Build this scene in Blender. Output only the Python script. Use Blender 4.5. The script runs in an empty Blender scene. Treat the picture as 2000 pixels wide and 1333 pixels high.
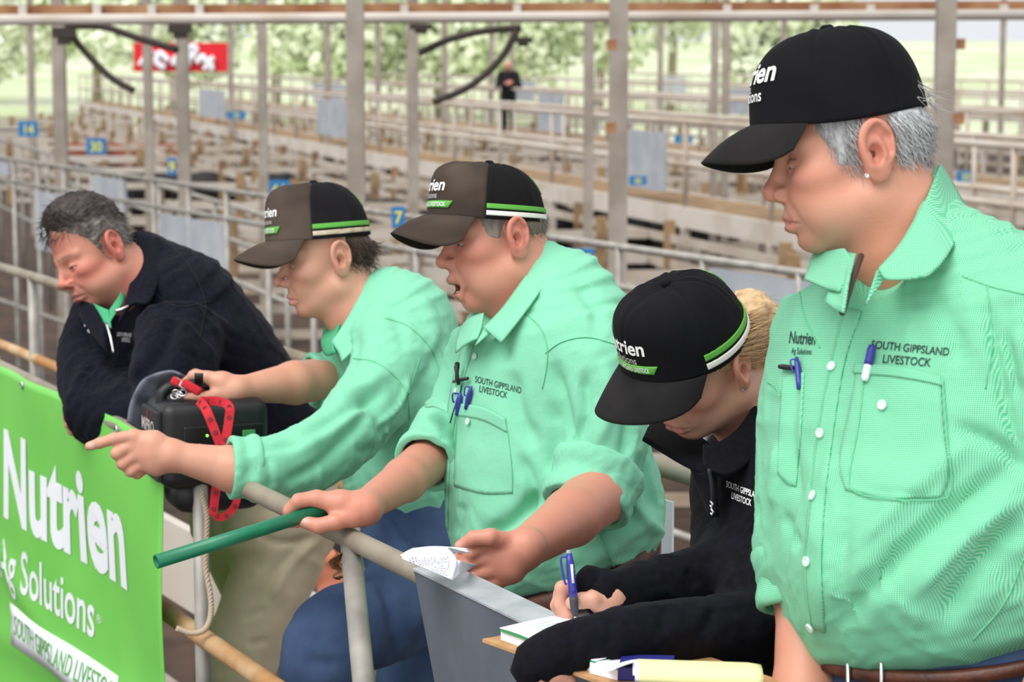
import bpy, bmesh, math, random
import numpy as np
from mathutils import Vector, Matrix
from mathutils.bvhtree import BVHTree

random.seed(7); np.random.seed(7)
SC = bpy.context.scene
COL = SC.collection

# ------------------------------------------------------------------ camera
F = 4500.0                      # focal length in pixels of the 2000 x 1333 frame
TH = math.radians(7.04)         # the camera looks down a little
CAMZ = 1.75
cd = bpy.data.cameras.new('camera'); cam = bpy.data.objects.new('camera', cd); COL.objects.link(cam)
cd.sensor_width = 36.0; cd.lens = 36.0 * F / 2000.0
cd.clip_start = 0.05; cd.clip_end = 2000
cd.dof.use_dof = True; cd.dof.focus_distance = 3.1; cd.dof.aperture_fstop = 9.5
cam.location = (0, 0, CAMZ); cam.rotation_euler = (math.pi / 2 - TH, 0, 0)
SC.camera = cam

# ------------------------------------------------------------------ sky and light
w = bpy.data.worlds.new('overcast_sky'); SC.world = w; w.use_nodes = True
wn = w.node_tree; wn.nodes.clear()
wo = wn.nodes.new('ShaderNodeOutputWorld'); bg = wn.nodes.new('ShaderNodeBackground')
tc = wn.nodes.new('ShaderNodeTexCoord'); sep = wn.nodes.new('ShaderNodeSeparateXYZ'); rmp = wn.nodes.new('ShaderNodeValToRGB')
wn.links.new(tc.outputs['Generated'], sep.inputs[0]); wn.links.new(sep.outputs['Z'], rmp.inputs[0])
rmp.color_ramp.elements[0].position = 0.0; rmp.color_ramp.elements[0].color = (0.95, 0.98, 1.02, 1)
rmp.color_ramp.elements[1].position = 0.55; rmp.color_ramp.elements[1].color = (0.85, 0.85, 0.85, 1)
sk = wn.nodes.new('ShaderNodeMapRange'); sk.inputs['From Min'].default_value = 0.0; sk.inputs['From Max'].default_value = -1.0; sk.inputs['To Min'].default_value = 1.0; sk.inputs['To Max'].default_value = 1.55
wn.links.new(sep.outputs['Y'], sk.inputs['Value']); vm = wn.nodes.new('ShaderNodeVectorMath'); vm.operation = 'SCALE'   # sky brightened behind the camera as added front fill
wn.links.new(rmp.outputs[0], vm.inputs[0]); wn.links.new(sk.outputs[0], vm.inputs['Scale']); wn.links.new(vm.outputs[0], bg.inputs['Color']); bg.inputs['Strength'].default_value = 0.85
wn.links.new(bg.outputs[0], wo.inputs[0])
sl = bpy.data.lights.new('sun', 'SUN'); sun = bpy.data.objects.new('sun', sl); COL.objects.link(sun)
sl.energy = 2.8; sl.angle = math.radians(48); sl.color = (1.0, 0.985, 0.96)
sun.rotation_euler = Vector((0.38, 0.42, -0.85)).to_track_quat('-Z', 'Y').to_euler()
SC.view_settings.view_transform = 'Standard'; SC.view_settings.look = 'None'
SC.view_settings.gamma = 1; SC.view_settings.use_curve_mapping = False
SC.view_settings.exposure = 0.06

# ------------------------------------------------------------------ frames
ST, CT = math.sin(TH), math.cos(TH)
RC = np.array([[1, 0, 0], [0, ST, -CT], [0, CT, ST]])   # camera axes as columns
def V3(*a): return np.array(a, dtype=float)
def C(px, py, d):                 # a point seen at (px, py), d metres from the camera: camera axes
    return V3((px - 1000) / F * d, (666.5 - py) / F * d, -d)
def toW(v): return np.asarray(v) @ RC.T + V3(0, 0, CAMZ)
def fromW(v): return (np.asarray(v) - V3(0, 0, CAMZ)) @ RC
def W(px, py, d): return toW(C(px, py, d))
def PX(v):                        # camera axes -> pixels
    v = np.asarray(v); return np.stack([1000 + F * v[..., 0] / -v[..., 2], 666.5 - F * v[..., 1] / -v[..., 2]], -1)
def on_z(px, py, z):              # the point at height z seen at (px, py)
    r = toW(C(px, py, 1.0)) - V3(0, 0, CAMZ); return V3(0, 0, CAMZ) + r * ((z - CAMZ) / r[2])

# ------------------------------------------------------------------ materials
def newmat(name):
    m = bpy.data.materials.new(name); m.use_nodes = True
    return m, m.node_tree, m.node_tree.nodes['Principled BSDF']
def srgb(r, g, b):
    f = lambda c: (c / 12.92 if c <= 0.04045 else ((c + 0.055) / 1.055) ** 2.4)
    return (f(r / 255), f(g / 255), f(b / 255), 1)
def mat(name, col, rough=0.6, metal=0.0, col2=None, scale=8.0, detail=4, bump=0.0, bscale=60.0, lo=0.4, hi=0.65, sheen=0.0, spec=None, stretch=None):
    m, nt, b = newmat(name); N = nt.nodes; L = nt.links
    b.inputs['Base Color'].default_value = col; b.inputs['Roughness'].default_value = rough; b.inputs['Metallic'].default_value = metal
    if spec is not None: b.inputs['Specular IOR Level'].default_value = spec
    if sheen: b.inputs['Sheen Weight'].default_value = sheen
    if col2 is not None or bump:
        t = N.new('ShaderNodeTexCoord'); mp = N.new('ShaderNodeMapping'); L.new(t.outputs['Object'], mp.inputs[0])
        if stretch: mp.inputs['Scale'].default_value = stretch
    if col2 is not None:
        n = N.new('ShaderNodeTexNoise'); n.inputs['Scale'].default_value = scale; n.inputs['Detail'].default_value = detail
        L.new(mp.outputs[0], n.inputs[0]); r = N.new('ShaderNodeValToRGB')
        r.color_ramp.elements[0].position = lo; r.color_ramp.elements[1].position = hi
        r.color_ramp.elements[0].color = col; r.color_ramp.elements[1].color = col2
        L.new(n.outputs[0], r.inputs[0]); L.new(r.outputs[0], b.inputs['Base Color'])
    if bump:
        n2 = N.new('ShaderNodeTexNoise'); n2.inputs['Scale'].default_value = bscale; n2.inputs['Detail'].default_value = 3
        L.new(mp.outputs[0], n2.inputs[0]); bp = N.new('ShaderNodeBump'); bp.inputs['Strength'].default_value = bump; bp.inputs['Distance'].default_value = 0.004
        L.new(n2.outputs[0], bp.inputs['Height']); L.new(bp.outputs[0], b.inputs['Normal'])
    return m
def cmat(name, rough=0.5, sss=0.0, bump=0.0, bscale=300, sheen=0.0, dist=0.001, spec=None):   # colour from the mesh attribute "Col"
    m, nt, b = newmat(name); N = nt.nodes; L = nt.links
    a = N.new('ShaderNodeAttribute'); a.attribute_name = 'Col'; L.new(a.outputs['Color'], b.inputs['Base Color'])
    b.inputs['Roughness'].default_value = rough
    if spec is not None: b.inputs['Specular IOR Level'].default_value = spec
    if sss:
        b.inputs['Subsurface Weight'].default_value = sss; b.inputs['Subsurface Radius'].default_value = (1.0, 0.35, 0.2); b.inputs['Subsurface Scale'].default_value = 0.006
    if sheen: b.inputs['Sheen Weight'].default_value = sheen
    if bump:
        t = N.new('ShaderNodeTexCoord'); n2 = N.new('ShaderNodeTexNoise'); n2.inputs['Scale'].default_value = bscale; n2.inputs['Detail'].default_value = 4
        L.new(t.outputs['Object'], n2.inputs[0]); bp = N.new('ShaderNodeBump'); bp.inputs['Strength'].default_value = bump; bp.inputs['Distance'].default_value = dist
        L.new(n2.outputs[0], bp.inputs['Height']); L.new(bp.outputs[0], b.inputs['Normal'])
    return m

# ------------------------------------------------------------------ objects
def tag(o, label=None, cat=None, group=None, kind=None):
    if label: o['label'] = label
    if cat: o['category'] = cat
    if group: o['group'] = group
    if kind: o['kind'] = kind
    return o
def empty(name, loc):
    o = bpy.data.objects.new(name, None); COL.objects.link(o); o.location = loc; o.empty_display_size = 0.1; return o
def root_of(o):
    l = Vector(o.location)
    while o.parent: o = o.parent; l = l + o.location
    return l
def link(name, me, parent=None, loc=None):
    o = bpy.data.objects.new(name, me); COL.objects.link(o)
    if parent: o.parent = parent
    if loc is not None: o.location = loc
    return o
def mesh(name, v, f, m, parent=None, smooth=True, world=True, col=None, matidx=None, origin=None):
    """one mesh object; v in world metres. Under a parent its vertices are kept relative to the parent's place."""
    v = np.asarray(v, dtype=np.float64).reshape(-1, 3)
    if parent is not None: off = np.array(root_of(parent))
    elif origin is not None: off = np.array(origin, dtype=float)
    else: off = np.array([v[:, 0].mean(), v[:, 1].mean(), v[:, 2].min()])
    me = bpy.data.meshes.new(name); vv = v - off
    if isinstance(f, np.ndarray):
        n = f.shape[1]; me.vertices.add(len(vv)); me.vertices.foreach_set('co', vv.ravel())
        me.loops.add(f.size); me.loops.foreach_set('vertex_index', f.ravel().astype(np.int32))
        me.polygons.add(len(f)); me.polygons.foreach_set('loop_start', np.arange(0, f.size, n, dtype=np.int32))
        try: me.polygons.foreach_set('loop_total', np.full(len(f), n, dtype=np.int32))
        except Exception: pass
        me.update(calc_edges=True); me.validate()
    else:
        me.from_pydata([tuple(x) for x in vv], [], f)
    for mm in (m if isinstance(m, (list, tuple)) else [m]): me.materials.append(mm)
    if col is not None:
        a = me.color_attributes.new('Col', 'FLOAT_COLOR', 'POINT')
        c = np.ones((len(v), 4)); c[:, :3] = np.asarray(col)[:, :3]; a.data.foreach_set('color', c.ravel())
    if smooth: me.polygons.foreach_set('use_smooth', [True] * len(me.polygons))
    if matidx is not None: me.polygons.foreach_set('material_index', list(matidx))
    me.update()
    return link(name, me, parent, None if parent else tuple(off))

class MB:                         # collects boxes, tubes and grids, builds ONE mesh object
    def __init__(s): s.v = []; s.f = []
    def add(s, v, f):
        n = len(s.v); s.v += [tuple(x) for x in v]; s.f += [tuple(i + n for i in q) for q in f]; return s
    def box(s, c, size, rx=None):  # rx: 3x3 axes as columns
        R = np.eye(3) if rx is None else np.asarray(rx); h = np.array(size) / 2
        vs = [np.array(c) + R @ (h * V3(a, b, d)) for a in (-1, 1) for b in (-1, 1) for d in (-1, 1)]
        return s.add(vs, [(0, 1, 3, 2), (4, 6, 7, 5), (0, 4, 5, 1), (2, 3, 7, 6), (0, 2, 6, 4), (1, 5, 7, 3)])
    def bar(s, a, b, wd, ht, up=(0, 0, 1)):   # a rectangular bar from a to b
        a = np.array(a, float); b = np.array(b, float); t = b - a; L = np.linalg.norm(t); t = t / L
        u = np.array(up, float); sd = np.cross(t, u); sd /= np.linalg.norm(sd); u = np.cross(sd, t)
        return s.box((a + b) / 2, (L, wd, ht), np.stack([t, sd, u], 1))
    def tube(s, pts, r, n=12, caps=True):
        v, f = tube_mesh(pts, r, n, caps); return s.add(v, f)
    def build(s, name, m, parent=None, smooth=False, origin=None): return mesh(name, s.v, s.f, m, parent, smooth, origin=origin)

def tube_mesh(pts, r, n=12, caps=True, flat=None):
    pts = np.array(pts, float); k = len(pts); r = np.atleast_1d(np.array(r, float)); r = np.interp(np.linspace(0, 1, k), np.linspace(0, 1, len(r)), r) if len(r) > 1 else np.full(k, r[0])
    T = np.gradient(pts, axis=0); T /= np.linalg.norm(T, axis=1)[:, None] + 1e-12
    up = V3(0, 0, 1) if abs(T[0][2]) < 0.9 else V3(1, 0, 0)
    a = np.cross(T[0], up); a /= np.linalg.norm(a); vs = []
    for i in range(k):
        a = a - T[i] * a.dot(T[i]); a /= np.linalg.norm(a); b = np.cross(T[i], a)
        for j in range(n):
            q = 2 * math.pi * j / n; vs.append(pts[i] + r[i] * (math.cos(q) * a + math.sin(q) * b * (flat or 1)))
    fs = [(i * n + j, i * n + (j + 1) % n, (i + 1) * n + (j + 1) % n, (i + 1) * n + j) for i in range(k - 1) for j in range(n)]
    if caps: fs += [tuple(range(n - 1, -1, -1)), tuple((k - 1) * n + j for j in range(n))]
    return vs, fs
def spline(pts, n):               # Catmull-Rom through the points, n samples
    P = np.array(pts, float); k = len(P)
    if k == 2: return P[0] + (P[1] - P[0]) * np.linspace(0, 1, n)[:, None]
    Q = np.vstack([2 * P[0] - P[1], P, 2 * P[-1] - P[-2]]); out = []
    for u in np.linspace(0, k - 1, n):
        i = min(int(u), k - 2); t = u - i; a, b, c, d = Q[i:i + 4]
        out.append(0.5 * (2 * b + (c - a) * t + (2 * a - 5 * b + 4 * c - d) * t * t + (3 * b - a - 3 * c + d) * t ** 3))
    return np.array(out)
def grid_faces(nr, nc, wrap=False):
    return [(i * nc + j, i * nc + (j + 1) % nc, (i + 1) * nc + (j + 1) % nc, (i + 1) * nc + j) for i in range(nr - 1) for j in range(nc if wrap else nc - 1)]
def solid_grid(g, th):            # a grid of points (rows, columns, 3) as a closed sheet th thick
    g = np.asarray(g, float); nr, nc = g.shape[:2]
    du = np.gradient(g, axis=0); dv = np.gradient(g, axis=1); n = np.cross(du, dv); n /= np.linalg.norm(n, axis=2)[..., None] + 1e-12
    a = (g + n * th / 2).reshape(-1, 3); b = (g - n * th / 2).reshape(-1, 3); m = nr * nc
    f = grid_faces(nr, nc); fs = [tuple(q) for q in f] + [tuple(i + m for i in reversed(q)) for q in f]
    rim = [j for j in range(nc)] + [i * nc + nc - 1 for i in range(1, nr)] + [(nr - 1) * nc + j for j in range(nc - 2, -1, -1)] + [i * nc for i in range(nr - 2, 0, -1)]
    for i in range(len(rim)):
        p, q = rim[i], rim[(i + 1) % len(rim)]; fs.append((q, p, p + m, q + m))
    return np.vstack([a, b]), fs
def resample(rows, nr, nc):       # smooth a coarse grid of control points
    R = np.array([spline(r, nc) for r in rows]); return np.stack([spline(R[:, j], nr) for j in range(nc)], 1)

# ------------------------------------------------------------------ distance fields (numpy) and their skin
def dot(a, b): return (a * b).sum(-1)
def smin(a, b, k): h = np.clip(0.5 + 0.5 * (b - a) / k, 0, 1); return b + (a - b) * h - k * h * (1 - h)
def smax(a, b, k): return -smin(-a, -b, k)
def cap(p, a, b, ra, rb):
    a = np.asarray(a, float); b = np.asarray(b, float); ba = b - a; pa = p - a
    t = np.clip(pa @ ba / (ba @ ba + 1e-12), 0, 1); return np.sqrt(((pa - t[:, None] * ba) ** 2).sum(1)) - (ra + (rb - ra) * t)
def ell(p, c, r):
    q = (p - np.asarray(c, float)) / np.asarray(r, float); k0 = np.sqrt((q * q).sum(1)) + 1e-9; q = q / np.asarray(r, float)
    return k0 * (k0 - 1) / (np.sqrt((q * q).sum(1)) + 1e-9)
def loft(p, pts, rad, B, n=22, endr=0.6, rnd=False):
    """a limb or trunk: axis points, (half width, half depth) at each, B = the depth direction (one, or one per point)"""
    P = spline(pts, n); R = spline(np.array(rad, float), n); Bs = spline(np.broadcast_to(np.array(B, float), (len(pts), 3)), n)
    best = np.full(len(p), 1e9)
    for i in range(n - 1):
        a, b = P[i], P[i + 1]; ba = b - a; L2 = ba @ ba + 1e-12; T = ba / math.sqrt(L2)
        bb = Bs[i] - T * (Bs[i] @ T); bb = bb / np.linalg.norm(bb); aa = np.cross(T, bb)
        pa = p - a; t = np.clip(pa @ ba / L2, 0, 1); q = pa - t[:, None] * ba
        rx = R[i, 0] + (R[i + 1, 0] - R[i, 0]) * t; ry = R[i, 1] + (R[i + 1, 1] - R[i, 1]) * t; rz = np.minimum(rx, ry) * (endr if not rnd else np.where(t <= 0, endr, 1.0) if i == 0 else np.where(t >= 1, endr, 1.0) if i == n - 2 else 1.0)
        u, v, w_ = q @ aa / rx, q @ bb / ry, q @ T / rz
        k0 = np.sqrt(u * u + v * v + w_ * w_) + 1e-9; k1 = np.sqrt((u / rx) ** 2 + (v / ry) ** 2 + (w_ / rz) ** 2) + 1e-9
        np.minimum(best, k0 * (k0 - 1) / k1, out=best)
    return best
def limb(p, pts, r, k=0.01):      # a chain of round cones
    d = None
    for i in range(len(pts) - 1):
        c = cap(p, pts[i], pts[i + 1], r[i], r[i + 1]); d = c if d is None else smin(d, c, k)
    return d
def skin(fn, lo, hi, h, B=10, safety=1.5):
    """surface nets over the zero set of fn inside the box; returns vertices and quads"""
    lo = np.asarray(lo, float); nb = np.ceil((np.asarray(hi) - lo) / (h * B)).astype(int); n = nb * B + 1
    D = np.empty(n, np.float32)
    bc = np.stack(np.meshgrid(*[np.arange(k) for k in nb], indexing='ij'), -1).reshape(-1, 3)
    dc = fn(lo + (bc + 0.5) * B * h); D[...] = 1.0
    keep = np.abs(dc) < B * h * 0.5 * 1.7321 * safety + 2 * h
    for (i, j, k), d in zip(bc[~keep], dc[~keep]):
        if d < 0: D[i * B:i * B + B + 1, j * B:j * B + B + 1, k * B:k * B + B + 1] = -1.0
    g = np.stack(np.meshgrid(*[np.arange(B + 1)] * 3, indexing='ij'), -1).reshape(-1, 3); kb = bc[keep]
    for s in range(0, len(kb), 150):
        q = kb[s:s + 150]; pts = (lo + (q[:, None, :] * B + g[None]) * h).reshape(-1, 3); d = fn(pts).reshape(len(q), B + 1, B + 1, B + 1)
        for (i, j, k), dd in zip(q, d): D[i * B:i * B + B + 1, j * B:j * B + B + 1, k * B:k * B + B + 1] = dd
    S = D < 0; nx, ny, nz = n - 1
    cs = [S[a:nx + a, b:ny + b, c:nz + c] for a in (0, 1) for b in (0, 1) for c in (0, 1)]
    cnt = sum(x.astype(np.int8) for x in cs); act = np.argwhere((cnt > 0) & (cnt < 8)); vid = np.full((nx, ny, nz), -1, np.int32)
    vid[act[:, 0], act[:, 1], act[:, 2]] = np.arange(len(act))
    pos = np.zeros((len(act), 3)); num = np.zeros(len(act)); cor = [(a, b, c) for a in (0, 1) for b in (0, 1) for c in (0, 1)]
    val = {c: D[act[:, 0] + c[0], act[:, 1] + c[1], act[:, 2] + c[2]] for c in cor}
    for a in cor:
        for ax in range(3):
            if a[ax] == 0:
                b = list(a); b[ax] = 1; b = tuple(b); va, vb = val[a], val[b]; cr = (va < 0) != (vb < 0)
                t = np.where(cr, va / np.where(cr, va - vb, 1), 0); e = np.tile(np.array(a, float), (len(act), 1)); e[:, ax] += t
                pos[cr] += e[cr]; num[cr] += 1
    V = lo + (act + pos / num[:, None]) * h; Q = []
    for ax in range(3):
        o1, o2 = [(1, 2), (2, 0), (0, 1)][ax]; sl1 = [slice(None)] * 3; sl0 = [slice(None)] * 3
        sl0[ax] = slice(0, -1); sl1[ax] = slice(1, None); A = S[tuple(sl0)]; Bq = S[tuple(sl1)]; ch = np.argwhere(A != Bq)
        ch = ch[(ch[:, o1] > 0) & (ch[:, o2] > 0) & (ch[:, o1] < n[o1] - 1) & (ch[:, o2] < n[o2] - 1)]
        if not len(ch): continue
        sgn = A[ch[:, 0], ch[:, 1], ch[:, 2]]; ids = []
        for d1, d2 in ((1, 1), (0, 1), (0, 0), (1, 0)):
            c = ch.copy(); c[:, o1] -= d1; c[:, o2] -= d2; ids.append(vid[c[:, 0], c[:, 1], c[:, 2]])
        q = np.stack(ids, 1); q[~sgn] = q[~sgn][:, ::-1]; Q.append(q)
    Q = np.vstack(Q); Q = Q[(Q >= 0).all(1)]
    for _ in range(2):            # settle the vertices on the surface
        e = h * 0.3; d0 = fn(V); G = np.stack([fn(V + np.eye(3)[a] * e) - d0 for a in range(3)], 1) / e
        V = V - np.clip(d0, -h, h)[:, None] * G / np.maximum((G * G).sum(1), 0.25)[:, None] * 0.9
    return V, Q
def vnormals(V, Q):
    n = np.cross(V[Q[:, 2]] - V[Q[:, 0]], V[Q[:, 3]] - V[Q[:, 1]]); N = np.zeros_like(V)
    for k in range(4): np.add.at(N, Q[:, k], n)
    return N / (np.linalg.norm(N, axis=1)[:, None] + 1e-12)
def relax(V, Q, it=2, lam=0.5):
    e = np.vstack([Q[:, [0, 1]], Q[:, [1, 2]], Q[:, [2, 3]], Q[:, [3, 0]]])
    for _ in range(it):
        s = np.zeros_like(V); c = np.zeros(len(V)); np.add.at(s, e[:, 0], V[e[:, 1]]); np.add.at(c, e[:, 0], 1)
        V = V + lam * (s / np.maximum(c, 1)[:, None] - V)
    return V
def join(parts):
    vs, qs, n = [], [], 0
    for v, q in parts: vs.append(v); qs.append(q + n); n += len(v)
    return np.vstack(vs), np.vstack(qs)
def wnoise(p, s, seed=0, oct=3):  # smooth wandering noise, about -1..1
    r = np.random.RandomState(seed); out = np.zeros(len(p)); amp = 1.0; tot = 0
    for o in range(oct):
        K = r.normal(size=(5, 3)); K /= np.linalg.norm(K, axis=1)[:, None]; ph = r.uniform(0, 6.28, 5)
        wv = np.sin(p @ (K.T * s * 0.7) + ph); out += amp * np.sin(p @ (K[::-1].T * s) + ph[::-1] + 1.7 * wv).mean(1); tot += amp; amp *= 0.55; s *= 2.1
    return out / tot * 1.8
def seg_dist(P, a, b):
    ba = b - a; t = np.clip((P - a) @ ba / (ba @ ba + 1e-9), 0, 1); return np.hypot(*(P - a - t[:, None] * ba).T), t
def fold(V, N, strokes):
    """push cloth in or out along strokes drawn over it: (points in pixels, half width in pixels, height in mm)"""
    P = PX(V); face = np.clip(N[:, 2] * 2.5 + 0.3, 0, 1); h = np.zeros(len(V))
    for pts, wd, mm in strokes:
        s = spline(pts, max(8, len(pts) * 5)); best = np.full(len(V), 1e9); tt = np.zeros(len(V)); k = len(s) - 1
        for i in range(k):
            d, t = seg_dist(P, s[i], s[i + 1]); b = d < best; best[b] = d[b]; tt[b] = ((i + t) / k)[b]
        taper = np.clip(np.sin(np.clip(tt, 0.02, 0.98) * math.pi) * 1.6, 0, 1)
        h += mm / 1000 * np.exp(-(best / wd) ** 2 * 1.3) * taper
    return V + N * (h * face)[:, None]

# ------------------------------------------------------------------ things laid on a surface
def bvh_of(V, Q): return BVHTree.FromPolygons([tuple(x) for x in V], [tuple(int(i) for i in q) for q in Q])
def lay(bvh, px, py, off=0.0005, dflt=None):   # the camera-axes point on the cloth seen at (px, py), lifted off metres
    r = C(px, py, 1.0); h = bvh.ray_cast(Vector((0, 0, 0)), Vector(r).normalized())
    if h[0] is None: return None if dflt is None else C(px, py, dflt)
    n = np.array(h[1]); n = n if n @ r < 0 else -n
    return np.array(h[0]) + n * off
def patch(name, bvh, poly_rows, m, parent, off=0.0012, th=0.0016, nr=14, nc=14, col=None):
    """a flap of cloth following the garment: rows of pixel points"""
    g = resample([[(x, y, 0) for x, y in r] for r in poly_rows], nr, nc); out = np.zeros((nr, nc, 3)); last = None
    for i in range(nr):
        for j in range(nc):
            q = lay(bvh, g[i, j, 0], g[i, j, 1], off)
            if q is None: q = last if last is not None else C(g[i, j, 0], g[i, j, 1], 3)
            out[i, j] = q; last = q
    v, f = solid_grid(out, th); return mesh(name, toW(v), f, m, parent, col=col)
def seam(name, bvh, pts, m, parent, r=0.0009, off=0.0006, n=40):
    s = [lay(bvh, x, y, off) for x, y in spline(pts, n)]; s = [q for q in s if q is not None]
    v, f = tube_mesh(toW(np.array(s)), r, 6); return mesh(name, v, f, m, parent)
def glyphs(text, size=1.0, bold=0.0, shear=0.0, space=1.0, align='CENTER'):
    c = bpy.data.curves.new('lettering', 'FONT'); c.body = text; c.size = size; c.offset = bold; c.shear = shear; c.space_character = space
    c.align_x = align; c.resolution_u = 4; o = bpy.data.objects.new('lettering', c); COL.objects.link(o)
    dg = bpy.context.evaluated_depsgraph_get(); dg.update(); me = bpy.data.meshes.new_from_object(o.evaluated_get(dg))
    bm = bmesh.new(); bm.from_mesh(me); bmesh.ops.triangulate(bm, faces=bm.faces)
    v = np.array([x.co[:] for x in bm.verts]).reshape(-1, 3); f = [[q.index for q in x.verts] for x in bm.faces]; bm.free()
    bpy.data.objects.remove(o); bpy.data.curves.remove(c); bpy.data.meshes.remove(me); return v[:, :2], f
def embroider(name, bvh, text, x, y, height, ax, ay, m, parent, bold=0.0, shear=0.0, off=0.0009, align='CENTER', sx=1.0):
    """lettering following the cloth: origin pixel, cap height in pixels, writing direction ax, up direction ay (pixel units)"""
    v, f = glyphs(text, 1.0, bold, shear, align=align); k = height / 0.73; out = []; keep = {}
    for i, (a, b) in enumerate(v):
        q = lay(bvh, x + k * (a * ax[0] * sx + b * ay[0]), y + k * (a * ax[1] * sx + b * ay[1]), off)
        if q is not None: keep[i] = len(out); out.append(q)
    f = [[keep[i] for i in t] for t in f if all(i in keep for i in t)]
    return mesh(name, toW(np.array(out)), f, m, parent, smooth=False)
def button(name, bvh, px, py, r, m, parent, off=0.002):
    q = lay(bvh, px, py, off)
    if q is None: return None
    h = bvh.find_nearest(Vector(q)); n = np.array(h[1]); n = n if n @ q < 0 else -n
    return disc(name, q, n, r, 0.0022, m, parent)
def disc(name, c, n, r, th, m, parent, seg=20):
    n = np.array(n) / np.linalg.norm(n); a = np.cross(n, V3(0.3, 1, 0.2)); a /= np.linalg.norm(a); b = np.cross(n, a); v = []; 
    prof = [(0.0, 0.55), (0.62, 0.5), (0.8, 1.0), (1.0, 0.7), (1.0, -0.5), (0.0, -0.5)]
    for pr, z in prof:
        for j in range(seg): q = 2 * math.pi * j / seg; v.append(np.array(c) + pr * r * (math.cos(q) * a + math.sin(q) * b) + n * z * th)
    return mesh(name, toW(np.array(v)), grid_faces(len(prof), seg, True), m, parent)
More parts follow.
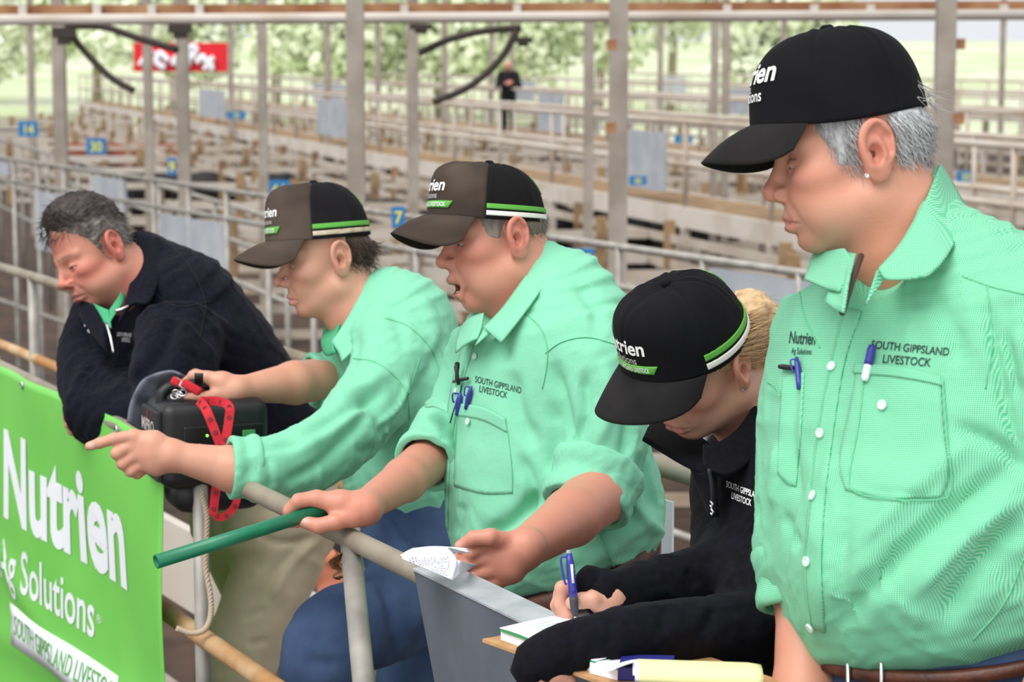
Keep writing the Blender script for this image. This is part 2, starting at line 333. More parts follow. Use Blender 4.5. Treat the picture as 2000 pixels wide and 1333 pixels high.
# ------------------------------------------------------------------ heads
class Head:
    def __init__(s, c, yaw, pitch, roll=0.0, scale=1.0, **k):
        s.c = np.asarray(c, float); s.s = scale; y, t, r = map(math.radians, (yaw, pitch, roll))
        Fw = V3(-math.sin(y) * math.cos(t), -math.sin(t), math.cos(y) * math.cos(t)); L = V3(math.cos(y), 0, math.sin(y)); U = np.cross(Fw, L)
        L, U = L * math.cos(r) + U * math.sin(r), U * math.cos(r) - L * math.sin(r)
        s.R = np.stack([Fw, L, U], 1); s.k = dict(width=1.0, nose=0.0, droop=0.0, jowl=0.0, chin=0.0, open=0.0, ear=1.0, fem=0.0, nosew=1.0, noser=1.0, brow=0.0, lid=.0033, zs=1.0, zt=1.0, lipx=0.0); s.k.update(k)
        s.neck = None
    @classmethod
    def at_ear(cls, ex, ey, d, yaw, pitch, roll=0.0, scale=1.0, **k):
        h = cls((0, 0, 0), yaw, pitch, roll, scale, **k); h.c = C(ex, ey, d) - h.R[:, 1] * 0.07 * scale; return h
    def to(s, l): return np.asarray(l, float) * s.s @ s.R.T + s.c       # local -> camera axes
    def loc(s, p): return (p - s.c) @ s.R / s.s
    def px(s, l): return PX(s.to(l))
    def face(s, p):
        K = s.k; W_ = K['width']; q = p.copy(); q[:, 1] /= W_; q[:, 2] = np.where(q[:, 2] < 0, q[:, 2] / K['zs'], np.where(q[:, 2] > .03, .03 + (q[:, 2] - .03) / K['zt'], q[:, 2])); sy = q.copy(); sy[:, 1] = np.abs(q[:, 1]); op = K['open']
        d = ell(q, (.0155, 0, .042), (.080, .075, .088))
        d = smin(d, ell(q, (.046, 0, -.02), (.050, .057, .075)), .03)
        jz = -op * .60; jx = -op * .22; lx = K['lipx']
        d = smin(d, cap(sy, (.004, .051, -.052), (.060 + jx, .017, -.088 + jz), .020, .015), .022)
        d = smin(d, ell(q, (.066 + K['chin'] + jx, 0, -.092 + jz), (.018, .022, .015)), .014)
        d = smin(d, ell(q, (.040, 0, -.080 + jz), (.035, .036, .022)), .02)
        d = smin(d, ell(sy, (.060, .044, -.020), (.027, .019, .018)), .02)
        if K['jowl']: d = smin(d, ell(sy, (.040, .040, -.062 + jz * .6), (.030 + K['jowl'], .018 + K['jowl'], .026)), .022)
        d = smin(d, ell(sy, (.070, .022, -.048), (.020, .018, .022)), .018)                # beside the nose
        d = smin(d, cap(sy, (.090, .010, .016), (.074, .049, .019), .010 + K['brow'], .007), .013)
        d = smax(d, -ell(sy, (.1035, .033, -.003), (.016, .019, .0125)), .013)             # eye sockets
        lid = ell(sy, (.0795, .0325, -.004), (.0142, .0165, .0128)); d = smin(d, lid, .004)
        d = smax(d, -ell(sy, (.0835, .0330, -.0048 - (.0033 - K['lid']) * 1.2), (.0180, .0158, K['lid'])), .0016)          # lid opening
        d = smax(d, -cap(sy, (.0935, .024, .0025), (.085, .046, .003), .0012, .0012), .003) # crease of the lid
        n = K['nose']; dr = K['droop']; nw = K['nosew']; nr = K['noser']
        d = smin(d, cap(q, (.094, 0, .006), (.1135 + n, 0, -.030 - dr), .0065 * nr, .0088 * nr), .011)
        d = smin(d, ell(q, (.1120 + n, 0, -.0325 - dr), (.0112 * nr, .0125 * nr, .0105 * nr)), .006)
        d = smin(d, ell(sy, (.0995 + n * .5, .0128 * nw, -.0365 - dr * .6), (.0120, .0075 * nw, .0088)), .005)
        d = smax(d, -ell(sy, (.1050 + n * .7, .0066 * nw, -.0482 - dr), (.0058, .0034, .0050)), .0025)
        d = smin(d, ell(q, (.074 + lx, 0, -.060), (.022, .030, .018)), .014)               # over the teeth
        d = smax(d, -limb(sy, [(.1010, .0215, -.038), (.0930, .034, -.060), (.0820, .0370, -.080 + jz * .5)], [.0026, .0026, .0015]), .008)  # nose to mouth fold
        d = smin(d, limb(sy, [(.0945 + lx, 0, -.0640), (.0925 + lx, .010, -.0645), (.0815 + lx * .5, .0245, -.0705)], [.0054, .0052, .0026]), .004)
        if op > 0.012:
            d = smin(d, limb(sy, [(.0905 + jx + lx * .6, 0, -.0745 - op), (.0880 + jx + lx * .6, .0115, -.0735 - op), (.0800 + lx * .4, .0240, -.0730 - op * .15)], [.0082, .0074, .0036]), .006)
            d = smax(d, -ell(q, (.0880 + lx, 0, -.0690 - op * .5), (.0230, .0205, op * .36)), .003)
            d = smax(d, -ell(q, (.0700, 0, -.0700 - op * .5), (.030, .0200, op * .42)), .003)
        else:
            d = smin(d, limb(sy, [(.0915 + lx, 0, -.0765 - op), (.0895 + lx, .011, -.0760 - op), (.0805 + lx * .5, .0235, -.0712)], [.0068, .0062, .0028]), .005)
            d = smax(d, -limb(sy, [(.1010 + lx, 0, -.0700), (.0975 + lx, .010, -.0698), (.0840 + lx * .5, .0275, -.0722)], [.0013 + op * .4, .0012 + op * .4, .0012]), .003)
        d = smax(d, -ell(q, (.0985 + jx, 0, -.0865 + jz), (.012, .018, .0055)), .008)           # under the lower lip
        return d
    def mouth(s, l): op = s.k['open']; lx = s.k['lipx']; return np.minimum(ell(l, (.0860 + lx, 0, -.0690 - op * .5), (.0215, .0190, op * .34)), ell(l, (.0700, 0, -.0700 - op * .5), (.030, .0200, op * .42)))
    def ears(s, p):
        K = s.k['ear']; q = p.copy(); q[:, 1] = np.abs(q[:, 1]) - .0745 * s.k['width']; q = q - V3(-.001, 0, .003)
        a = math.radians(24); q = np.stack([q[:, 0] * math.cos(a) + q[:, 1] * math.sin(a), -q[:, 0] * math.sin(a) + q[:, 1] * math.cos(a), q[:, 2]], 1)
        t = math.radians(-9); q = np.stack([q[:, 0] * math.cos(t) + q[:, 2] * math.sin(t), q[:, 1], -q[:, 0] * math.sin(t) + q[:, 2] * math.cos(t)], 1) / K
        x, y, z = q.T; w_ = .0200 * (1 + .24 * np.clip(z / .034, -1, 1)); e = np.hypot(x / w_, z / .0325)
        d = ell(q, (0, .003, .002), (.0212, .0055, .0308)); d = smin(d, ell(q, (.0055, .0025, -.0225), (.0105, .0052, .0115)), .010)
        rim = np.hypot((e - .90) * .0205, y - .0075) - .0034; rim = smax(rim, -(z + .020) - .25 * x, .008); d = smin(d, rim, .005)
        d = smin(d, cap(q, (-.004, .0062, .020), (-.0075, .0066, -.008), .0030, .0030), .004)
        d = smax(d, -ell(q, (.0040, .0090, -.004), (.0085, .0105, .0115)), .003)
        d = smax(d, -limb(q, [(.006, .0100, .0185), (-.003, .0100, .0225), (-.0118, .0098, .0120), (-.0135, .0096, -.004)], [.0030, .0036, .0030, .0018]), .003)
        d = smin(d, ell(q, (.0130, .0045, -.006), (.0045, .0050, .0065)), .003)
        return d * K
    def sdf(s, p):
        l = s.loc(p); d = s.face(l); d = smin(d, s.ears(l), .006); d = d * s.s
        if s.neck is not None: d = smin(d, limb(p, *s.neck, k=.03), .028)
        return d
    def colours(s, V, base, red=0.5, stub=0.0, brow=(.10, .07, .05), lip=(.50, .17, .15), ruddy=(.62, .20, .15)):
        l = s.loc(V); l = np.stack([l[:, 0], l[:, 1], np.where(l[:, 2] < 0, l[:, 2] / s.k['zs'], l[:, 2])], 1); x, y, z = l.T; a = np.abs(y) / s.k['width']; col = np.tile(np.array(base, float), (len(V), 1)); front = np.clip((x - .03) / .03, 0, 1)
        def blend(mask, c): nonlocal col; m = np.clip(mask, 0, 1)[:, None]; col = col * (1 - m) + np.array(c) * m
        g = lambda c, r: np.exp(-(((x - c[0]) / r[0]) ** 2 + ((a - c[1]) / r[1]) ** 2 + ((z - c[2]) / r[2]) ** 2))
        blend(red * .9 * g((.068, .048, -.026), (.04, .026, .022)), ruddy); blend(red * .9 * g((.115, 0, -.034), (.02, .016, .018)), ruddy)
        blend(red * .8 * np.clip(1 - s.ears(l) / .006, 0, 1), ruddy); blend(red * .5 * g((.085, 0, .05), (.03, .06, .02)), ruddy)
        blend(red * .5 * g((.075, 0, -.098), (.03, .03, .016)), ruddy); blend(red * .7 * np.clip((-.05 - z) / .05, 0, 1) * np.clip((.04 - x) / .03, 0, 1), ruddy)
        blend(.10 * (wnoise(l, 260, 3) + .3), ruddy)
        st = np.clip((-.045 - z) / .02, 0, 1) * np.clip((z + .13) / .02, 0, 1) * np.clip((x + .005) / .02, 0, 1)
        blend(stub * st, (.20, .15, .12))
        op = s.k['open']; cz = -.0645; mu = np.exp(-((z - (cz - .012 * 0 - (a / .0245) ** 2 * .005)) / .0042) ** 2) * (a < .0245) * (x > .078)
        zl = -.0768 - op; ml = np.exp(-((z - (zl + (a / .0235) ** 2 * (.005 + op * .75))) / .0060) ** 2) * (a < .0240) * (x > .074)
        blend(.75 * np.maximum(mu, ml), lip)
        if op > 0.012: blend(1.2 * (s.mouth(l) < .0035) - .1, (.20, .045, .045))
        bz = .0205 - ((a - .028) / .03) ** 2 * .004; bm_ = np.exp(-((z - bz) / .0036) ** 2) * np.clip((a - .006) / .006, 0, 1) * np.clip((.052 - a) / .008, 0, 1) * (x > .05)
        blend(bm_ * (.62 + .35 * wnoise(l, 900, 5)), brow)
        blend(.5 * g((.088, .033, -.006), (.012, .016, .006)), np.array(ruddy) * .7)
        return col
    def eyes(s, parent, iris=(.12, .16, .18), gaze=(1, 0, -.25)):
        m = M['eye']; R0 = .0118
        for sg in (1, -1):
            c = V3(.0797, sg * .0325 * s.k['width'], -.004); g = V3(*gaze); g /= np.linalg.norm(g); v = []; col = []; nr, ns = 14, 20
            a = np.cross(g, V3(0, 0, 1)); a /= np.linalg.norm(a); b = np.cross(a, g)
            for i in range(nr):
                t = math.pi * i / (nr - 1)
                for j in range(ns):
                    q = 2 * math.pi * j / ns; v.append(c + R0 * (math.cos(t) * g + math.sin(t) * (math.cos(q) * a + math.sin(q) * b)))
                    col.append((.01, .01, .01) if t < .26 else iris if t < .52 else (.62, .58, .55))
            mesh('eye', toW(s.to(np.array(v))), grid_faces(nr, ns, True), m, parent, col=col)
def skinned_head(H, h=.0022, ext=None):
    cs = [H.to((x, y, z)) for x in (-.10, .14) for y in (-.1, .1) for z in (-.13, .14)]
    if H.neck is not None: cs += [np.array(a) + o for a, r in zip(*H.neck) for o in (V3(1, 1, 1) * r * 1.1, -V3(1, 1, 1) * r * 1.1)]
    cs = np.array(cs); return skin(H.sdf, cs.min(0) - .005, cs.max(0) + .005, h)

# ------------------------------------------------------------------ caps
class Cap:
    def __init__(s, H, cx=.027, cz=.047, tilt=0.0, a=.099, b=.083, H_=.104, n=2.4, front=0.0, sag=.012):
        s.H = H; s.c = V3(cx, 0, cz); t = math.radians(tilt); s.X = V3(math.cos(t), 0, -math.sin(t)); s.Y = V3(0, 1, 0); s.Z = V3(math.sin(t), 0, math.cos(t))
        s.a = a; s.b = b; s.Ht = H_; s.n = n; s.front = front; s.sag = sag
    def loc(s, th, h, off=0.0):   # angle from the front, height 0..1 -> head-local point on the crown
        th = np.asarray(th, float); h = np.asarray(h, float); fr = np.clip(np.cos(th), 0, 1) ** 1.5; n = s.n + s.front * fr
        hh = np.clip(h, -1, 1); r = np.clip(1 - np.abs(np.clip(hh, 0, 1)) ** n, 0, 1) ** (1 / n); r = r * (1 - .02 * np.sin(np.clip(hh, 0, 1) * 3.1))
        z = hh * s.Ht - s.sag * (np.sin(th) ** 2) * (1 - np.clip(hh, 0, 1)) ** 2
        ax = np.where(np.cos(th) > 0, s.a, s.a * 1.0); x = r * (ax + off) * np.cos(th); y = r * (s.b + off) * np.sin(th); z = z + off * np.clip(hh, 0, 1) ** 2
        lean = .010 * s.front * np.clip(hh, 0, 1) * 0
        return s.c + (x - lean)[..., None] * s.X + y[..., None] * s.Y + z[..., None] * s.Z
    def W(s, th, h, off=0.0): return toW(s.H.to(s.loc(th, h, off)))
    def build(s, parent, name='cap', cols=((.012, .012, .014), (.012, .012, .014)), split=75, brimcol=(.016, .015, .015), brim=.068, drop=30, curl=.030, stripes=None, dirt=.0, dirtcol=(.12, .09, .07), text=(), spread=66, badge=None, seams=(0, 60, 120, 180, 240, 300), rise=0.0):
        nt, nh = 144, 40; hs = np.sin(np.linspace(0, math.pi / 2, nh)); th = np.linspace(0, 2 * math.pi, nt, endpoint=False)
        T, Hh = np.meshgrid(th, hs); off = np.zeros_like(T)
        for sd in seams:
            dd = np.abs((T - math.radians(sd) + math.pi) % (2 * math.pi) - math.pi); arc = dd * .09 * (1 - Hh ** 2) ** .5
            off += .0016 * np.exp(-((arc - .0045) / .0030) ** 2) * (Hh < .985) - .0010 * np.exp(-(arc / .0014) ** 2)
        off += .0011 * wnoise(np.stack([np.cos(T), np.sin(T), Hh], -1).reshape(-1, 3), 4.5, 11).reshape(T.shape)
        P = s.W(T, Hh, off).reshape(-1, 3); lower = s.W(th, np.full(nt, -.04), -.002); inner = s.W(T, Hh, -.004).reshape(-1, 3)
        v = np.vstack([P, inner]); f = grid_faces(nh, nt, True); m_ = nh * nt; f = f + [tuple(i + m_ for i in reversed(q)) for q in grid_faces(nh, nt, True)]
        f += [(j, j + m_, (j + 1) % nt + m_, (j + 1) % nt) for j in range(nt)]
        f.append(tuple((nh - 1) * nt + j for j in range(nt)))
        dd = np.abs((T + math.pi) % (2 * math.pi) - math.pi); isf = (dd < math.radians(split)).reshape(-1)
        col = np.where(isf[:, None], np.array(cols[0]), np.array(cols[1]))
        nz = wnoise(P, 45, 5)[:, None]; col = col * (1 + .22 * nz)
        if dirt: mk = np.clip(dirt * (.45 + .6 * wnoise(P, 30, 8)), 0, 1)[:, None] * isf[:, None]; col = col * (1 - mk) + np.array(dirtcol) * mk
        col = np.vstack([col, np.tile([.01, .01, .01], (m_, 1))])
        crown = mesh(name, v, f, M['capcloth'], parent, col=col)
        # brim
        nu, nv = 41, 12; g = np.zeros((nv, nu, 3)); mx = math.radians(spread)
        for j in range(nu):
            u = -1 + 2 * j / (nu - 1); t = u * mx; L = brim * max(0.0, math.cos(u * math.pi / 2)) ** .55
            for i in range(nv):
                q = i / (nv - 1); x = s.a * math.cos(t) * 1.0 + L * q * math.cos(math.radians(drop)); y = s.b * math.sin(t) * (1 + .10 * q * (1 - abs(u) ** 6))
                z = -s.sag * math.sin(t) ** 2 - L * (.45 * q + .55 * q ** 2) * math.sin(math.radians(drop)) + rise * math.sin(math.pi * q * .5) - curl * (u ** 2) * (q * max(0, math.cos(u * math.pi / 2)) ** .3 * 1.0) + .001
                g[i, j] = s.c + s.X * x + s.Y * y + s.Z * z
        bv, bf = solid_grid(g, .0032); bcol = np.tile(np.array(brimcol), (len(bv), 1)) * (1 + .25 * wnoise(bv, 60, 4))[:, None]
        if dirt: mk = np.clip(dirt * .8 * (.5 + .6 * wnoise(bv, 40, 9)), 0, 1)[:, None]; bcol = bcol * (1 - mk) + np.array(dirtcol) * .8 * mk
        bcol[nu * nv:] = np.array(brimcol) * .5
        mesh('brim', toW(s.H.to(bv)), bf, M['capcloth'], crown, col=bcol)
        for k in (.22, .42, .62, .82):
            pass
        bt = [s.loc(0.0, 1.0)]; c0 = s.c + s.Z * s.Ht; v = []; prof = [(0, .0055), (.6, .005), (.92, .0028), (1, 0), (1, -.003)]
        for pr, z in prof:
            for j in range(16): q = 2 * math.pi * j / 16; v.append(c0 + s.X * (pr * .0085 * math.cos(q)) + s.Y * (pr * .0085 * math.sin(q)) + s.Z * z)
        mesh('crown_button', toW(s.H.to(np.array(v))), grid_faces(5, 16, True), M['capcloth'], crown, col=np.tile(np.array(cols[1]) * 1.0, (80, 1)))
        for st in stripes or []:
            t0, t1, h0, h1, c = st; ts = np.radians(np.linspace(t0, t1, 70)); hh = np.linspace(h0, h1, 5); TT, HH = np.meshgrid(ts, hh)
            gg = s.W(TT, HH, .0016); vv, ff = solid_grid(gg, .0016); mesh('stripe', vv, ff, c, crown)
        for tx in text:
            word, th0, h0, size, c, bold, shear, sx = tx; v2, f2 = glyphs(word, 1.0, bold, shear, align='CENTER'); k = size / .73
            cell = np.array([[[v2[i] for i in t]] for t in f2]).reshape(-1, 3, 2)
            tt = math.radians(th0) + v2[:, 0] * k * sx / s.a; hh = h0 + v2[:, 1] * k / s.Ht
            mesh('lettering', s.W(tt, hh, .0016), f2, c, crown, smooth=False)
        if badge:
            t0, t1, h0, h1, sl, c = badge; nb = 24; gg = np.zeros((4, nb, 3))
            for i in range(4):
                for j in range(nb):
                    tt = t0 + (t1 - t0) * j / (nb - 1) + sl * (i / 3 - .5) * (1 if t1 > t0 else -1); gg[i, j] = s.W(math.radians(tt), h0 + (h1 - h0) * i / 3, .0013)
            vv, ff = solid_grid(gg, .001); mesh('badge', vv, ff, c, crown); v2, f2 = glyphs('SOUTH GIPPSLAND LIVESTOCK', 1.0, .01, align='LEFT'); k = (h1 - h0) * .62 / .73; u = v2[:, 0] / v2[:, 0].max(); mesh('lettering', s.W(np.radians(t0 + 4 + (t1 - t0 - 10) * u), h0 + (h1 - h0) * .2 + v2[:, 1] * k, .0026), f2, M['white_thread'], crown, smooth=False)
        return crown

# ------------------------------------------------------------------ hair
def strands(name, H, roots, dirs, length, m, parent, cols, r=.00045, curl=.004, lift=.0, seed=0, droop=0.0, pieces=5):
    """thin hairs: roots and directions head-local"""
    rs = np.random.RandomState(seed); n = len(roots); v = np.zeros((n, pieces, 3, 3)); col = np.zeros((n, pieces, 3, 3))
    dirs = dirs / np.linalg.norm(dirs, axis=1)[:, None]; out = roots - V3(.01, 0, .03); out /= np.linalg.norm(out, axis=1)[:, None]
    wob = rs.normal(size=(n, 3)) * curl; Ls = np.broadcast_to(length, (n,)) * rs.uniform(.7, 1.15, n)
    for i in range(pieces):
        t = i / (pieces - 1); c = roots + dirs * (Ls * t)[:, None] + wob * (t ** 2) + out * (lift * math.sin(t * 2.6) * 1.0) + V3(0, 0, -1) * (droop * t * t)
        a = np.cross(dirs, out); a /= np.linalg.norm(a, axis=1)[:, None] + 1e-9; b = np.cross(a, dirs); rr = r * (1 - .85 * t) + .00006
        for j in range(3):
            q = 2 * math.pi * j / 3; v[:, i, j] = c + rr * (math.cos(q) * a + math.sin(q) * b)
        col[:, i, :] = cols[:, None]
    f = []; base = np.arange(n)[:, None] * pieces * 3
    for i in range(pieces - 1):
        for j in range(3): f.append(base + np.array([[i * 3 + j, i * 3 + (j + 1) % 3, (i + 1) * 3 + (j + 1) % 3, (i + 1) * 3 + j]]))
    return mesh(name, toW(H.to(v.reshape(-1, 3))), np.vstack(f), m, parent, col=col.reshape(-1, 3))
def scalp(n, ok, c=(.0145, 0, .042), r=(.0825, .0755, .0885), seed=0, width=1.0):
    rs = np.random.RandomState(seed); out = []
    while sum(map(len, out)) < n:
        u = rs.normal(size=(n * 4, 3)); u /= np.linalg.norm(u, axis=1)[:, None]; p = np.array(c) + u * np.array(r); p[:, 1] *= width; out.append(p[ok(p)])
        if len(out) > 60: break
    return np.vstack(out)[:n]
def hair_shell(name, H, region, thick, m, parent, colf, h=.0026, lo=(-.11, -.1, -.1), hi=(.12, .1, .15), grain=(0, 0, 1), gs=500, gamp=.0009):
    """hair as a body: the head's surface grown by thick(p) where region(p) < 0, with strand grooves"""
    def fn(p):
        l = H.loc(p); rg = region(l); d = H.face(l) - np.clip(-rg * .55 - .0012, -.003, thick(l))
        gr = np.array(grain, float); gr /= np.linalg.norm(gr); q = l - np.outer(l @ gr, gr) * .88; d = d + gamp * wnoise(q, gs, 2, 2)
        return smax(d, rg, .002) * H.s
    cs = np.array([H.to((x, y, z)) for x in (lo[0], hi[0]) for y in (lo[1], hi[1]) for z in (lo[2], hi[2])])
    V, Q = skin(fn, cs.min(0), cs.max(0), h * H.s); return mesh(name, toW(V), Q, m, parent, col=colf(H.loc(V)))
M = {}
M['eye'] = cmat('eyeball', .15)
M['capcloth'] = cmat('cap_cloth', .95, bump=.25, bscale=900, dist=.0006, sheen=.015, spec=.10)
M['hair'] = cmat('hair', .55, spec=.3)
M['skin'] = cmat('skin', .46, sss=.10, bump=.42, bscale=330, dist=.0008, spec=.42)
M['lime'] = mat('lime_tape', srgb(92, 172, 66), .75)
M['white_tape'] = mat('white_tape', srgb(235, 232, 225), .7)
M['cream_tape'] = mat('cream_tape', srgb(215, 200, 178), .8, col2=srgb(175, 155, 130), scale=60)
M['white_thread'] = mat('white_thread', srgb(248, 248, 246), .7)
M['grey_thread'] = mat('grey_thread', srgb(200, 196, 190), .7)
M['dark_thread'] = mat('dark_thread', srgb(30, 55, 50), .7)
def shirtmat(name, col, col2, check=0.0, bump=.14, bscale=180):
    m, nt, b = newmat(name); N = nt.nodes; L = nt.links
    b.inputs['Roughness'].default_value = .85; b.inputs['Specular IOR Level'].default_value = .2; b.inputs['Sheen Weight'].default_value = .08
    t = N.new('ShaderNodeTexCoord'); n = N.new('ShaderNodeTexNoise'); n.inputs['Scale'].default_value = 700; n.inputs['Detail'].default_value = 2
    L.new(t.outputs['Object'], n.inputs[0]); mx = N.new('ShaderNodeMix'); mx.data_type = 'RGBA'
    mx.inputs['A'].default_value = col; mx.inputs['B'].default_value = col2
    if check:                      # fine woven check: two sets of threads across the garment
        uv = N.new('ShaderNodeAttribute'); uv.attribute_name = 'weave'; sp = N.new('ShaderNodeSeparateXYZ'); L.new(uv.outputs['Vector'], sp.inputs[0]); w2 = []
        for ax in ('X', 'Y'):
            ml = N.new('ShaderNodeMath'); ml.operation = 'MULTIPLY'; ml.inputs[1].default_value = 2 * math.pi / check; L.new(sp.outputs[ax], ml.inputs[0])
            si = N.new('ShaderNodeMath'); si.operation = 'SINE'; L.new(ml.outputs[0], si.inputs[0]); a = N.new('ShaderNodeMath'); a.operation = 'MULTIPLY_ADD'
            a.inputs[1].default_value = .5; a.inputs[2].default_value = .5; L.new(si.outputs[0], a.inputs[0]); w2.append(a)
        mu = N.new('ShaderNodeMath'); mu.operation = 'MULTIPLY'; L.new(w2[0].outputs[0], mu.inputs[0]); L.new(w2[1].outputs[0], mu.inputs[1])
        mr = N.new('ShaderNodeMapRange'); mr.inputs['From Min'].default_value = .08; mr.inputs['From Max'].default_value = .8; L.new(mu.outputs[0], mr.inputs['Value'])
        L.new(mr.outputs[0], mx.inputs['Factor'])
    else:
        r = N.new('ShaderNodeMapRange'); r.inputs['From Min'].default_value = .35; r.inputs['From Max'].default_value = .65; L.new(n.outputs[0], r.inputs['Value']); L.new(r.outputs[0], mx.inputs['Factor'])
    L.new(mx.outputs['Result'], b.inputs['Base Color'])
    n2 = N.new('ShaderNodeTexNoise'); n2.inputs['Scale'].default_value = 38; n2.inputs['Detail'].default_value = 3; n2.inputs['Roughness'].default_value = .45; n2.inputs['Distortion'].default_value = 1.2; L.new(t.outputs['Object'], n2.inputs[0])
    bp = N.new('ShaderNodeBump'); bp.inputs['Strength'].default_value = bump; bp.inputs['Distance'].default_value = .006
    L.new(n2.outputs[0], bp.inputs['Height']); L.new(bp.outputs[0], b.inputs['Normal']); return m
G1 = srgb(122, 200, 164); G2 = srgb(134, 208, 174)
M['shirt'] = shirtmat('green_chambray', G1, G2)
M['gingham'] = shirtmat('green_fine_check', srgb(82, 186, 138), srgb(188, 228, 208), check=.0021)
M['shirt_seam'] = mat('green_stitching', srgb(112, 196, 152), .85)
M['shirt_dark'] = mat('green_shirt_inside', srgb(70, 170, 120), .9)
M['navy'] = mat('navy_fleece', srgb(20, 20, 31), .95, col2=srgb(26, 26, 38), scale=120, bump=.25, bscale=240, sheen=.04, spec=.08)
M['navy2'] = mat('navy_softshell', srgb(13, 13, 19), .88, col2=srgb(18, 18, 26), scale=90, bump=.12, bscale=160, sheen=.02, spec=.12)
M['navy_seam'] = mat('navy_stitching', srgb(14, 14, 20), .9)
M['denim'] = mat('blue_denim', srgb(42, 62, 98), .9, col2=srgb(72, 96, 132), scale=9, bump=.3, bscale=500, lo=.35, hi=.75)
M['denim_dark'] = mat('dark_denim', srgb(28, 34, 52), .9, col2=srgb(36, 44, 66), scale=12)
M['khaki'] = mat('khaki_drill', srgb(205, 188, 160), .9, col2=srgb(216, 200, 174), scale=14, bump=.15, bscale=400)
M['leather'] = mat('brown_leather', srgb(92, 50, 32), .45, col2=srgb(58, 32, 24), scale=25, bump=.2, bscale=200)
M['boot'] = mat('boot_leather', srgb(60, 45, 35), .7)
M['button'] = mat('pearl_button', srgb(215, 240, 228), .3)
M['steel_small'] = mat('bright_steel', (.75, .75, .75, 1), .25, 1.0)
M['pen_blue'] = mat('blue_plastic', srgb(52, 54, 150), .3)
M['pen_white'] = mat('white_plastic', srgb(235, 238, 245), .3)
M['black_plastic'] = mat('black_plastic', srgb(22, 23, 26), .45, bump=.15, bscale=500)
M['tooth'] = mat('teeth', srgb(228, 205, 165), .3)
M['cord'] = mat('leather_cord', srgb(70, 52, 45), .6)
# ------------------------------------------------------------------ the saleyard: ground, rails, pens, columns
M['ground'] = mat('trodden_dirt_shaded', srgb(44, 33, 27), .95, col2=srgb(84, 62, 47), scale=2.5, bump=.6, bscale=9, lo=.35, hi=.7)  # dirt colour darkened to carry the shade of a shed roof that isn't built
M['grass'] = mat('paddock_grass_hazed', srgb(190, 202, 160), .95, col2=srgb(214, 218, 196), scale=.12, bump=.3, bscale=4)  # grass kept pale and greyed to stand in for distance haze
M['galv'] = mat('galvanised_pipe', srgb(138, 134, 128), .55, .3, col2=srgb(172, 168, 160), scale=14, bump=.08, bscale=120, lo=.3, hi=.7)
M['galv_worn'] = mat('worn_pipe', srgb(158, 150, 134), .55, .2, col2=srgb(128, 116, 98), scale=9, bump=.12, bscale=90, lo=.45, hi=.75)
M['rust_pipe'] = mat('rusty_pipe', srgb(176, 128, 78), .7, .1, col2=srgb(206, 180, 144), scale=7, bump=.2, bscale=90, lo=.4, hi=.7)
M['sheet'] = mat('galvanised_sheet', srgb(98, 106, 118), .5, .45, col2=srgb(126, 134, 146), scale=7, bump=.05, bscale=60, lo=.35, hi=.7, stretch=(1, 1, .6))
M['sheet_lip_lit'] = mat('galvanised_lip_lit', srgb(176, 182, 188), .45, .3, col2=srgb(200, 204, 208), scale=20)  # same sheet metal, made paler for the light on its upturned fold
M['grey_board'] = mat('grey_board', srgb(160, 166, 174), .8, col2=srgb(178, 182, 188), scale=3)
M['pale_beam'] = mat('weathered_pale_steel', srgb(206, 198, 189), .8, col2=srgb(180, 165, 150), scale=1.6, bump=.1, bscale=20, lo=.45, hi=.75)
M['pen_rail'] = mat('weathered_pen_rail', srgb(196, 187, 176), .8, col2=srgb(166, 146, 124), scale=1.2, lo=.4, hi=.75)
M['timber'] = mat('weathered_timber', srgb(160, 132, 98), .9, col2=srgb(122, 96, 68), scale=3, bump=.3, bscale=30)
M['rust_beam'] = mat('rusty_channel', srgb(146, 96, 62), .85, col2=srgb(176, 134, 98), scale=4)
M['column'] = mat('dusty_column', srgb(168, 158, 147), .7, col2=srgb(140, 128, 116), scale=3, bump=.1, bscale=30)
M['dark_iron'] = mat('dark_iron', srgb(62, 54, 48), .8)
M['sign_blue'] = mat('blue_sign', srgb(40, 120, 180), .6)
M['sign_yellow'] = mat('yellow_paint', srgb(226, 224, 90), .6)
M['paper'] = mat('white_paper', srgb(240, 242, 250), .85)
M['ink'] = mat('pen_ink', srgb(120, 122, 175), .9)
def struct(o): o['kind'] = 'structure'; return o
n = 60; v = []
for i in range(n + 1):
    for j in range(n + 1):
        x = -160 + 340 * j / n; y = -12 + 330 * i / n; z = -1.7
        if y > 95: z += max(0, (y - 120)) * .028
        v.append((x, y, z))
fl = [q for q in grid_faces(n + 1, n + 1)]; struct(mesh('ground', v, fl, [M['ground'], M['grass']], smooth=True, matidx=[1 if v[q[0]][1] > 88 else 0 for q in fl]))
RL0, RL1 = on_z(0, 717, 1.03), on_z(829, 1124, 1.03); RD = (RL1 - RL0) / np.linalg.norm(RL1 - RL0); RN = V3(RD[1], -RD[0], 0)   # rail direction (towards the camera) and the side the stock stands on
RN = RN if RN[0] < 0 else -RN
def on_rail(px):                  # the point of the top rail seen at column px
    r = toW(C(px, 0, 1)) - V3(0, 0, CAMZ); k = np.cross(r[:2], RD[:2]); t = np.cross(RL0[:2], RD[:2]) / k; q = r * t; s = (q[:2] - RL0[:2]) @ RD[:2]; return RL0 + RD * s
FR0, FR1 = on_z(0, 522, 1.03), on_z(1295, 915, 1.03); FD = (FR1 - FR0) / np.linalg.norm(FR1 - FR0)
Z = V3(0, 0, 1)
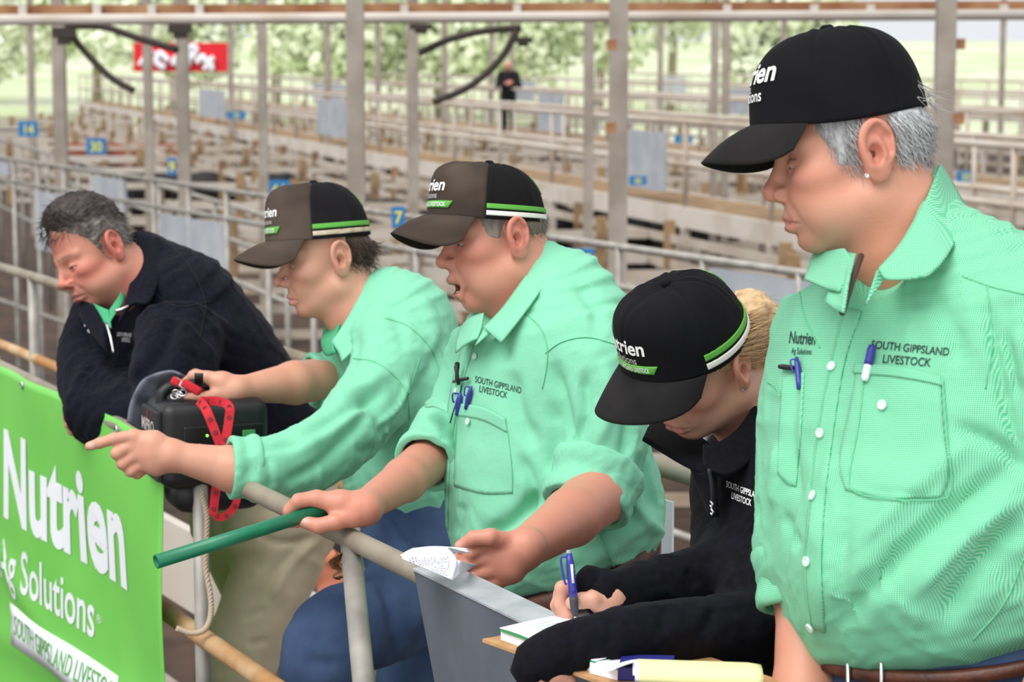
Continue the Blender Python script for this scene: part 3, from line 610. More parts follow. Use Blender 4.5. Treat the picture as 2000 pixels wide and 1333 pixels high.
# the walkway the people stand on
a, b = RL0 - RD * 3, RL1 + RD * 3.4; a2, b2 = FR0 - FD * .5, FR1 + FD * 3.2; m = MB(); 
vs = [np.array([*(q[:2]), z]) for z in (0.0, -.06) for q in (a + RN * .02, b + RN * .02, b2, a2)]
m.add(vs, [(0, 1, 2, 3), (7, 6, 5, 4), (0, 4, 5, 1), (1, 5, 6, 2), (2, 6, 7, 3), (3, 7, 4, 0)]); struct(m.build('floor_walkway', M['column']))
for q in np.linspace(0, 1, 6): m = MB(); p = a * (1 - q) + b * q; p2 = a2 * (1 - q) + b2 * q; pm = (p + p2) / 2; m.box((pm[0], pm[1], -.88), (.1, .1, 1.64)); struct(m.build('walkway_support', M['column']))
# unseen concrete deck under the camera, added to bounce light onto the people
m = MB(); vs = [V3(x0_ - .4764 * y_, y_, z_) for z_ in (0.0, -.12) for x0_, y_ in ((-3.2, -7), (1.0, -7), (1.0, 2.1), (-3.2, 2.1))]
m.add(vs, [(0, 1, 2, 3), (7, 6, 5, 4), (0, 4, 5, 1), (1, 5, 6, 2), (2, 6, 7, 3), (3, 7, 4, 0)]); struct(m.build('floor_bounce_deck', mat('pale_bounce_concrete', srgb(205, 202, 194), .9, col2=srgb(186, 182, 174), scale=3)))
for q in np.linspace(-6, 1.8, 4): m = MB(); m.box((-.9 - .4764 * q, q, -.91), (.12, .12, 1.58)); struct(m.build('walkway_support', M['column']))
# front rail
gr = empty('guard_rail', (RL0[0], RL0[1], 0)); tag(gr, 'galvanised pipe rail the people lean over, running from the green banner to the metal sheet', 'railing')
MB().tube(np.array([RL0 - RD * 3 + RD * t for t in np.linspace(0, np.linalg.norm(RL1 - RL0) + 5.6, 30)]), .0160, 20).build('top_rail', M['galv_worn'], gr, True)
MB().tube(np.array([RL0 - RD * 3 - Z * .34 - RN * .033 + RD * t for t in np.linspace(0, np.linalg.norm(RL1 - RL0) + 5.6, 30)]), .0175, 16).build('mid_rail', M['rust_pipe'], gr, True)
p = on_rail(676) - Z * .012; top = p; bt = W(711, 1340, 3.20); dr = (bt - top) / np.linalg.norm(bt - top); L = top[2] / -dr[2]
MB().tube(np.array([top + dr * L * t for t in np.linspace(0, 1, 12)]), .0160, 20).build('post', M['galv'], gr, True)
for px in (338, 96, -60): p = on_rail(px) + RN * -.035; MB().tube(np.array([p + Z * .0, V3(p[0], p[1], 0.0)]), .0145, 16).build('post', M['galv'], gr, True)
p = on_rail(1420); MB().tube(np.array([p, V3(p[0], p[1], 0.0)]), .016, 16).build('post', M['galv'], gr, True)
# dry leaf stuck in the post
rs = np.random.RandomState(3); c0 = fromW(on_rail(661)) + V3(0, -.042, .045); g = np.zeros((9, 9, 3))
for i in range(9):
    for j in range(9): u, w_ = i / 8 - .5, j / 8 - .5; g[i, j] = c0 + V3(w_ * .030 * (1 - abs(u)) + .006 * math.sin(9 * u), -u * .040, .010 * math.sin(7 * w_ + 5 * u) + .006 * rs.uniform(-1, 1)) + rs.normal(size=3) * .0016
v, f = solid_grid(g, .0015); tag(mesh('dry_leaf', toW(v), f, mat('dry_leaf', srgb(140, 98, 66), .9, col2=srgb(96, 62, 44), scale=90)), 'crumpled brown dead leaf caught on the rail post', 'leaf')
# galvanised sheet on the front rail
q0 = on_rail(836) + RN * .026 + Z * .016; Ls = 1.75; dn = toW(C(868, 1333, 3.12)) - toW(C(832, 1140, 3.14)); dn = dn / np.linalg.norm(dn); 
sp = empty('metal_panel', (q0[0], q0[1], q0[2] - .75)); tag(sp, 'dark galvanised metal sheet hung from the rail in front of the writing woman', 'panel')
m = MB(); m.add([q0, q0 + RD * Ls, q0 + RD * Ls + dn * .72, q0 + dn * .72] + [x - RN * .004 for x in (q0, q0 + RD * Ls, q0 + RD * Ls + dn * .72, q0 + dn * .72)], [(3, 2, 1, 0), (4, 5, 6, 7), (0, 1, 5, 4), (1, 2, 6, 5), (2, 3, 7, 6), (3, 0, 4, 7)]); m.build('sheet', M['sheet'], sp)
m = MB(); i0 = q0 - RN * .052 + Z * .004; m.add([q0 + RN * .002 + Z * .001, q0 + RD * Ls + RN * .002 + Z * .001, i0 + RD * Ls, i0] + [x - Z * .003 for x in (q0 + RN * .002 + Z * .001, q0 + RD * Ls + RN * .002 + Z * .001, i0 + RD * Ls, i0)], [(0, 1, 2, 3), (7, 6, 5, 4), (0, 4, 5, 1), (1, 5, 6, 2), (2, 6, 7, 3), (3, 7, 4, 0)]); m.build('folded_lip', M['sheet_lip_lit'], sp)
# banner
s_ = np.linalg.norm(on_rail(319) - RL0); bw = s_ + .06; b0 = RL0 - RD * .06 + RN * .022; nr, nc = 60, 44; g = np.zeros((nr, nc, 3)); BH = 1.15
def banner_pt(u, d, off=0.0):     # u metres along from its left end, d metres down
    rip = .006 * math.sin(4.1 * u + 2.2 * d) + .005 * math.sin(9 * d - 5 * u) * min(1, d * 3) + .004 * math.sin(17 * u + 3 * d) * max(0, 1 - d * 3) + .009 * math.exp(-((d - .42 - .25 * u) / .05) ** 2) + .008 * math.exp(-((d - .66 + .1 * u) / .04) ** 2)
    return b0 + RD * u - Z * (d - .018) + RN * (rip + off)
for i in range(nr):
    for j in range(nc): g[i, j] = banner_pt(bw * j / (nc - 1), BH * i / (nr - 1))
v, f = solid_grid(g, .0015); mb_ = mat('green_banner', srgb(112, 200, 84), .45, col2=srgb(122, 208, 92), scale=3, bump=.12, bscale=9)
bn = mesh('banner', v, f, mb_); tag(bn, 'lime green banner with white lettering tied along the front rail', 'banner')
def banner_px(x, y):              # pixel -> banner coordinates
    r = toW(C(x, y, 1)) - V3(0, 0, CAMZ); t = ((b0 - V3(0, 0, CAMZ)) @ RN) / (r @ RN); q = V3(0, 0, CAMZ) + r * t; return (q - b0) @ RD, b0[2] + .018 - q[2]
def banner_text(word, p0, p1, hpx, m, bold, shear=0.0, name='lettering'):   # baseline from pixel p0 to p1, cap height in pixels at p0
    v2, f2 = glyphs(word, 1.0, bold, shear, align='LEFT'); u0, d0 = banner_px(*p0); u1, d1 = banner_px(*p1); hh = banner_px(p0[0], p0[1] - hpx)[1]; H_ = d0 - hh; k = H_ / .73; wd = v2[:, 0].max(); P = []
    for x, y in v2: t = x / wd; P.append(banner_pt(u0 + (u1 - u0) * t, d0 + (d1 - d0) * t - y * k, .0022))
    return mesh(name, P, f2, m, bn, smooth=False)
M['banner_white'] = mat('white_print', srgb(240, 244, 250), .5); M['banner_green'] = mat('green_print', srgb(96, 178, 78), .5)
banner_text('Nutrien', (15, 1000), (243, 1146), 165, M['banner_white'], .034, .0)
banner_text('Ag Solutions', (10, 1124), (180, 1247), 80, M['banner_white'], .012)
banner_text('\u00ae', (183, 1215), (191, 1222), 16, M['banner_white'], .0)
cs = [banner_px(*q) for q in ((23, 1177), (228, 1322), (236, 1402), (29, 1258))]; gg = np.zeros((4, 20, 3))
for i in range(4):
    for j in range(20): t = j / 19; A = np.array(cs[0]) * (1 - t) + np.array(cs[1]) * t; Bq = np.array(cs[3]) * (1 - t) + np.array(cs[2]) * t; q = A + (Bq - A) * i / 3; gg[i, j] = banner_pt(q[0], q[1], .0018)
v, f = solid_grid(gg, .0012); mesh('label_bar', v, f, M['banner_white'], bn)
for ob in [banner_text('SOUTH GIPPSLAND LIVESTOCK', (33, 1238), (238, 1384), 38, M['banner_green'], .004)]:
    me = ob.data; me.transform(Matrix.Translation(Vector(RN * .0016)))
for px, py in ((52, 752), (130, 791), (222, 840), (303, 882)):
    u, d = banner_px(px, py); c = fromW(banner_pt(u, d, .003)); disc('eyelet', c, fromW(V3(0, 0, CAMZ) + RN), .009, .003, M['steel_small'], bn)
# rail on the far side of the walkway
fr = empty('guard_rail', (FR1[0], FR1[1], 0)); tag(fr, 'pipe rail behind the people on the far side of the walkway', 'railing'); Lf = np.linalg.norm(FR1 - FR0) + 4.6
MB().tube(np.array([FR0 - FD * 1 + FD * t for t in np.linspace(0, Lf, 30)]), .0165, 16).build('top_rail', M['galv_worn'], fr, True)
MB().tube(np.array([FR0 - FD * 1 - Z * .27 + FD * t for t in np.linspace(0, Lf, 30)]), .0165, 16).build('mid_rail', M['rust_pipe'], fr, True)
for t in (-.3, .40, 2.2, 4.0, 5.8, 7.4): p = FR0 + FD * t; MB().tube(np.array([p, V3(p[0], p[1], -.02)]), .0165, 14).build('post', M['galv'], fr, True)
m = MB(); p = FR1 + FD * .02; rn2 = V3(FD[1], -FD[0], 0); m.bar(p - FD * 3.0 - Z * .66 + rn2 * .03, p + FD * 1.6 - Z * .66 + rn2 * .03, .03, .22); m.build('kick_board', M['pale_beam'], fr)
m = MB(); m.bar(FR1 - FD * .00 - Z * .105 - rn2 * .0, FR1 + FD * .035 - Z * .105, .004, .1); tag(m.build('paper_card', M['paper']), 'small white card hanging under the far walkway rail', 'card')

# pens beyond the walkway: two lighter pipe fences running the same way
def pipe_fence(p0, p1, label, zs, posts, mt, r, bottom=-1.7, cards=(), ext=0.0):
    o = empty('pen_fence', (p0[0], p0[1], -1.7)); tag(o, label, 'fence', 'pipe fences of the near pens'); d = p1 - p0; L = np.linalg.norm(d); d /= L
    for z in zs: MB().tube(np.array([V3(p0[0], p0[1], z), V3(*(p1 + d * ext)[:2], z)]), r, 10).build('rail', mt, o, True)
    for t in posts: q = p0 + d * L * t; MB().tube(np.array([V3(q[0], q[1], max(zs)), V3(q[0], q[1], bottom)]), r * 1.05, 10).build('post', mt, o, True)
    for t0, t1, za, zb, mm in cards: qa, qb = p0 + d * L * t0, p0 + d * L * t1; MB().bar(V3(qa[0], qa[1], (za + zb) / 2), V3(qb[0], qb[1], (za + zb) / 2), .02, zb - za).build('board', mm, o)
    return o
zB = .95; B0, B1 = on_z(-60, 300, zB), on_z(1563, 533, zB)
pipe_fence(B0, B1, 'light pipe fence with grey boards behind the bare-headed man', (zB, zB - .17, zB - 1.15), np.linspace(0, 1, 19), M['galv'], .017, ext=2.0,
           cards=((.055, .10, .82, .92, M['grey_board']), (.16, .22, .30, .74, M['grey_board']), (.28, .34, .40, .92, M['grey_board']), (.40, .50, .34, .74, M['grey_board']), (.95, 1.06, .60, .92, M['grey_board'])))
A0, A1 = on_z(-40, 262, .45), on_z(560, 433, .45); pipe_fence(A0, A1, 'light pipe fence crossing behind at an angle, far left', (.45, .15, -.2, -.6), np.linspace(0, 1, 9), M['galv'], .022)
pA, pB = on_z(-30, 400, .2), on_z(1250, 640, .2); 
# raised catwalks across the yard
RS = .2955; CDIR = V3(-RS, 1, 0) / math.hypot(RS, 1); CN = V3(CDIR[1], -CDIR[0], 0)
def cat_pt(X0, Y): return V3(X0 - RS * Y, Y, 0)
def catwalk(X0, y0, y1, label, wd=1.0, step=2.6, boards=()):
    o = empty('catwalk', tuple(cat_pt(X0, y0) - Z * 1.7)); tag(o, label, 'catwalk', 'raised catwalks over the pens'); a, b = cat_pt(X0, y0), cat_pt(X0, y1)
    MB().bar(a - Z * .12, b - Z * .12, .06, .24).build('edge_beam', M['pale_beam'], o); MB().bar(a + CN * wd - Z * .12, b + CN * wd - Z * .12, .06, .24).build('edge_beam', M['pale_beam'], o)
    MB().bar(a + CN * wd / 2 - Z * .02, b + CN * wd / 2 - Z * .02, wd - .06, .04).build('deck', M['timber'], o)
    for side in (0, wd):
        for z in (.5, 1.0): MB().tube(np.array([a + CN * side + Z * z, b + CN * side + Z * z]), .032, 8).build('rail', M['pen_rail'], o, True)
    L = np.linalg.norm(b - a); k = int(L / step)
    for i in range(k + 1):
        q = a + CDIR * i * step
        for side in (0, wd):
            MB().tube(np.array([q + CN * side + Z * 1.0, q + CN * side]), .028, 8).build('rail_post', M['pen_rail'], o, True)
            MB().bar(q + CN * side - Z * .24, q + CN * side - Z * 1.7, .11, .11, up=(1, 0, 0)).build('leg', M['pale_beam'], o)
    for Y0, Y1, za, zb in boards: p, q = cat_pt(X0, Y0) - CN * .05 + Z * (za + zb) / 2, cat_pt(X0, Y1) - CN * .05 + Z * (za + zb) / 2; MB().bar(p, q, .02, zb - za).build('board', M['grey_board'], o)
    return o
catwalk(10.0, 17, 92, 'nearest raised catwalk with pale edge beam above the pens', boards=((27.5, 29.2, .15, .85), (44, 47, .2, .9), (58, 62, .2, .9)))
catwalk(16.0, 30, 98, 'second raised catwalk, the one the distant person stands on', boards=((36, 38, .2, .9), (50.2, 52, .1, .95), (70, 76, .2, .9)))
catwalk(24.5, 46, 104, 'third raised catwalk farther across the yard', step=3.2, boards=((60, 63, .2, .9), (80, 84, .2, .9)))
catwalk(36.0, 66, 110, 'farthest raised catwalk in front of the trees', step=4.0, boards=((84, 88, .2, .9), (97, 100, .2, .9)))
def pen_fence(p, q, label, group, mt, step=3.0, zs=(-.35, -.65, -.95, -1.25, -1.55), w_=.10):
    o = empty('pen_fence', (p[0], p[1], -1.7)); tag(o, label, 'fence', group); d = q - p; L = np.linalg.norm(d); d = d / L
    for z in zs: MB().bar(p + Z * z, q + Z * z, .03, w_).build('rail', mt, o)
    for i in range(int(L / step) + 1): c = p + d * i * step; MB().box((c[0], c[1], -.92), (.13, .13, 1.56)).build('post', M['timber'], o)
for k, (X0, y0, y1, lb) in enumerate(((7.2, 13, 80, 'long rail fence of the pens in front of the nearest catwalk'), (9.75, 17, 90, 'long rail fence under the nearest catwalk'), (13.2, 25, 92, 'long rail fence between the first two catwalks'), (15.8, 30, 96, 'long rail fence under the second catwalk'), (20.5, 38, 100, 'long rail fence between second and third catwalks'), (29.5, 54, 104, 'long rail fence between third and farthest catwalks'))):
    pen_fence(cat_pt(X0, y0), cat_pt(X0, y1), lb, 'long rail fences of the pens', M['pen_rail'], step=3.4)
for k in range(13):
    Y = 17 + k * 5.2; p, q = cat_pt(5.0 - .12 * k, Y), cat_pt(9.7, Y); p2, q2 = cat_pt(10.9, Y + 2.0), cat_pt(15.9, Y + 2.0)
    g_ = 'cross fences between the pens'
    pen_fence(p + V3(0, 0, 0), q, 'timber-posted cross fence dividing the pens before the nearest catwalk', g_, M['pen_rail'], step=2.2)
    if k < 11: pen_fence(p2, q2, 'timber-posted cross fence dividing the pens behind the nearest catwalk', g_, M['pen_rail'], step=2.4)
# number plates on the pens
def plate(px, py, d, wpx, hpx, txt, label, yaw=0.0):
    c = W(px, py, d); sx = wpx / F * d; sy = hpx / F * d; o = empty('number_plate', tuple(c)); tag(o, label, 'sign', 'blue number plates on the pens')
    MB().box(c, (sx, .02, sy)).build('plate', M['sign_blue'], o); v2, f2 = glyphs(txt, 1.0, .02); k = sy * .62 / .73
    P = [c + V3(x * k * .9, -.013, (y - .36) * k) for x, y in v2]; mesh('number', P, f2, M['sign_yellow'], o, smooth=False); return o
for px, py, d, wp, hp, tx, lb in ((55, 252, 24, 38, 30, '14', 'blue plate with yellow number, farthest left of the pens'), (188, 286, 21, 38, 32, '30', 'blue plate with yellow number in front of the red-brown cattle'), (336, 325, 19, 16, 34, '9', 'narrow blue plate beside the paired columns at left'), (546, 372, 14.5, 40, 40, '61', 'blue plate with yellow number just above the young man\'s cap'),
        (462, 225, 40, 36, 14, '52', 'small blue plate on the second catwalk beam at left'), (1132, 508, 9.2, 56, 44, '100', 'blue plate with yellow number right of the shouting man\'s collar'), (1246, 353, 26, 34, 18, '40', 'small blue plate on the beam right of the big column'), (1335, 272, 40, 36, 14, '36', 'faint blue plate under the grey cap brim'), (1886, 345, 30, 36, 22, '25', 'blue plate between the right column and the frame edge'),
        (778, 424, 9.6, 26, 40, '7', 'blue plate low behind the shouting man\'s cap brim')): plate(px, py, d, wp, hp, tx, lb)
# columns and high rails of the shed
def column(px, d, wpx, top=7.5, name='column'):
    p = W(px, 110, d); r = wpx / F * d; o = MB().box((p[0], p[1], (top - 1.7) / 2), (r, r, top + 1.7)).build(name, M['column']); struct(o); return o
for px, d, wp in ((115, 19, 24), (288, 27, 17), (356, 20, 23), (512, 27, 18), (694, 13.8, 34), (806, 22, 22), (1150, 22, 20), (1208, 13.2, 36), (1396, 30, 15), (1418, 30, 15), (1846, 13, 36), (1958, 34, 10), (640, 48, 12), (738, 52, 11), (868, 52, 11), (960, 60, 10), (1000, 66, 9), (1290, 50, 10), (1530, 46, 10), (60, 44, 12), (450, 56, 10)): column(px, d, wp)
MB().tube(np.array([W(-250, 40, 14.4), W(2300, 27, 14.4)]), .034, 12).build('beam', M['pale_beam'], None, True)['kind'] = 'structure'
MB().bar(W(-250, 21, 14.5), W(2300, 10, 14.5), .05, .062).build('beam', M['rust_beam'])['kind'] = 'structure'
for x in (45, 190, 297, 390, 790, 1010, 1420, 1590, 1700, 1960): m = MB(); m.box(W(x, 22, 14.44), (.05, .05, .085)); struct(m.build('beam_clip', M['pale_beam']))
for x, d in ((123, 15), (335, 15), (1505, 14.2), (1872, 13), (1195, 13.1), (1195, 13.15)): pass
def strut(pts, d, label, r=.024):
    o = MB().tube(spline([W(x, y, d) for x, y in pts], 30), r, 8).build('bent_rod', M['dark_iron'], None, True); tag(o, label, 'rod', 'bent iron rods under the shed beam')
strut([(128, 50), (200, 52), (262, 72), (348, 98)], 15.5, 'upper bent iron rod running from the left bracket to the second column'); strut([(130, 55), (165, 100), (215, 150), (262, 178)], 15.5, 'lower bent iron rod sagging from the left bracket')
strut([(818, 104), (880, 76), (950, 60), (1018, 54)], 15.5, 'upper bent iron rod from the blue-grey column to the middle bracket'); strut([(1010, 60), (975, 118), (915, 170), (845, 200)], 15.5, 'lower bent iron rod falling left from the middle bracket')
for x, y, w_, h_, lb in ((125, 64, 42, 36, 'dark iron bracket atop the left column'), (352, 56, 44, 30, 'dark iron bracket atop the paired column'), (1022, 78, 36, 20, 'brown iron bracket under the middle of the beam'), (822, 52, 44, 20, 'dark iron bracket atop the blue-grey column')):
    c = W(x, y, 15.4); k = 15.4 / F; m = MB(); m.box(c, (w_ * k, .08, h_ * k * .55)); m.box(c - Z * h_ * k * .4, (w_ * k * .55, .07, h_ * k * .5)); tag(m.build('bracket', M['dark_iron']), lb, 'bracket')
for x, y in ((1195, 88), (1193, 250), (1874, 86), (1872, 232)): m = MB(); m.box(W(x, y, 13.0), (.055, .06, .06)); struct(m.build('column_lug', M['rust_beam']))
# far red banner, white sheets, boards
c = W(358, 112, 62); k = 62 / F; rb = MB().box(c, (193 * k, .05, 56 * k)).build('banner', mat('red_banner', srgb(228, 24, 40), .6)); tag(rb, 'red banner with white script far back at upper left', 'banner')
for pts, r in (([(272, 128), (284, 110), (300, 100)], .06), ([(330, 120), (312, 104), (306, 122), (322, 134)], .09), ([(338, 128), (345, 112), (352, 128)], .08), ([(368, 130), (372, 92), (384, 96), (374, 116)], .07), ([(384, 124), (396, 110), (404, 122), (418, 112)], .08), ([(398, 136), (412, 124), (414, 138)], .07)):
    MB().tube(spline([W(x, y, 61.9) for x, y in pts], 16), r, 8).build('white_script', M['banner_white'], rb, True)
# ------------------------------------------------------------------ people: shared builders
def yawvec(deg): y = math.radians(deg); return V3(-math.sin(y), 0, math.cos(y))     # facing direction in camera axes
def rows(d0, rs):                 # [(px, py, extra depth, half width, half depth)] -> axis points and radii
    return [C(r[0], r[1], d0 + r[2]) for r in rs], [(r[3], r[4]) for r in rs]
def bounds(pts, rad, pad=.03):
    P = np.array(pts); R = np.array([max(r) if np.ndim(r) else r for r in rad])[:, None]; return (P - R).min(0) - pad, (P + R).max(0) + pad
def garment(d0, trunk, B, sleeves, k=.035, h=.005, noise=(.0022, 22), strokes=(), cut=None, seed=1, smooth=1, kt=None, crease=(.0050, 42, -50), crease2=(.0030, 80, 35)):
    tp, tr = rows(d0, trunk); sl = [rows(d0, s) for s in sleeves]
    los, his = [], []
    for p, r in [(tp, tr)] + sl: a, b = bounds(p, r); los.append(a); his.append(b)
    def fn(p):
        d = loft(p, tp, tr, B, endr=.35)
        for q, r in sl: d = smin(d, loft(p, q, r, V3(0, 0, 1), endr=.25), k)
        if cut: d = cut(p, d)
        return d
    V, Q = skin(fn, np.min(los, 0), np.max(his, 0), h); V = relax(V, Q, smooth); N = vnormals(V, Q)
    hgt = noise[0] * wnoise(V, noise[1], seed)
    for i, (am, fq, dg) in enumerate((crease, crease2)):      # pulled creases: long soft ridges lying one way, fading in and out
        c_, s_ = math.cos(math.radians(dg)), math.sin(math.radians(dg)); q = np.stack([(V[:, 0] * c_ + V[:, 1] * s_) * .30, -V[:, 0] * s_ + V[:, 1] * c_, V[:, 2] * .7], 1) + .012 * np.stack([wnoise(V, 14, seed + 30 + i), wnoise(V, 14, seed + 40 + i), wnoise(V, 14, seed + 50 + i)], 1)
        hgt = hgt + am * np.clip(.55 + .9 * wnoise(V, 11, seed + 60 + i, 2), 0, 1) * (np.clip(1 - 1.7 * np.abs(wnoise(q, fq, seed + 70 + i, 2)), 0, 1) ** 2 - .25)
    V = V + N * hgt[:, None]; N = vnormals(V, Q)
    V = fold(V, N, strokes); return V, Q
def weave_attr(o, V, fwd):        # thread coordinates for a woven check: across and along the garment
    L = np.cross(V3(0, 1, 0), fwd); a = o.data.attributes.new('weave', 'FLOAT_VECTOR', 'POINT')
    n = np.stack([V @ L, V[:, 1], np.zeros(len(V))], 1); a.data.foreach_set('vector', n.astype(np.float32).ravel())
def limb_skin(pts, r, h=.003, k=.01):
    lo, hi = bounds(pts, r); return skin(lambda p: limb(p, pts, r, k), lo, hi, h)
def hand_sdf(fingers, palm, kf=.0035, kp=.010, kj=.006):
    def fn(p):
        d = limb(p, palm[0][0], palm[0][1], kp)
        for q, r in palm[1:]: d = smin(d, limb(p, q, r, kp), kp)
        for q, r in fingers: d = smin(d, limb(p, q, r, kf), kj)
        return d
    return fn
def hand_mesh(fingers, palm, h=.0016, **k):
    lo, hi = bounds(np.vstack([q for q, r in fingers + palm]), np.hstack([r for q, r in fingers + palm]), .008); return skin(hand_sdf(fingers, palm, **k), lo, hi, h)
def relaxed_hand(wr, dr, th, s=1.0, curl=.5):
    """wrist, hand direction, thumb side: five fingers, softly curled"""
    dr = dr / np.linalg.norm(dr); th = th - dr * (th @ dr); th /= np.linalg.norm(th); nn = np.cross(dr, th); fs = []
    for i, (o, L) in enumerate([(.030, .070), (.010, .078), (-.010, .073), (-.028, .058)]):
        a = wr + s * (dr * .088 + th * o); pts = [a]; ang = 0
        for j, fr in enumerate((.45, .32, .23)): ang += curl * (.5 + .4 * j); pts.append(pts[-1] + s * L * fr * (dr * math.cos(ang) + nn * math.sin(ang)))
        fs.append((np.array(pts), np.array([.0098, .0088, .0082, .0070]) * s))
    t0 = wr + s * (dr * .028 + th * .026); fs.append((np.array([t0, t0 + s * (dr * .030 + th * .020 + nn * .010), t0 + s * (dr * .058 + th * .028 + nn * .018), t0 + s * (dr * .082 + th * .027 + nn * .022)]), np.array([.014, .0115, .010, .008]) * s))
    pl = [(np.array([wr - dr * .02, wr + s * (dr * .045 + th * o * .7), wr + s * (dr * .086 + th * o)]), np.array([.021, .017, .0115]) * s) for o in (.030, .010, -.010, -.028)]
    return fs, pl
def fpts(d0, lst): return np.array([C(x, y, d0 + z) for x, y, z in lst])
def skin_cols(V, base, red=(.62, .22, .16), amt=.12, spots=()):
    c = np.tile(np.array(base, float), (len(V), 1)); m = np.clip(amt * (1 + .9 * wnoise(V, 70, 4) + .5 * wnoise(V, 300, 6)), 0, 1)[:, None]; c = c * (1 - m) + np.array(red) * m
    P = PX(V)
    for x, y, r, colr, s in spots: m = (s * np.exp(-((P[:, 0] - x) ** 2 + (P[:, 1] - y) ** 2) / r ** 2))[:, None]; c = c * (1 - m) + np.array(colr) * m
    return c
def cuff(name, a, b, ra, rb, m, parent, th=.006, h=.0025, B=(0, 0, 1), noise=.0016, seed=3, flat=1.0):
    """a rolled sleeve end: a thick hollow band round the arm from a to b"""
    a, b = np.asarray(a), np.asarray(b); t = (b - a) / np.linalg.norm(b - a)
    def fn(p):
        q = p - a; x = q @ t; r = q - x[:, None] * t; L = np.linalg.norm(b - a); u = np.clip(x / L, 0, 1); rad = ra + (rb - ra) * u + .0022 * np.sin(u * 9)
        rr = np.sqrt((r ** 2).sum(1)) + noise * wnoise(p, 60, seed, 2) + .0012 * wnoise(p, 170, seed + 1, 2); d = np.abs(rr - rad) - th / 2; return smax(d, np.abs(x - L / 2) - L / 2, .004)
    lo = np.minimum(a, b) - max(ra, rb) - .015; hi = np.maximum(a, b) + max(ra, rb) + .015; V, Q = skin(fn, lo, hi, h); return mesh(name, toW(V), Q, m, parent)
def sheet(name, d0, ctrl, m, parent, th=.002, nr=16, nc=16, col=None, smooth=True):
    g = resample([[C(x, y, d0 + z) for x, y, z in r] for r in ctrl], nr, nc); v, f = solid_grid(g, th); return mesh(name, toW(v), f, m, parent, col=col, smooth=smooth)
def legs(parent, d0, hip, B, feet, m, name='trousers', ra=.17, rb=.135, h=.007, knee=None, strokes=(), thick=1.0, seed=4, hh=.1, kr=.062):
    """trousers from the waist down to two boots on the walkway; feet = ground points (world x, y)"""
    tp, tr = rows(d0, hip); ctr = tp[-1]; up = fromW(V3(0, 0, 1)) - fromW(V3(0, 0, 0)); L = np.cross(up, B); L /= np.linalg.norm(L); ls = []
    for sg, ft in zip((1, -1), feet):
        f = fromW(V3(ft[0], ft[1], .09)); a = ctr + L * sg * .085 - up * .02
        kn = (a + f) / 2 + B * .03 if knee is None else fromW(V3(*knee[0 if sg > 0 else 1])); ls.append(([a, a * .5 + kn * .5, kn, kn * .45 + f * .55, f], [(.095 * thick, .10 * thick), (.084 * thick, .09 * thick), (kr, kr), (.060, .062), (.056, .06)]))
    los, his = [], []
    for p, r in [(tp, tr)] + ls: a, b = bounds(p, r); los.append(a); his.append(b)
    def fn(p):
        d = loft(p, tp, tr, B, endr=.4)
        e = None
        for q, r in ls: c = loft(p, q, r, L, endr=.25, rnd=True); e = c if e is None else np.minimum(e, c)
        return smin(d, e, .03)
    V, Q = skin(fn, np.min(los, 0), np.max(his, 0), h); N = vnormals(V, Q); V = V + N * (.004 * wnoise(V * V3(1, .7, 1), 20, seed) + .0016 * wnoise(V, 60, seed + 1))[:, None]; N = vnormals(V, Q); V = fold(V, N, strokes)
    o = mesh(name, toW(V), Q, m, parent)
    for ft in feet:
        fw = toW(B) - toW(V3(0, 0, 0)); fw[2] = 0; fw /= np.linalg.norm(fw); c = V3(ft[0], ft[1], 0)
        fn2 = lambda p: smax(smin(cap(p, c + V3(0, 0, .05), c + V3(0, 0, .16), .052, .056), cap(p, c + V3(0, 0, .042) - fw * .02, c + fw * .15 + V3(0, 0, .034), .045, .036), .03), .002 - p[:, 2], .004)
        V2, Q2 = skin(fn2, c - .24, c + .26, .008); mesh('boot', V2, Q2, M['boot'], parent)
    return V, Q
def ground_pt(px, py, d): q = W(px, py, d); return (q[0], q[1], 0.0)
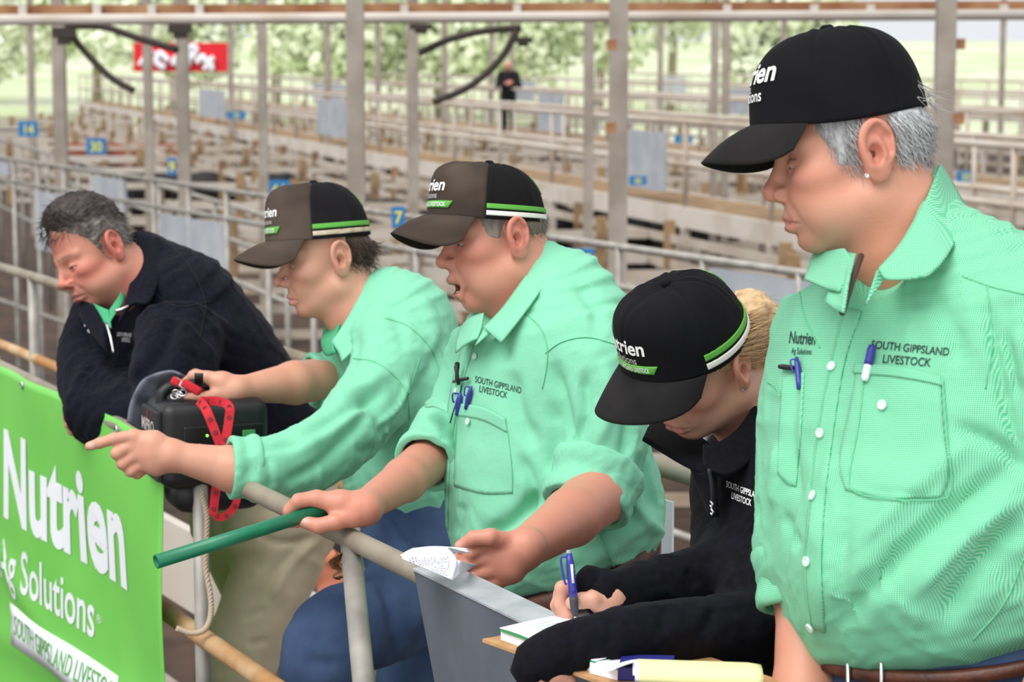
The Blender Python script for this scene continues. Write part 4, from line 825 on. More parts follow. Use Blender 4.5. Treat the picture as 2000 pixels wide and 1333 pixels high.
# ------------------------------------------------------------------ right-hand man: black cap, fine-check green shirt, looking down
def right_man():
    d0 = 2.6; fwd = yawvec(50); root = empty('person', ground_pt(1830, 900, d0 + .03))
    tag(root, 'grey-haired man in plain black cap and fine-check green shirt, looking down at far right', 'person', 'stock agents at the rail')
    H = Head.at_ear(1707, 300, d0 - .07, 93, 4, 0, 1.0, zs=.945, jowl=.004, chin=.0, nose=-.004, nosew=1.12, noser=1.08, ear=1.0, lid=.0014, width=1.0, brow=.001)
    H.neck = ([H.to((-.012, 0, -.045)), H.to((-.024, 0, -.095)), C(1742, 440, d0), C(1772, 530, d0 + .01)], [.058, .054, .055, .064])
    hv = skinned_head(H, .0021)
    base = (.61, .295, .20)
    trunk = [(1775, 440, .0, .066, .060), (1790, 495, .0, .118, .074), (1808, 565, .0, .178, .100), (1820, 640, 0, .205, .120), (1822, 720, .0, .212, .130), (1815, 850, .0, .214, .152), (1822, 1000, .0, .212, .165), (1838, 1120, .0, .208, .168), (1855, 1205, .0, .196, .158)]
    core = [(x, y, z, a - .03, b - .03) for x, y, z, a, b in trunk] + [(1865, 1350, 0, .15, .12)]
    cp, cr = rows(d0, core); cv = skin(lambda p: loft(p, cp, cr, fwd, endr=.4), *bounds(cp, cr), .009)
    ra = [C(1640, 640, d0 + .14), C(1600, 930, d0 + .11), C(1588, 1180, d0 + .05), C(1573, 1345, d0 + .0), C(1560, 1450, d0 - .04)]
    av = limb_skin(ra, [.05, .046, .042, .036, .027], .0028)
    fs, pl = relaxed_hand(ra[-1], V3(-.1, -1, .15), V3(-.5, 0, .8)); hm = hand_mesh(fs, pl, .0022)
    la = [C(2050, 640, d0 - .12), C(2115, 960, d0 - .13), C(2090, 1240, d0 - .22)]; lv = limb_skin(la, [.05, .046, .03], .005)
    fs, pl = relaxed_hand(la[-1], V3(-.1, -1, .3), V3(-.7, 0, .7)); hm2 = hand_mesh(fs, pl, .003)
    V, Q = join([hv, cv, av, hm, lv, hm2]); nh = len(hv[0])
    col = skin_cols(V, base, amt=.16); col[:nh] = H.colours(hv[0], base, red=.55, stub=.16, brow=(.22, .17, .14))
    P = PX(hv[0]); m = (np.clip((P[:, 0] - 1660) / 60, 0, 1) * np.clip((P[:, 1] - 400) / 60, 0, 1) * .75)[:, None]; col[:nh] = col[:nh] * (1 - m) + np.array((.62, .27, .16)) * m
    body = mesh('body', toW(V), Q, M['skin'], root, col=col); H.eyes(root, gaze=(1, 0, -.6))
    q = H.to((-.001, .0885, -.034)); disc('earring', C(1692, 344, -q[2] - .012), V3(.1, .1, 1), .0026, .003, M['steel_small'], root)
    # hair under the cap, sideburn and nape
    def reg(l):
        x, y, z = l.T; a = np.abs(y); ear = ell(np.stack([x, a, z], 1), (-.005, .08, .002), (.026, .03, .036))
        side = np.maximum(np.maximum(x - .044 - np.clip(z, -.03, .04) * .5, -(z + .014 - (x - .02) * .2)), -(ear)); side = np.maximum(side, -(z + .030))
        back = np.maximum(x + .016, -(z + .050 - (x + .05) * .7)); return np.maximum(np.minimum(np.maximum(side, -(x - .010)), np.maximum(back, -ear)), z - .056)
    grey = lambda l: np.clip(np.array([.42, .42, .43]) * (1 + .7 * wnoise(l * V3(2.5, 1, .6), 160, 3))[:, None] - np.clip(((-.045 - l[:, 0]) / .03), 0, 1)[:, None] * .12, .03, .7)
    hs = hair_shell('hair', H, reg, lambda l: .0035 + .004 * np.clip((-.03 - l[:, 0]) / .04, 0, 1), M['hair'], root, grey, grain=(-.35, 0, 1))
    ok = lambda p: (reg(p) < -.001) & (p[:, 1] > -.06) & (p[:, 2] < .044)
    R = scalp(2600, ok, seed=3); out = R - V3(.01, 0, .042); D = np.tile(V3(-.45, 0, -1), (len(R), 1)) + out * 2.2 + np.random.normal(size=R.shape) * .12
    g = np.clip(np.random.uniform(.25, .85, len(R)) - np.clip((-.045 - R[:, 0]) / .03, 0, 1) * .15, .04, .8); strands('hair_strands', H, R * 1.008, D, .017, M['hair'], hs, np.stack([g, g, g * 1.02], 1), lift=.002, curl=.003, seed=2)
    R = scalp(60, lambda p: (p[:, 0] < -.05) & (p[:, 2] > .055) & (p[:, 2] < .085), c=(-.002, 0, .042), r=(.074, .06, .08), seed=8); D = np.tile(V3(-.6, .1, -.5), (len(R), 1)) + np.random.normal(size=R.shape) * .3
    strands('hair_tuft', H, R, D, .022, M['hair'], hs, np.tile((.5, .5, .5), (len(R), 1)), curl=.009, seed=5)
    Cp = Cap(H, cx=.030, cz=.049, tilt=3, a=.0995, b=.084, H_=.100, n=2.55, front=.15, sag=.012)
    Cp.build(root, cols=((.0085, .0085, .010), (.0085, .0085, .010)), brim=.068, drop=30, curl=.046, brimcol=(.020, .019, .019), split=73, dirt=.0, spread=66, seams=(73, -73, 128, -128, 180),
             text=[('Nutrien', 4, .47, .0225, M['white_thread'], .022, .12, 1.36), ('Ag Solutions', -1, .27, .0135, M['white_thread'], .006, 0, 1.12)])
    # shirt
    neckhole = [C(1745, 420, d0), C(1700, 510, d0 - .07), C(1650, 605, d0 - .17)]
    def cut(p, d): return smax(d, -limb(p, neckhole, [.062, .040, .010], .01), .006)
    strokes = [([(1990, 900), (1850, 1010), (1700, 1150), (1640, 1240)], 26, -15), ([(2000, 960), (1880, 1060), (1770, 1180)], 24, 12), ([(2000, 1010), (1900, 1120), (1840, 1220)], 22, -12),
               ([(1900, 860), (1780, 960), (1660, 1090)], 26, 10), ([(1860, 830), (1950, 870), (2010, 930)], 16, -12), ([(1650, 1000), (1640, 1120), (1650, 1220)], 22, -8),
               ([(1930, 590), (1945, 700), (1975, 830), (2010, 900)], 12, -10), ([(1700, 960), (1820, 975)], 10, -5), ([(1560, 700), (1545, 850), (1560, 1010)], 14, -8), ([(1520, 860), (1510, 1000)], 10, 8),
               ([(1990, 640), (2010, 760)], 16, 10), ([(1960, 640), (1990, 780)], 9, -8), ([(1800, 560), (1860, 640), (1870, 720)], 22, -7), ([(1640, 880), (1600, 990), (1590, 1090)], 16, 7), ([(1530, 1000), (1560, 1080)], 12, -8)]
    sr = [(1645, 615, .14, .070, .070), (1622, 720, .14, .074, .070), (1592, 880, .13, .066, .062), (1582, 1010, .10, .060, .058), (1580, 1130, .06, .056, .055)]
    sl = [(2025, 600, -.11, .075, .075), (2065, 720, -.13, .082, .075), (2110, 880, -.13, .082, .075), (2125, 1010, -.13, .07, .068)]
    bel = [(1790, 1060, -.06, .13, .13), (1752, 1150, -.085, .115, .115), (1728, 1225, -.105, .085, .085)]
    V, Q = garment(d0, trunk, fwd, [sr, sl, bel], h=.0048, strokes=strokes, cut=cut, seed=5)
    sh = mesh('shirt', toW(V), Q, M['gingham'], root); weave_attr(sh, V, fwd); B = bvh_of(V, Q)
    def wv(o): V_ = fromW(np.array([v.co[:] for v in o.data.vertices]) + np.array(root.location)); weave_attr(o, V_, fwd); return o
    wv(cuff('cuff', C(1578, 1075, d0 + .07), C(1582, 1190, d0 + .05), .060, .054, M['gingham'], sh, th=.010))
    # placket, pockets, yoke, collar
    wv(patch('placket', B, [[(1650, 600), (1625, 700), (1597, 850), (1583, 980), (1572, 1110), (1582, 1225)], [(1684, 610), (1652, 705), (1628, 850), (1612, 980), (1606, 1110), (1612, 1236)]], M['gingham'], sh, nr=6, nc=44, th=.0018))
    wv(patch('pocket', B, [[(1676, 715), (1760, 722), (1838, 742)], [(1660, 800), (1750, 806), (1842, 822)], [(1640, 900), (1740, 910), (1852, 925)], [(1652, 958), (1735, 975), (1838, 972)]], M['gingham'], sh, nr=24, nc=24, th=.0020))
    wv(patch('pocket_flap', B, [[(1672, 712), (1760, 720), (1840, 738)], [(1668, 730), (1760, 739), (1843, 755)]], M['gingham'], sh, off=.0035, nr=6, nc=24, th=.0016))
    wv(patch('pocket', B, [[(1530, 742), (1548, 732), (1572, 728)], [(1524, 830), (1545, 835), (1566, 838)], [(1520, 925), (1538, 945), (1556, 952)]], M['gingham'], sh, nr=24, nc=12, th=.0020))
    for pts in ([(1690, 740), (1680, 830), (1662, 930), (1672, 962), (1735, 978), (1830, 976), (1856, 950), (1850, 850), (1842, 742)], [(1500, 745), (1520, 760), (1528, 775)]): seam('stitching', B, pts, M['shirt_seam'], sh, .0009, .0030)
    seam('stitching', B, [(1652, 612), (1627, 710), (1600, 850), (1586, 980), (1577, 1110), (1588, 1228)], M['shirt_seam'], sh, .0008, .0026)
    for pts in ([(1928, 560), (1938, 650), (1925, 760)], [(1880, 540), (1935, 560), (2000, 575)], [(1560, 560), (1572, 620), (1602, 680)], [(2000, 1090), (1960, 1180), (1900, 1250)]): seam('stitching', B, pts, M['shirt_seam'], sh, .001, .0006)
    for px, py in ((1628, 718), (1606, 846), (1592, 970), (1580, 1097), (1586, 1224)): button('button', B, px, py, .0056, M['button'], sh, .0035)
    button('button', B, 1727, 793, .0056, M['button'], sh, .0045)
    cl = sheet('collar', d0, [[(1836, 322, -.01), (1806, 394, -.068), (1757, 478, -.096), (1716, 526, -.13)], [(1858, 355, .01), (1838, 440, -.088), (1790, 512, -.128), (1732, 545, -.15)], [(1880, 395, .0), (1864, 475, -.105), (1820, 533, -.15), (1780, 544, -.168)]], M['gingham'], sh, .003, 14, 24); wv(cl)
    wv(sheet('collar', d0, [[(1833, 324, -.008), (1800, 400, -.062), (1750, 490, -.088), (1712, 530, -.12)], [(1826, 345, .0), (1795, 430, -.065), (1750, 515, -.10), (1690, 596, -.158)]], M['gingham'], sh, .003, 8, 24))
    wv(sheet('collar', d0, [[(1650, 486, -.06), (1615, 492, -.02), (1590, 492, .03)], [(1665, 515, -.10), (1625, 520, -.06), (1578, 528, -.01)], [(1640, 570, -.15), (1610, 562, -.11), (1572, 545, -.05)]], M['gingham'], sh, .003, 12, 14))
    wv(sheet('collar', d0, [[(1672, 497, -.08), (1655, 495, -.05), (1640, 495, -.02)], [(1658, 545, -.15), (1645, 545, -.11), (1630, 540, -.08)], [(1648, 612, -.19), (1632, 605, -.165), (1612, 590, -.13)]], M['gingham'], sh, .003, 12, 10))
    button('button', B, 1602, 517, .004, M['button'], sh, .014)
    v, f = tube_mesh(toW(spline([C(1682, 500, d0 - .085), C(1666, 545, d0 - .13), C(1645, 612, d0 - .178)], 16)), .0036, 8); mesh('neck_cord', v, f, M['cord'], root)
    embroider('lettering', B, 'SOUTH GIPPSLAND', 1777, 688, 16, (.99, .10), (.02, -1), M['dark_thread'], sh, .014, .18, sx=.80)
    embroider('lettering', B, 'LIVESTOCK', 1770, 713, 17, (.99, .08), (.02, -1), M['dark_thread'], sh, .014, .18, sx=.80)
    embroider('lettering', B, 'Nutrien', 1567, 672, 24, (.95, .06), (.02, -1), M['dark_thread'], sh, .016, .2, sx=.52)
    embroider('lettering', B, 'Ag Solutions', 1566, 692, 12, (.95, .06), (.02, -1), M['dark_thread'], sh, .005, .2, sx=.50)
    # jeans, belt
    hip = [(1862, 1215, 0, .172, .135), (1866, 1300, 0, .175, .135), (1866, 1420, 0, .18, .14), (1866, 1540, 0, .175, .135)]
    legs(root, d0, hip, fwd, [(root.location.x + .10, root.location.y - .08), (root.location.x - .09, root.location.y + .10)], M['denim'], 'jeans')
    bp, br = rows(d0, [(1862, 1200, 0, .185, .147), (1866, 1278, 0, .186, .148)])
    t = (bp[1] - bp[0]); L = np.linalg.norm(t)
    bvv, bff = [], []
    L_ = np.cross(V3(0, 1, 0), fwd); n = 96; fb = fwd * math.cos(.26) - V3(0, 1, 0) * math.sin(.26); t = t * .55
    for k, (u, rr) in enumerate(((.40, .003), (.45, .007), (.95, .007), (1.0, .003), (1.0, -.004), (.40, -.004))):
        for j in range(n): q = 2 * math.pi * j / n; bvv.append(bp[0] + t * u + L_ * (.180 + rr) * math.cos(q) + fb * (.147 + rr) * math.sin(q))
    bff = grid_faces(6, n, True) + [(5 * n + j, 5 * n + (j + 1) % n, (j + 1) % n, j) for j in range(n)]
    bl = mesh('belt', toW(np.array(bvv)), bff, M['leather'], root)
    bb = fb * .156 + bp[0] + t * .70; o = L_; ring = [bb + o * a + V3(0, 1, 0) * b for a, b in ((-.024, .02), (.024, .02), (.024, -.02), (-.024, -.02), (-.024, .02))]
    v, f = tube_mesh(toW(np.array(ring)), .003, 8); mesh('belt_buckle', v, f, M['steel_small'], bl)
    return root, B, d0
R5, B5, D5 = right_man()
# ------------------------------------------------------------------ shouting man with the green pipe and the notebook
def striped_cap(H, root, dirt, **k):
    Cp = Cap(H, cx=k.get('cx', .035), cz=k.get('cz', .036), tilt=k.get('tilt', 0), a=k.get('a', .0975), b=k.get('b', .084), H_=k.get('H_', .094), n=2.35, front=k.get('front', 2.2), sag=k.get('sag', .004))
    st = k.get('st', (80, 280)); tap = k.get('tape', M['white_tape'])
    return Cp.build(root, cols=k.get('cols', ((.030, .024, .020), (.010, .0095, .010))), split=80, brim=k.get('brim', .068), drop=k.get('drop', 36), curl=k.get('curl', .030), rise=k.get('rise', .0), spread=k.get('spread', 70),
                    brimcol=k.get('brimcol', (.040, .032, .026)), dirt=dirt, seams=(0, 80, -80, 130, -130, 180),
                    stripes=[(st[0], st[1], .17, .25, M['lime']), (st[0], st[1], .06, .135, tap), (172, 188, .50, .80, M['lime'])], badge=(-k.get('bend', 43), k.get('bend', 43), .14, .26, 5, M['lime']),
                    text=k.get('text', [('Nutrien', 0, .44, .0205, M['white_thread'], .020, .12, 1.32), ('Ag Solutions', -3, .305, .0105, M['grey_thread'], .002, 0, 1.25)]))
def shouting_man():
    d0 = 3.75; fwd = yawvec(68); root = empty('person', ground_pt(1085, 1000, d0))
    tag(root, 'man in faded brown cap shouting with open mouth, notebook in his left hand', 'person', 'stock agents at the rail')
    H = Head.at_ear(1006, 467, d0 - .07, 78, 2, 0, .95, zs=1.0, zt=.86, open=.021, chin=-.001, lipx=.005, nose=.000, nosew=1.05, noser=1.02, lid=.0022, width=1.02, jowl=.002, droop=.002)
    H.neck = ([H.to((-.012, 0, -.045)), H.to((-.026, 0, -.095)), C(1022, 545, d0 + .01), C(1040, 630, d0 + .02)], [.058, .058, .060, .066])
    hv = skinned_head(H, .0023); base = (.60, .275, .19)
    trunk = [(1030, 500, 0, .046, .054), (1046, 535, 0, .070, .080), (1066, 575, 0, .125, .106), (1075, 635, 0, .186, .127), (1070, 705, 0, .208, .135), (1064, 800, 0, .208, .146), (1070, 900, 0, .208, .160), (1082, 990, 0, .208, .170), (1092, 1055, 0, .200, .165), (1100, 1100, 0, .175, .145)]
    cp, cr = rows(d0, [(x, y, z, max(a - .034, .03), max(b - .034, .03)) for x, y, z, a, b in trunk] + [(1108, 1240, 0, .14, .11)]); cv = skin(lambda p: loft(p, cp, cr, fwd, endr=.4), *bounds(cp, cr), .010)
    la = [C(1170, 860, d0 - .19), C(1172, 962, d0 - .23), C(1115, 1012, d0 - .34), C(1022, 1074, d0 - .49)]
    e = d0 - .50
    fs = [(fpts(e, [(955, 1066, .0), (918, 1082, -.012), (895, 1094, .0), (905, 1104, .016)]), [0.0106, 0.0099, 0.0093, 0.0080]),
          (fpts(e, [(952, 1092, .0), (912, 1104, -.010), (887, 1114, .004), (900, 1124, .018)]), [0.0109, 0.0102, 0.0095, 0.0081]),
          (fpts(e, [(957, 1117, .0), (926, 1128, -.008), (905, 1136, .006), (915, 1142, .020)]), [0.0104, 0.0097, 0.0091, 0.0077]),
          (fpts(e, [(970, 1138, .004), (946, 1145, -.002), (929, 1149, .008), (936, 1152, .018)]), [0.0093, 0.0085, 0.0079, 0.0070]),
          (fpts(e, [(1000, 1062, -.004), (958, 1050, -.022), (925, 1052, -.020), (899, 1068, -.012)]), [0.0142, 0.0123, 0.0106, 0.0085])]
    pl = [(fpts(e, [(1028, 1070, 0), (990, y, .0), (955, y2, 0)]), [0.0246, 0.0180, 0.0118]) for y, y2 in ((1068, 1068), (1084, 1092), (1102, 1117))] + [(fpts(e, [(1022, 1082, .0), (1000, 1115, .0), (970, 1138, .004)]), [0.0227, 0.0170, 0.0109])]
    h1 = hand_mesh(fs, pl + [(np.array(la), np.array([.042, .048, .0425, .0285]))], .0019)
    e2 = 3.46
    ra = [C(885, 840, d0 + .08), C(850, 888, d0 + .02), C(790, 938, d0 - .12), C(708, 992, e2)]
    fs = [(fpts(e2, [(620, 974, -.010), (582, 980, -.016), (565, 1000, -.008), (570, 1022, .002)]), [.0115, .0102, .0094, .0080]),
          (fpts(e2, [(618, 972, .012), (583, 978, .012), (566, 997, .016), (570, 1018, .020)]), [.0115, .0102, .0094, .0080]),
          (fpts(e2, [(624, 976, .034), (590, 984, .036), (574, 1002, .038), (580, 1022, .040)]), [.0110, .0098, .0090, .0078]),
          (fpts(e2, [(636, 984, .052), (606, 992, .056), (592, 1008, .056), (596, 1024, .056)]), [.0098, .0088, .0080, .0070]),
          (fpts(e2, [(690, 1008, -.014), (655, 1020, -.026), (622, 1028, -.026), (594, 1020, -.022)]), [.0145, .0125, .0115, .0095])]
    pl = [(fpts(e2, [(714, 994, z * .4), (665, 984, z * .8), (622, 976, z)]), [.023, .0185, .0125]) for z in (-.010, .012, .034)] + [(fpts(e2, [(712, 998, .01), (690, 1006, -.012), (660, 1008, -.012)]), [.021, .017, .012])]
    h2 = hand_mesh(fs, pl + [(np.array(ra), np.array([.042, .039, .0345, .0235]))], .0019)
    V, Q = join([hv, cv, h1, h2]); nh = len(hv[0]); col = skin_cols(V, base, amt=.30, spots=[(1130, 960, 60, (.50, .22, .14), .45), (897, 1066, 7, (.72, .47, .40), .5), (595, 1017, 8, (.72, .50, .44), .6)])
    col[:nh] = H.colours(hv[0], base, red=.85, stub=.10, brow=(.30, .22, .16)); P = PX(hv[0]); m = (np.clip((P[:, 1] - 520) / 60, 0, 1) * np.clip((P[:, 0] - 960) / 40, 0, 1) * .5)[:, None]; col[:nh] = col[:nh] * (1 - m) + np.array((.60, .22, .14)) * m
    mesh('body', toW(V), Q, M['skin'], root, col=col); H.eyes(root, gaze=(1, 0, -.2))
    v, f = tube_mesh(toW(H.to(spline([(.076, .017, -.0845), (.0840, .010, -.0865), (.0868, 0, -.0870), (.0840, -.010, -.0865), (.076, -.017, -.0845)], 20))), .0036, 8); mesh('teeth', v, f, M['tooth'], root)
    def reg(l):
        x, y, z = l.T; a = np.abs(y); ear = ell(np.stack([x, a, z], 1), (-.001, .08, .003), (.024, .03, .034)); side = np.maximum(np.maximum(x - .046 - np.clip(z, -.03, .04) * .4, -(z + .002 - (x - .02) * .2)), -(x - .008))
        back = np.maximum(x + .012, -(z + .048 - (x + .04) * .5)); return np.maximum(np.maximum(np.minimum(side, back), -ear), z - .050)
    br = lambda l: np.clip(np.array([.20, .155, .12]) * (1 + .6 * wnoise(l * V3(2.5, 1, .6), 170, 3))[:, None] + np.clip((l[:, 0] - .0) / .03, 0, 1)[:, None] * .07, .03, .5)
    hs = hair_shell('hair', H, reg, lambda l: .0008 + .0032 * np.clip((.0 - l[:, 0]) / .05, 0, 1), M['hair'], root, br, grain=(-.35, 0, 1))
    R = scalp(1300, lambda p: (reg(p) < -.001) & (p[:, 2] < .034) & (p[:, 1] > -.05), seed=4); out = R - V3(.0145, 0, .042); D = np.tile(V3(-.4, 0, -1), (len(R), 1)) + out * 2.5 + np.random.normal(size=R.shape) * .12
    g = np.random.uniform(.10, .36, len(R)) + np.clip(R[:, 0] / .05, 0, 1) * .12; strands('hair_strands', H, R * 1.004, D, .010, M['hair'], hs, np.stack([g, g * .84, g * .70], 1), curl=.002, seed=3)
    striped_cap(H, root, .75, cx=.034, cz=.037, tilt=-5, a=.102, b=.088, H_=.096, brim=.070, drop=30, curl=.075)
    strokes = [([(1075, 700), (1100, 800), (1120, 900)], 16, -15), ([(1240, 980), (1130, 1050), (1080, 1110)], 16, -12), ([(1290, 1000), (1180, 1080), (1090, 1150)], 18, 11), ([(1060, 960), (1000, 1020), (940, 1050)], 16, -18), ([(1080, 990), (1010, 1045), (960, 1075)], 14, 12),
               ([(1010, 880), (1040, 950), (1030, 1010)], 13, -11), ([(1000, 720), (1010, 800), (1050, 880)], 18, -12), ([(1075, 780), (1085, 860), (1075, 930)], 14, -12), ([(1180, 700), (1190, 800), (1160, 880)], 16, 9), ([(1215, 720), (1228, 820), (1215, 910)], 14, -12),
               ([(1140, 720), (1145, 800), (1120, 880)], 12, -11), ([(1000, 590), (980, 650), (985, 720)], 18, -11), ([(900, 980), (890, 1050)], 14, -8), ([(1250, 880), (1265, 950), (1290, 1010)], 14, -12), ([(1120, 545), (1160, 600), (1170, 650)], 16, -8), ([(880, 890), (875, 960)], 12, 8), ([(1220, 960), (1260, 1020), (1300, 1050)], 13, 12)]
    sl = [(1145, 660, -.14, .075, .075), (1165, 730, -.17, .076, .074), (1176, 840, -.19, .070, .070), (1172, 940, -.205, .065, .065)]
    sr = [(960, 680, .13, .07, .07), (930, 750, .14, .064, .064), (885, 830, .09, .052, .052), (862, 868, .05, .048, .048)]
    bel = [(1068, 950, -.05, .13, .13), (1040, 1070, -.07, .120, .120), (1045, 1140, -.08, .085, .085)]
    V, Q = garment(d0, trunk, fwd, [sl, sr, bel], h=.0055, strokes=strokes, seed=8, noise=(.0030, 24), cut=lambda p, d: smax(d, -limb(p, [C(1010, 530, d0), C(955, 625, d0 - .09), C(925, 665, d0 - .14)], [.060, .030, .006], .01), .006))
    sh = mesh('shirt', toW(V), Q, M['shirt'], root); B = bvh_of(V, Q)
    cuff('cuff', C(1172, 912, d0 - .20), C(1142, 992, d0 - .235), .066, .060, M['shirt'], sh, th=.014, noise=.003)
    cuff('cuff', C(872, 845, d0 + .05), C(832, 905, d0 - .04), .049, .046, M['shirt'], sh, th=.012, noise=.003)
    patch('placket', B, [[(905, 668), (882, 760), (868, 860), (862, 960), (862, 1060)], [(926, 676), (902, 760), (884, 860), (876, 960), (876, 1060)]], M['shirt'], sh, nr=5, nc=36)
    patch('pocket', B, [[(895, 797), (945, 806), (990, 830)], [(890, 880), (945, 895), (1000, 905)], [(888, 950), (945, 965), (1002, 964)]], M['shirt'], sh, nr=20, nc=20, th=.0014)
    patch('pocket_flap', B, [[(893, 788), (945, 796), (988, 818)], [(892, 812), (945, 822), (992, 846)]], M['shirt'], sh, off=.0022, nr=6, nc=20, th=.0014)
    patch('pocket', B, [[(848, 815), (860, 808), (872, 806)], [(840, 880), (850, 885), (862, 888)]], M['shirt'], sh, nr=12, nc=8, th=.0026)
    for pts in ([(897, 830), (892, 900), (890, 945), (945, 960), (998, 958), (996, 880), (990, 835)], [(1066, 690), (1100, 668), (1150, 660), (1210, 676)], [(1010, 600), (1055, 640), (1070, 690), (1060, 760)], [(1160, 1000), (1180, 1060), (1200, 1110)], [(908, 668), (884, 760), (870, 860), (864, 960), (864, 1060)]): seam('stitching', B, pts, M['shirt_seam'], sh, .0008, .0012)
    sheet('pocket_flap', d0, [[(830, 788, -.02), (848, 777, -.05), (874, 790, -.10)], [(832, 797, -.03), (850, 796, -.07), (874, 806, -.11)]], M['shirt'], sh, .003, 8, 10)
    for px, py in ((930, 697), (893, 765), (874, 880), (868, 985)): button('button', B, px, py, .0055, M['button'], sh, .003)
    button('button', B, 920, 824, .0055, M['button'], sh, .006)
    sheet('collar', d0, [[(1067, 480, .0), (1018, 552, -.080), (978, 606, -.105), (945, 640, -.125)], [(1080, 497, .0), (1040, 562, -.110), (1000, 615, -.142), (962, 655, -.150)], [(1090, 515, .0), (1056, 568, -.120), (1019, 619, -.155), (979, 670, -.168)]], M['shirt'], sh, .0028, 12, 22)
    sheet('collar', d0, [[(1064, 482, .0), (1014, 555, -.072), (975, 610, -.098), (944, 645, -.118)], [(1066, 500, .0), (1022, 575, -.078), (976, 634, -.115), (928, 676, -.15)]], M['shirt'], sh, .0026, 6, 20)
    sheet('collar', d0, [[(945, 612, -.09), (918, 622, -.06), (900, 640, -.02)], [(940, 640, -.12), (915, 652, -.09), (892, 668, -.05)], [(932, 662, -.14), (912, 672, -.115), (890, 690, -.07)]], M['shirt'], sh, .0026, 10, 12)
    embroider('lettering', B, 'SOUTH GIPPSLAND', 973, 758, 13, (.97, .24), (.06, -1), M['dark_thread'], sh, .006, .1, sx=.60)
    embroider('lettering', B, 'LIVESTOCK', 963, 772, 13, (.97, .24), (.06, -1), M['dark_thread'], sh, .006, .1, sx=.62)
    hip = [(1096, 1080, 0, .170, .135), (1104, 1150, 0, .172, .138), (1108, 1230, 0, .175, .138), (1108, 1330, 0, .17, .135)]
    legs(root, d0, hip, fwd, [(root.location.x + .04, root.location.y - .11), (root.location.x - .02, root.location.y + .12)], M['denim_dark'], 'trousers')
    bp, br_ = rows(d0, [(1100, 1092, 0, 1, 1), (1104, 1132, 0, 1, 1)]); t = bp[1] - bp[0]; L_ = np.cross(V3(0, 1, 0), fwd); n = 80; v = []
    for u, rr in ((.05, .004), (.12, .008), (.9, .008), (1, .004), (1, -.004), (.05, -.004)):
        for j in range(n): q = 2 * math.pi * j / n; v.append(bp[0] + t * u + L_ * (.177 + rr) * math.cos(q) + (fwd - V3(0, .42, 0)) * (.140 + rr) * math.sin(q))
    bl = mesh('belt', toW(np.array(v)), grid_faces(6, n, True) + [(5 * n + j, 5 * n + (j + 1) % n, (j + 1) % n, j) for j in range(n)], M['leather'], root)
    return root, B, d0
R3, B3, D3 = shouting_man()
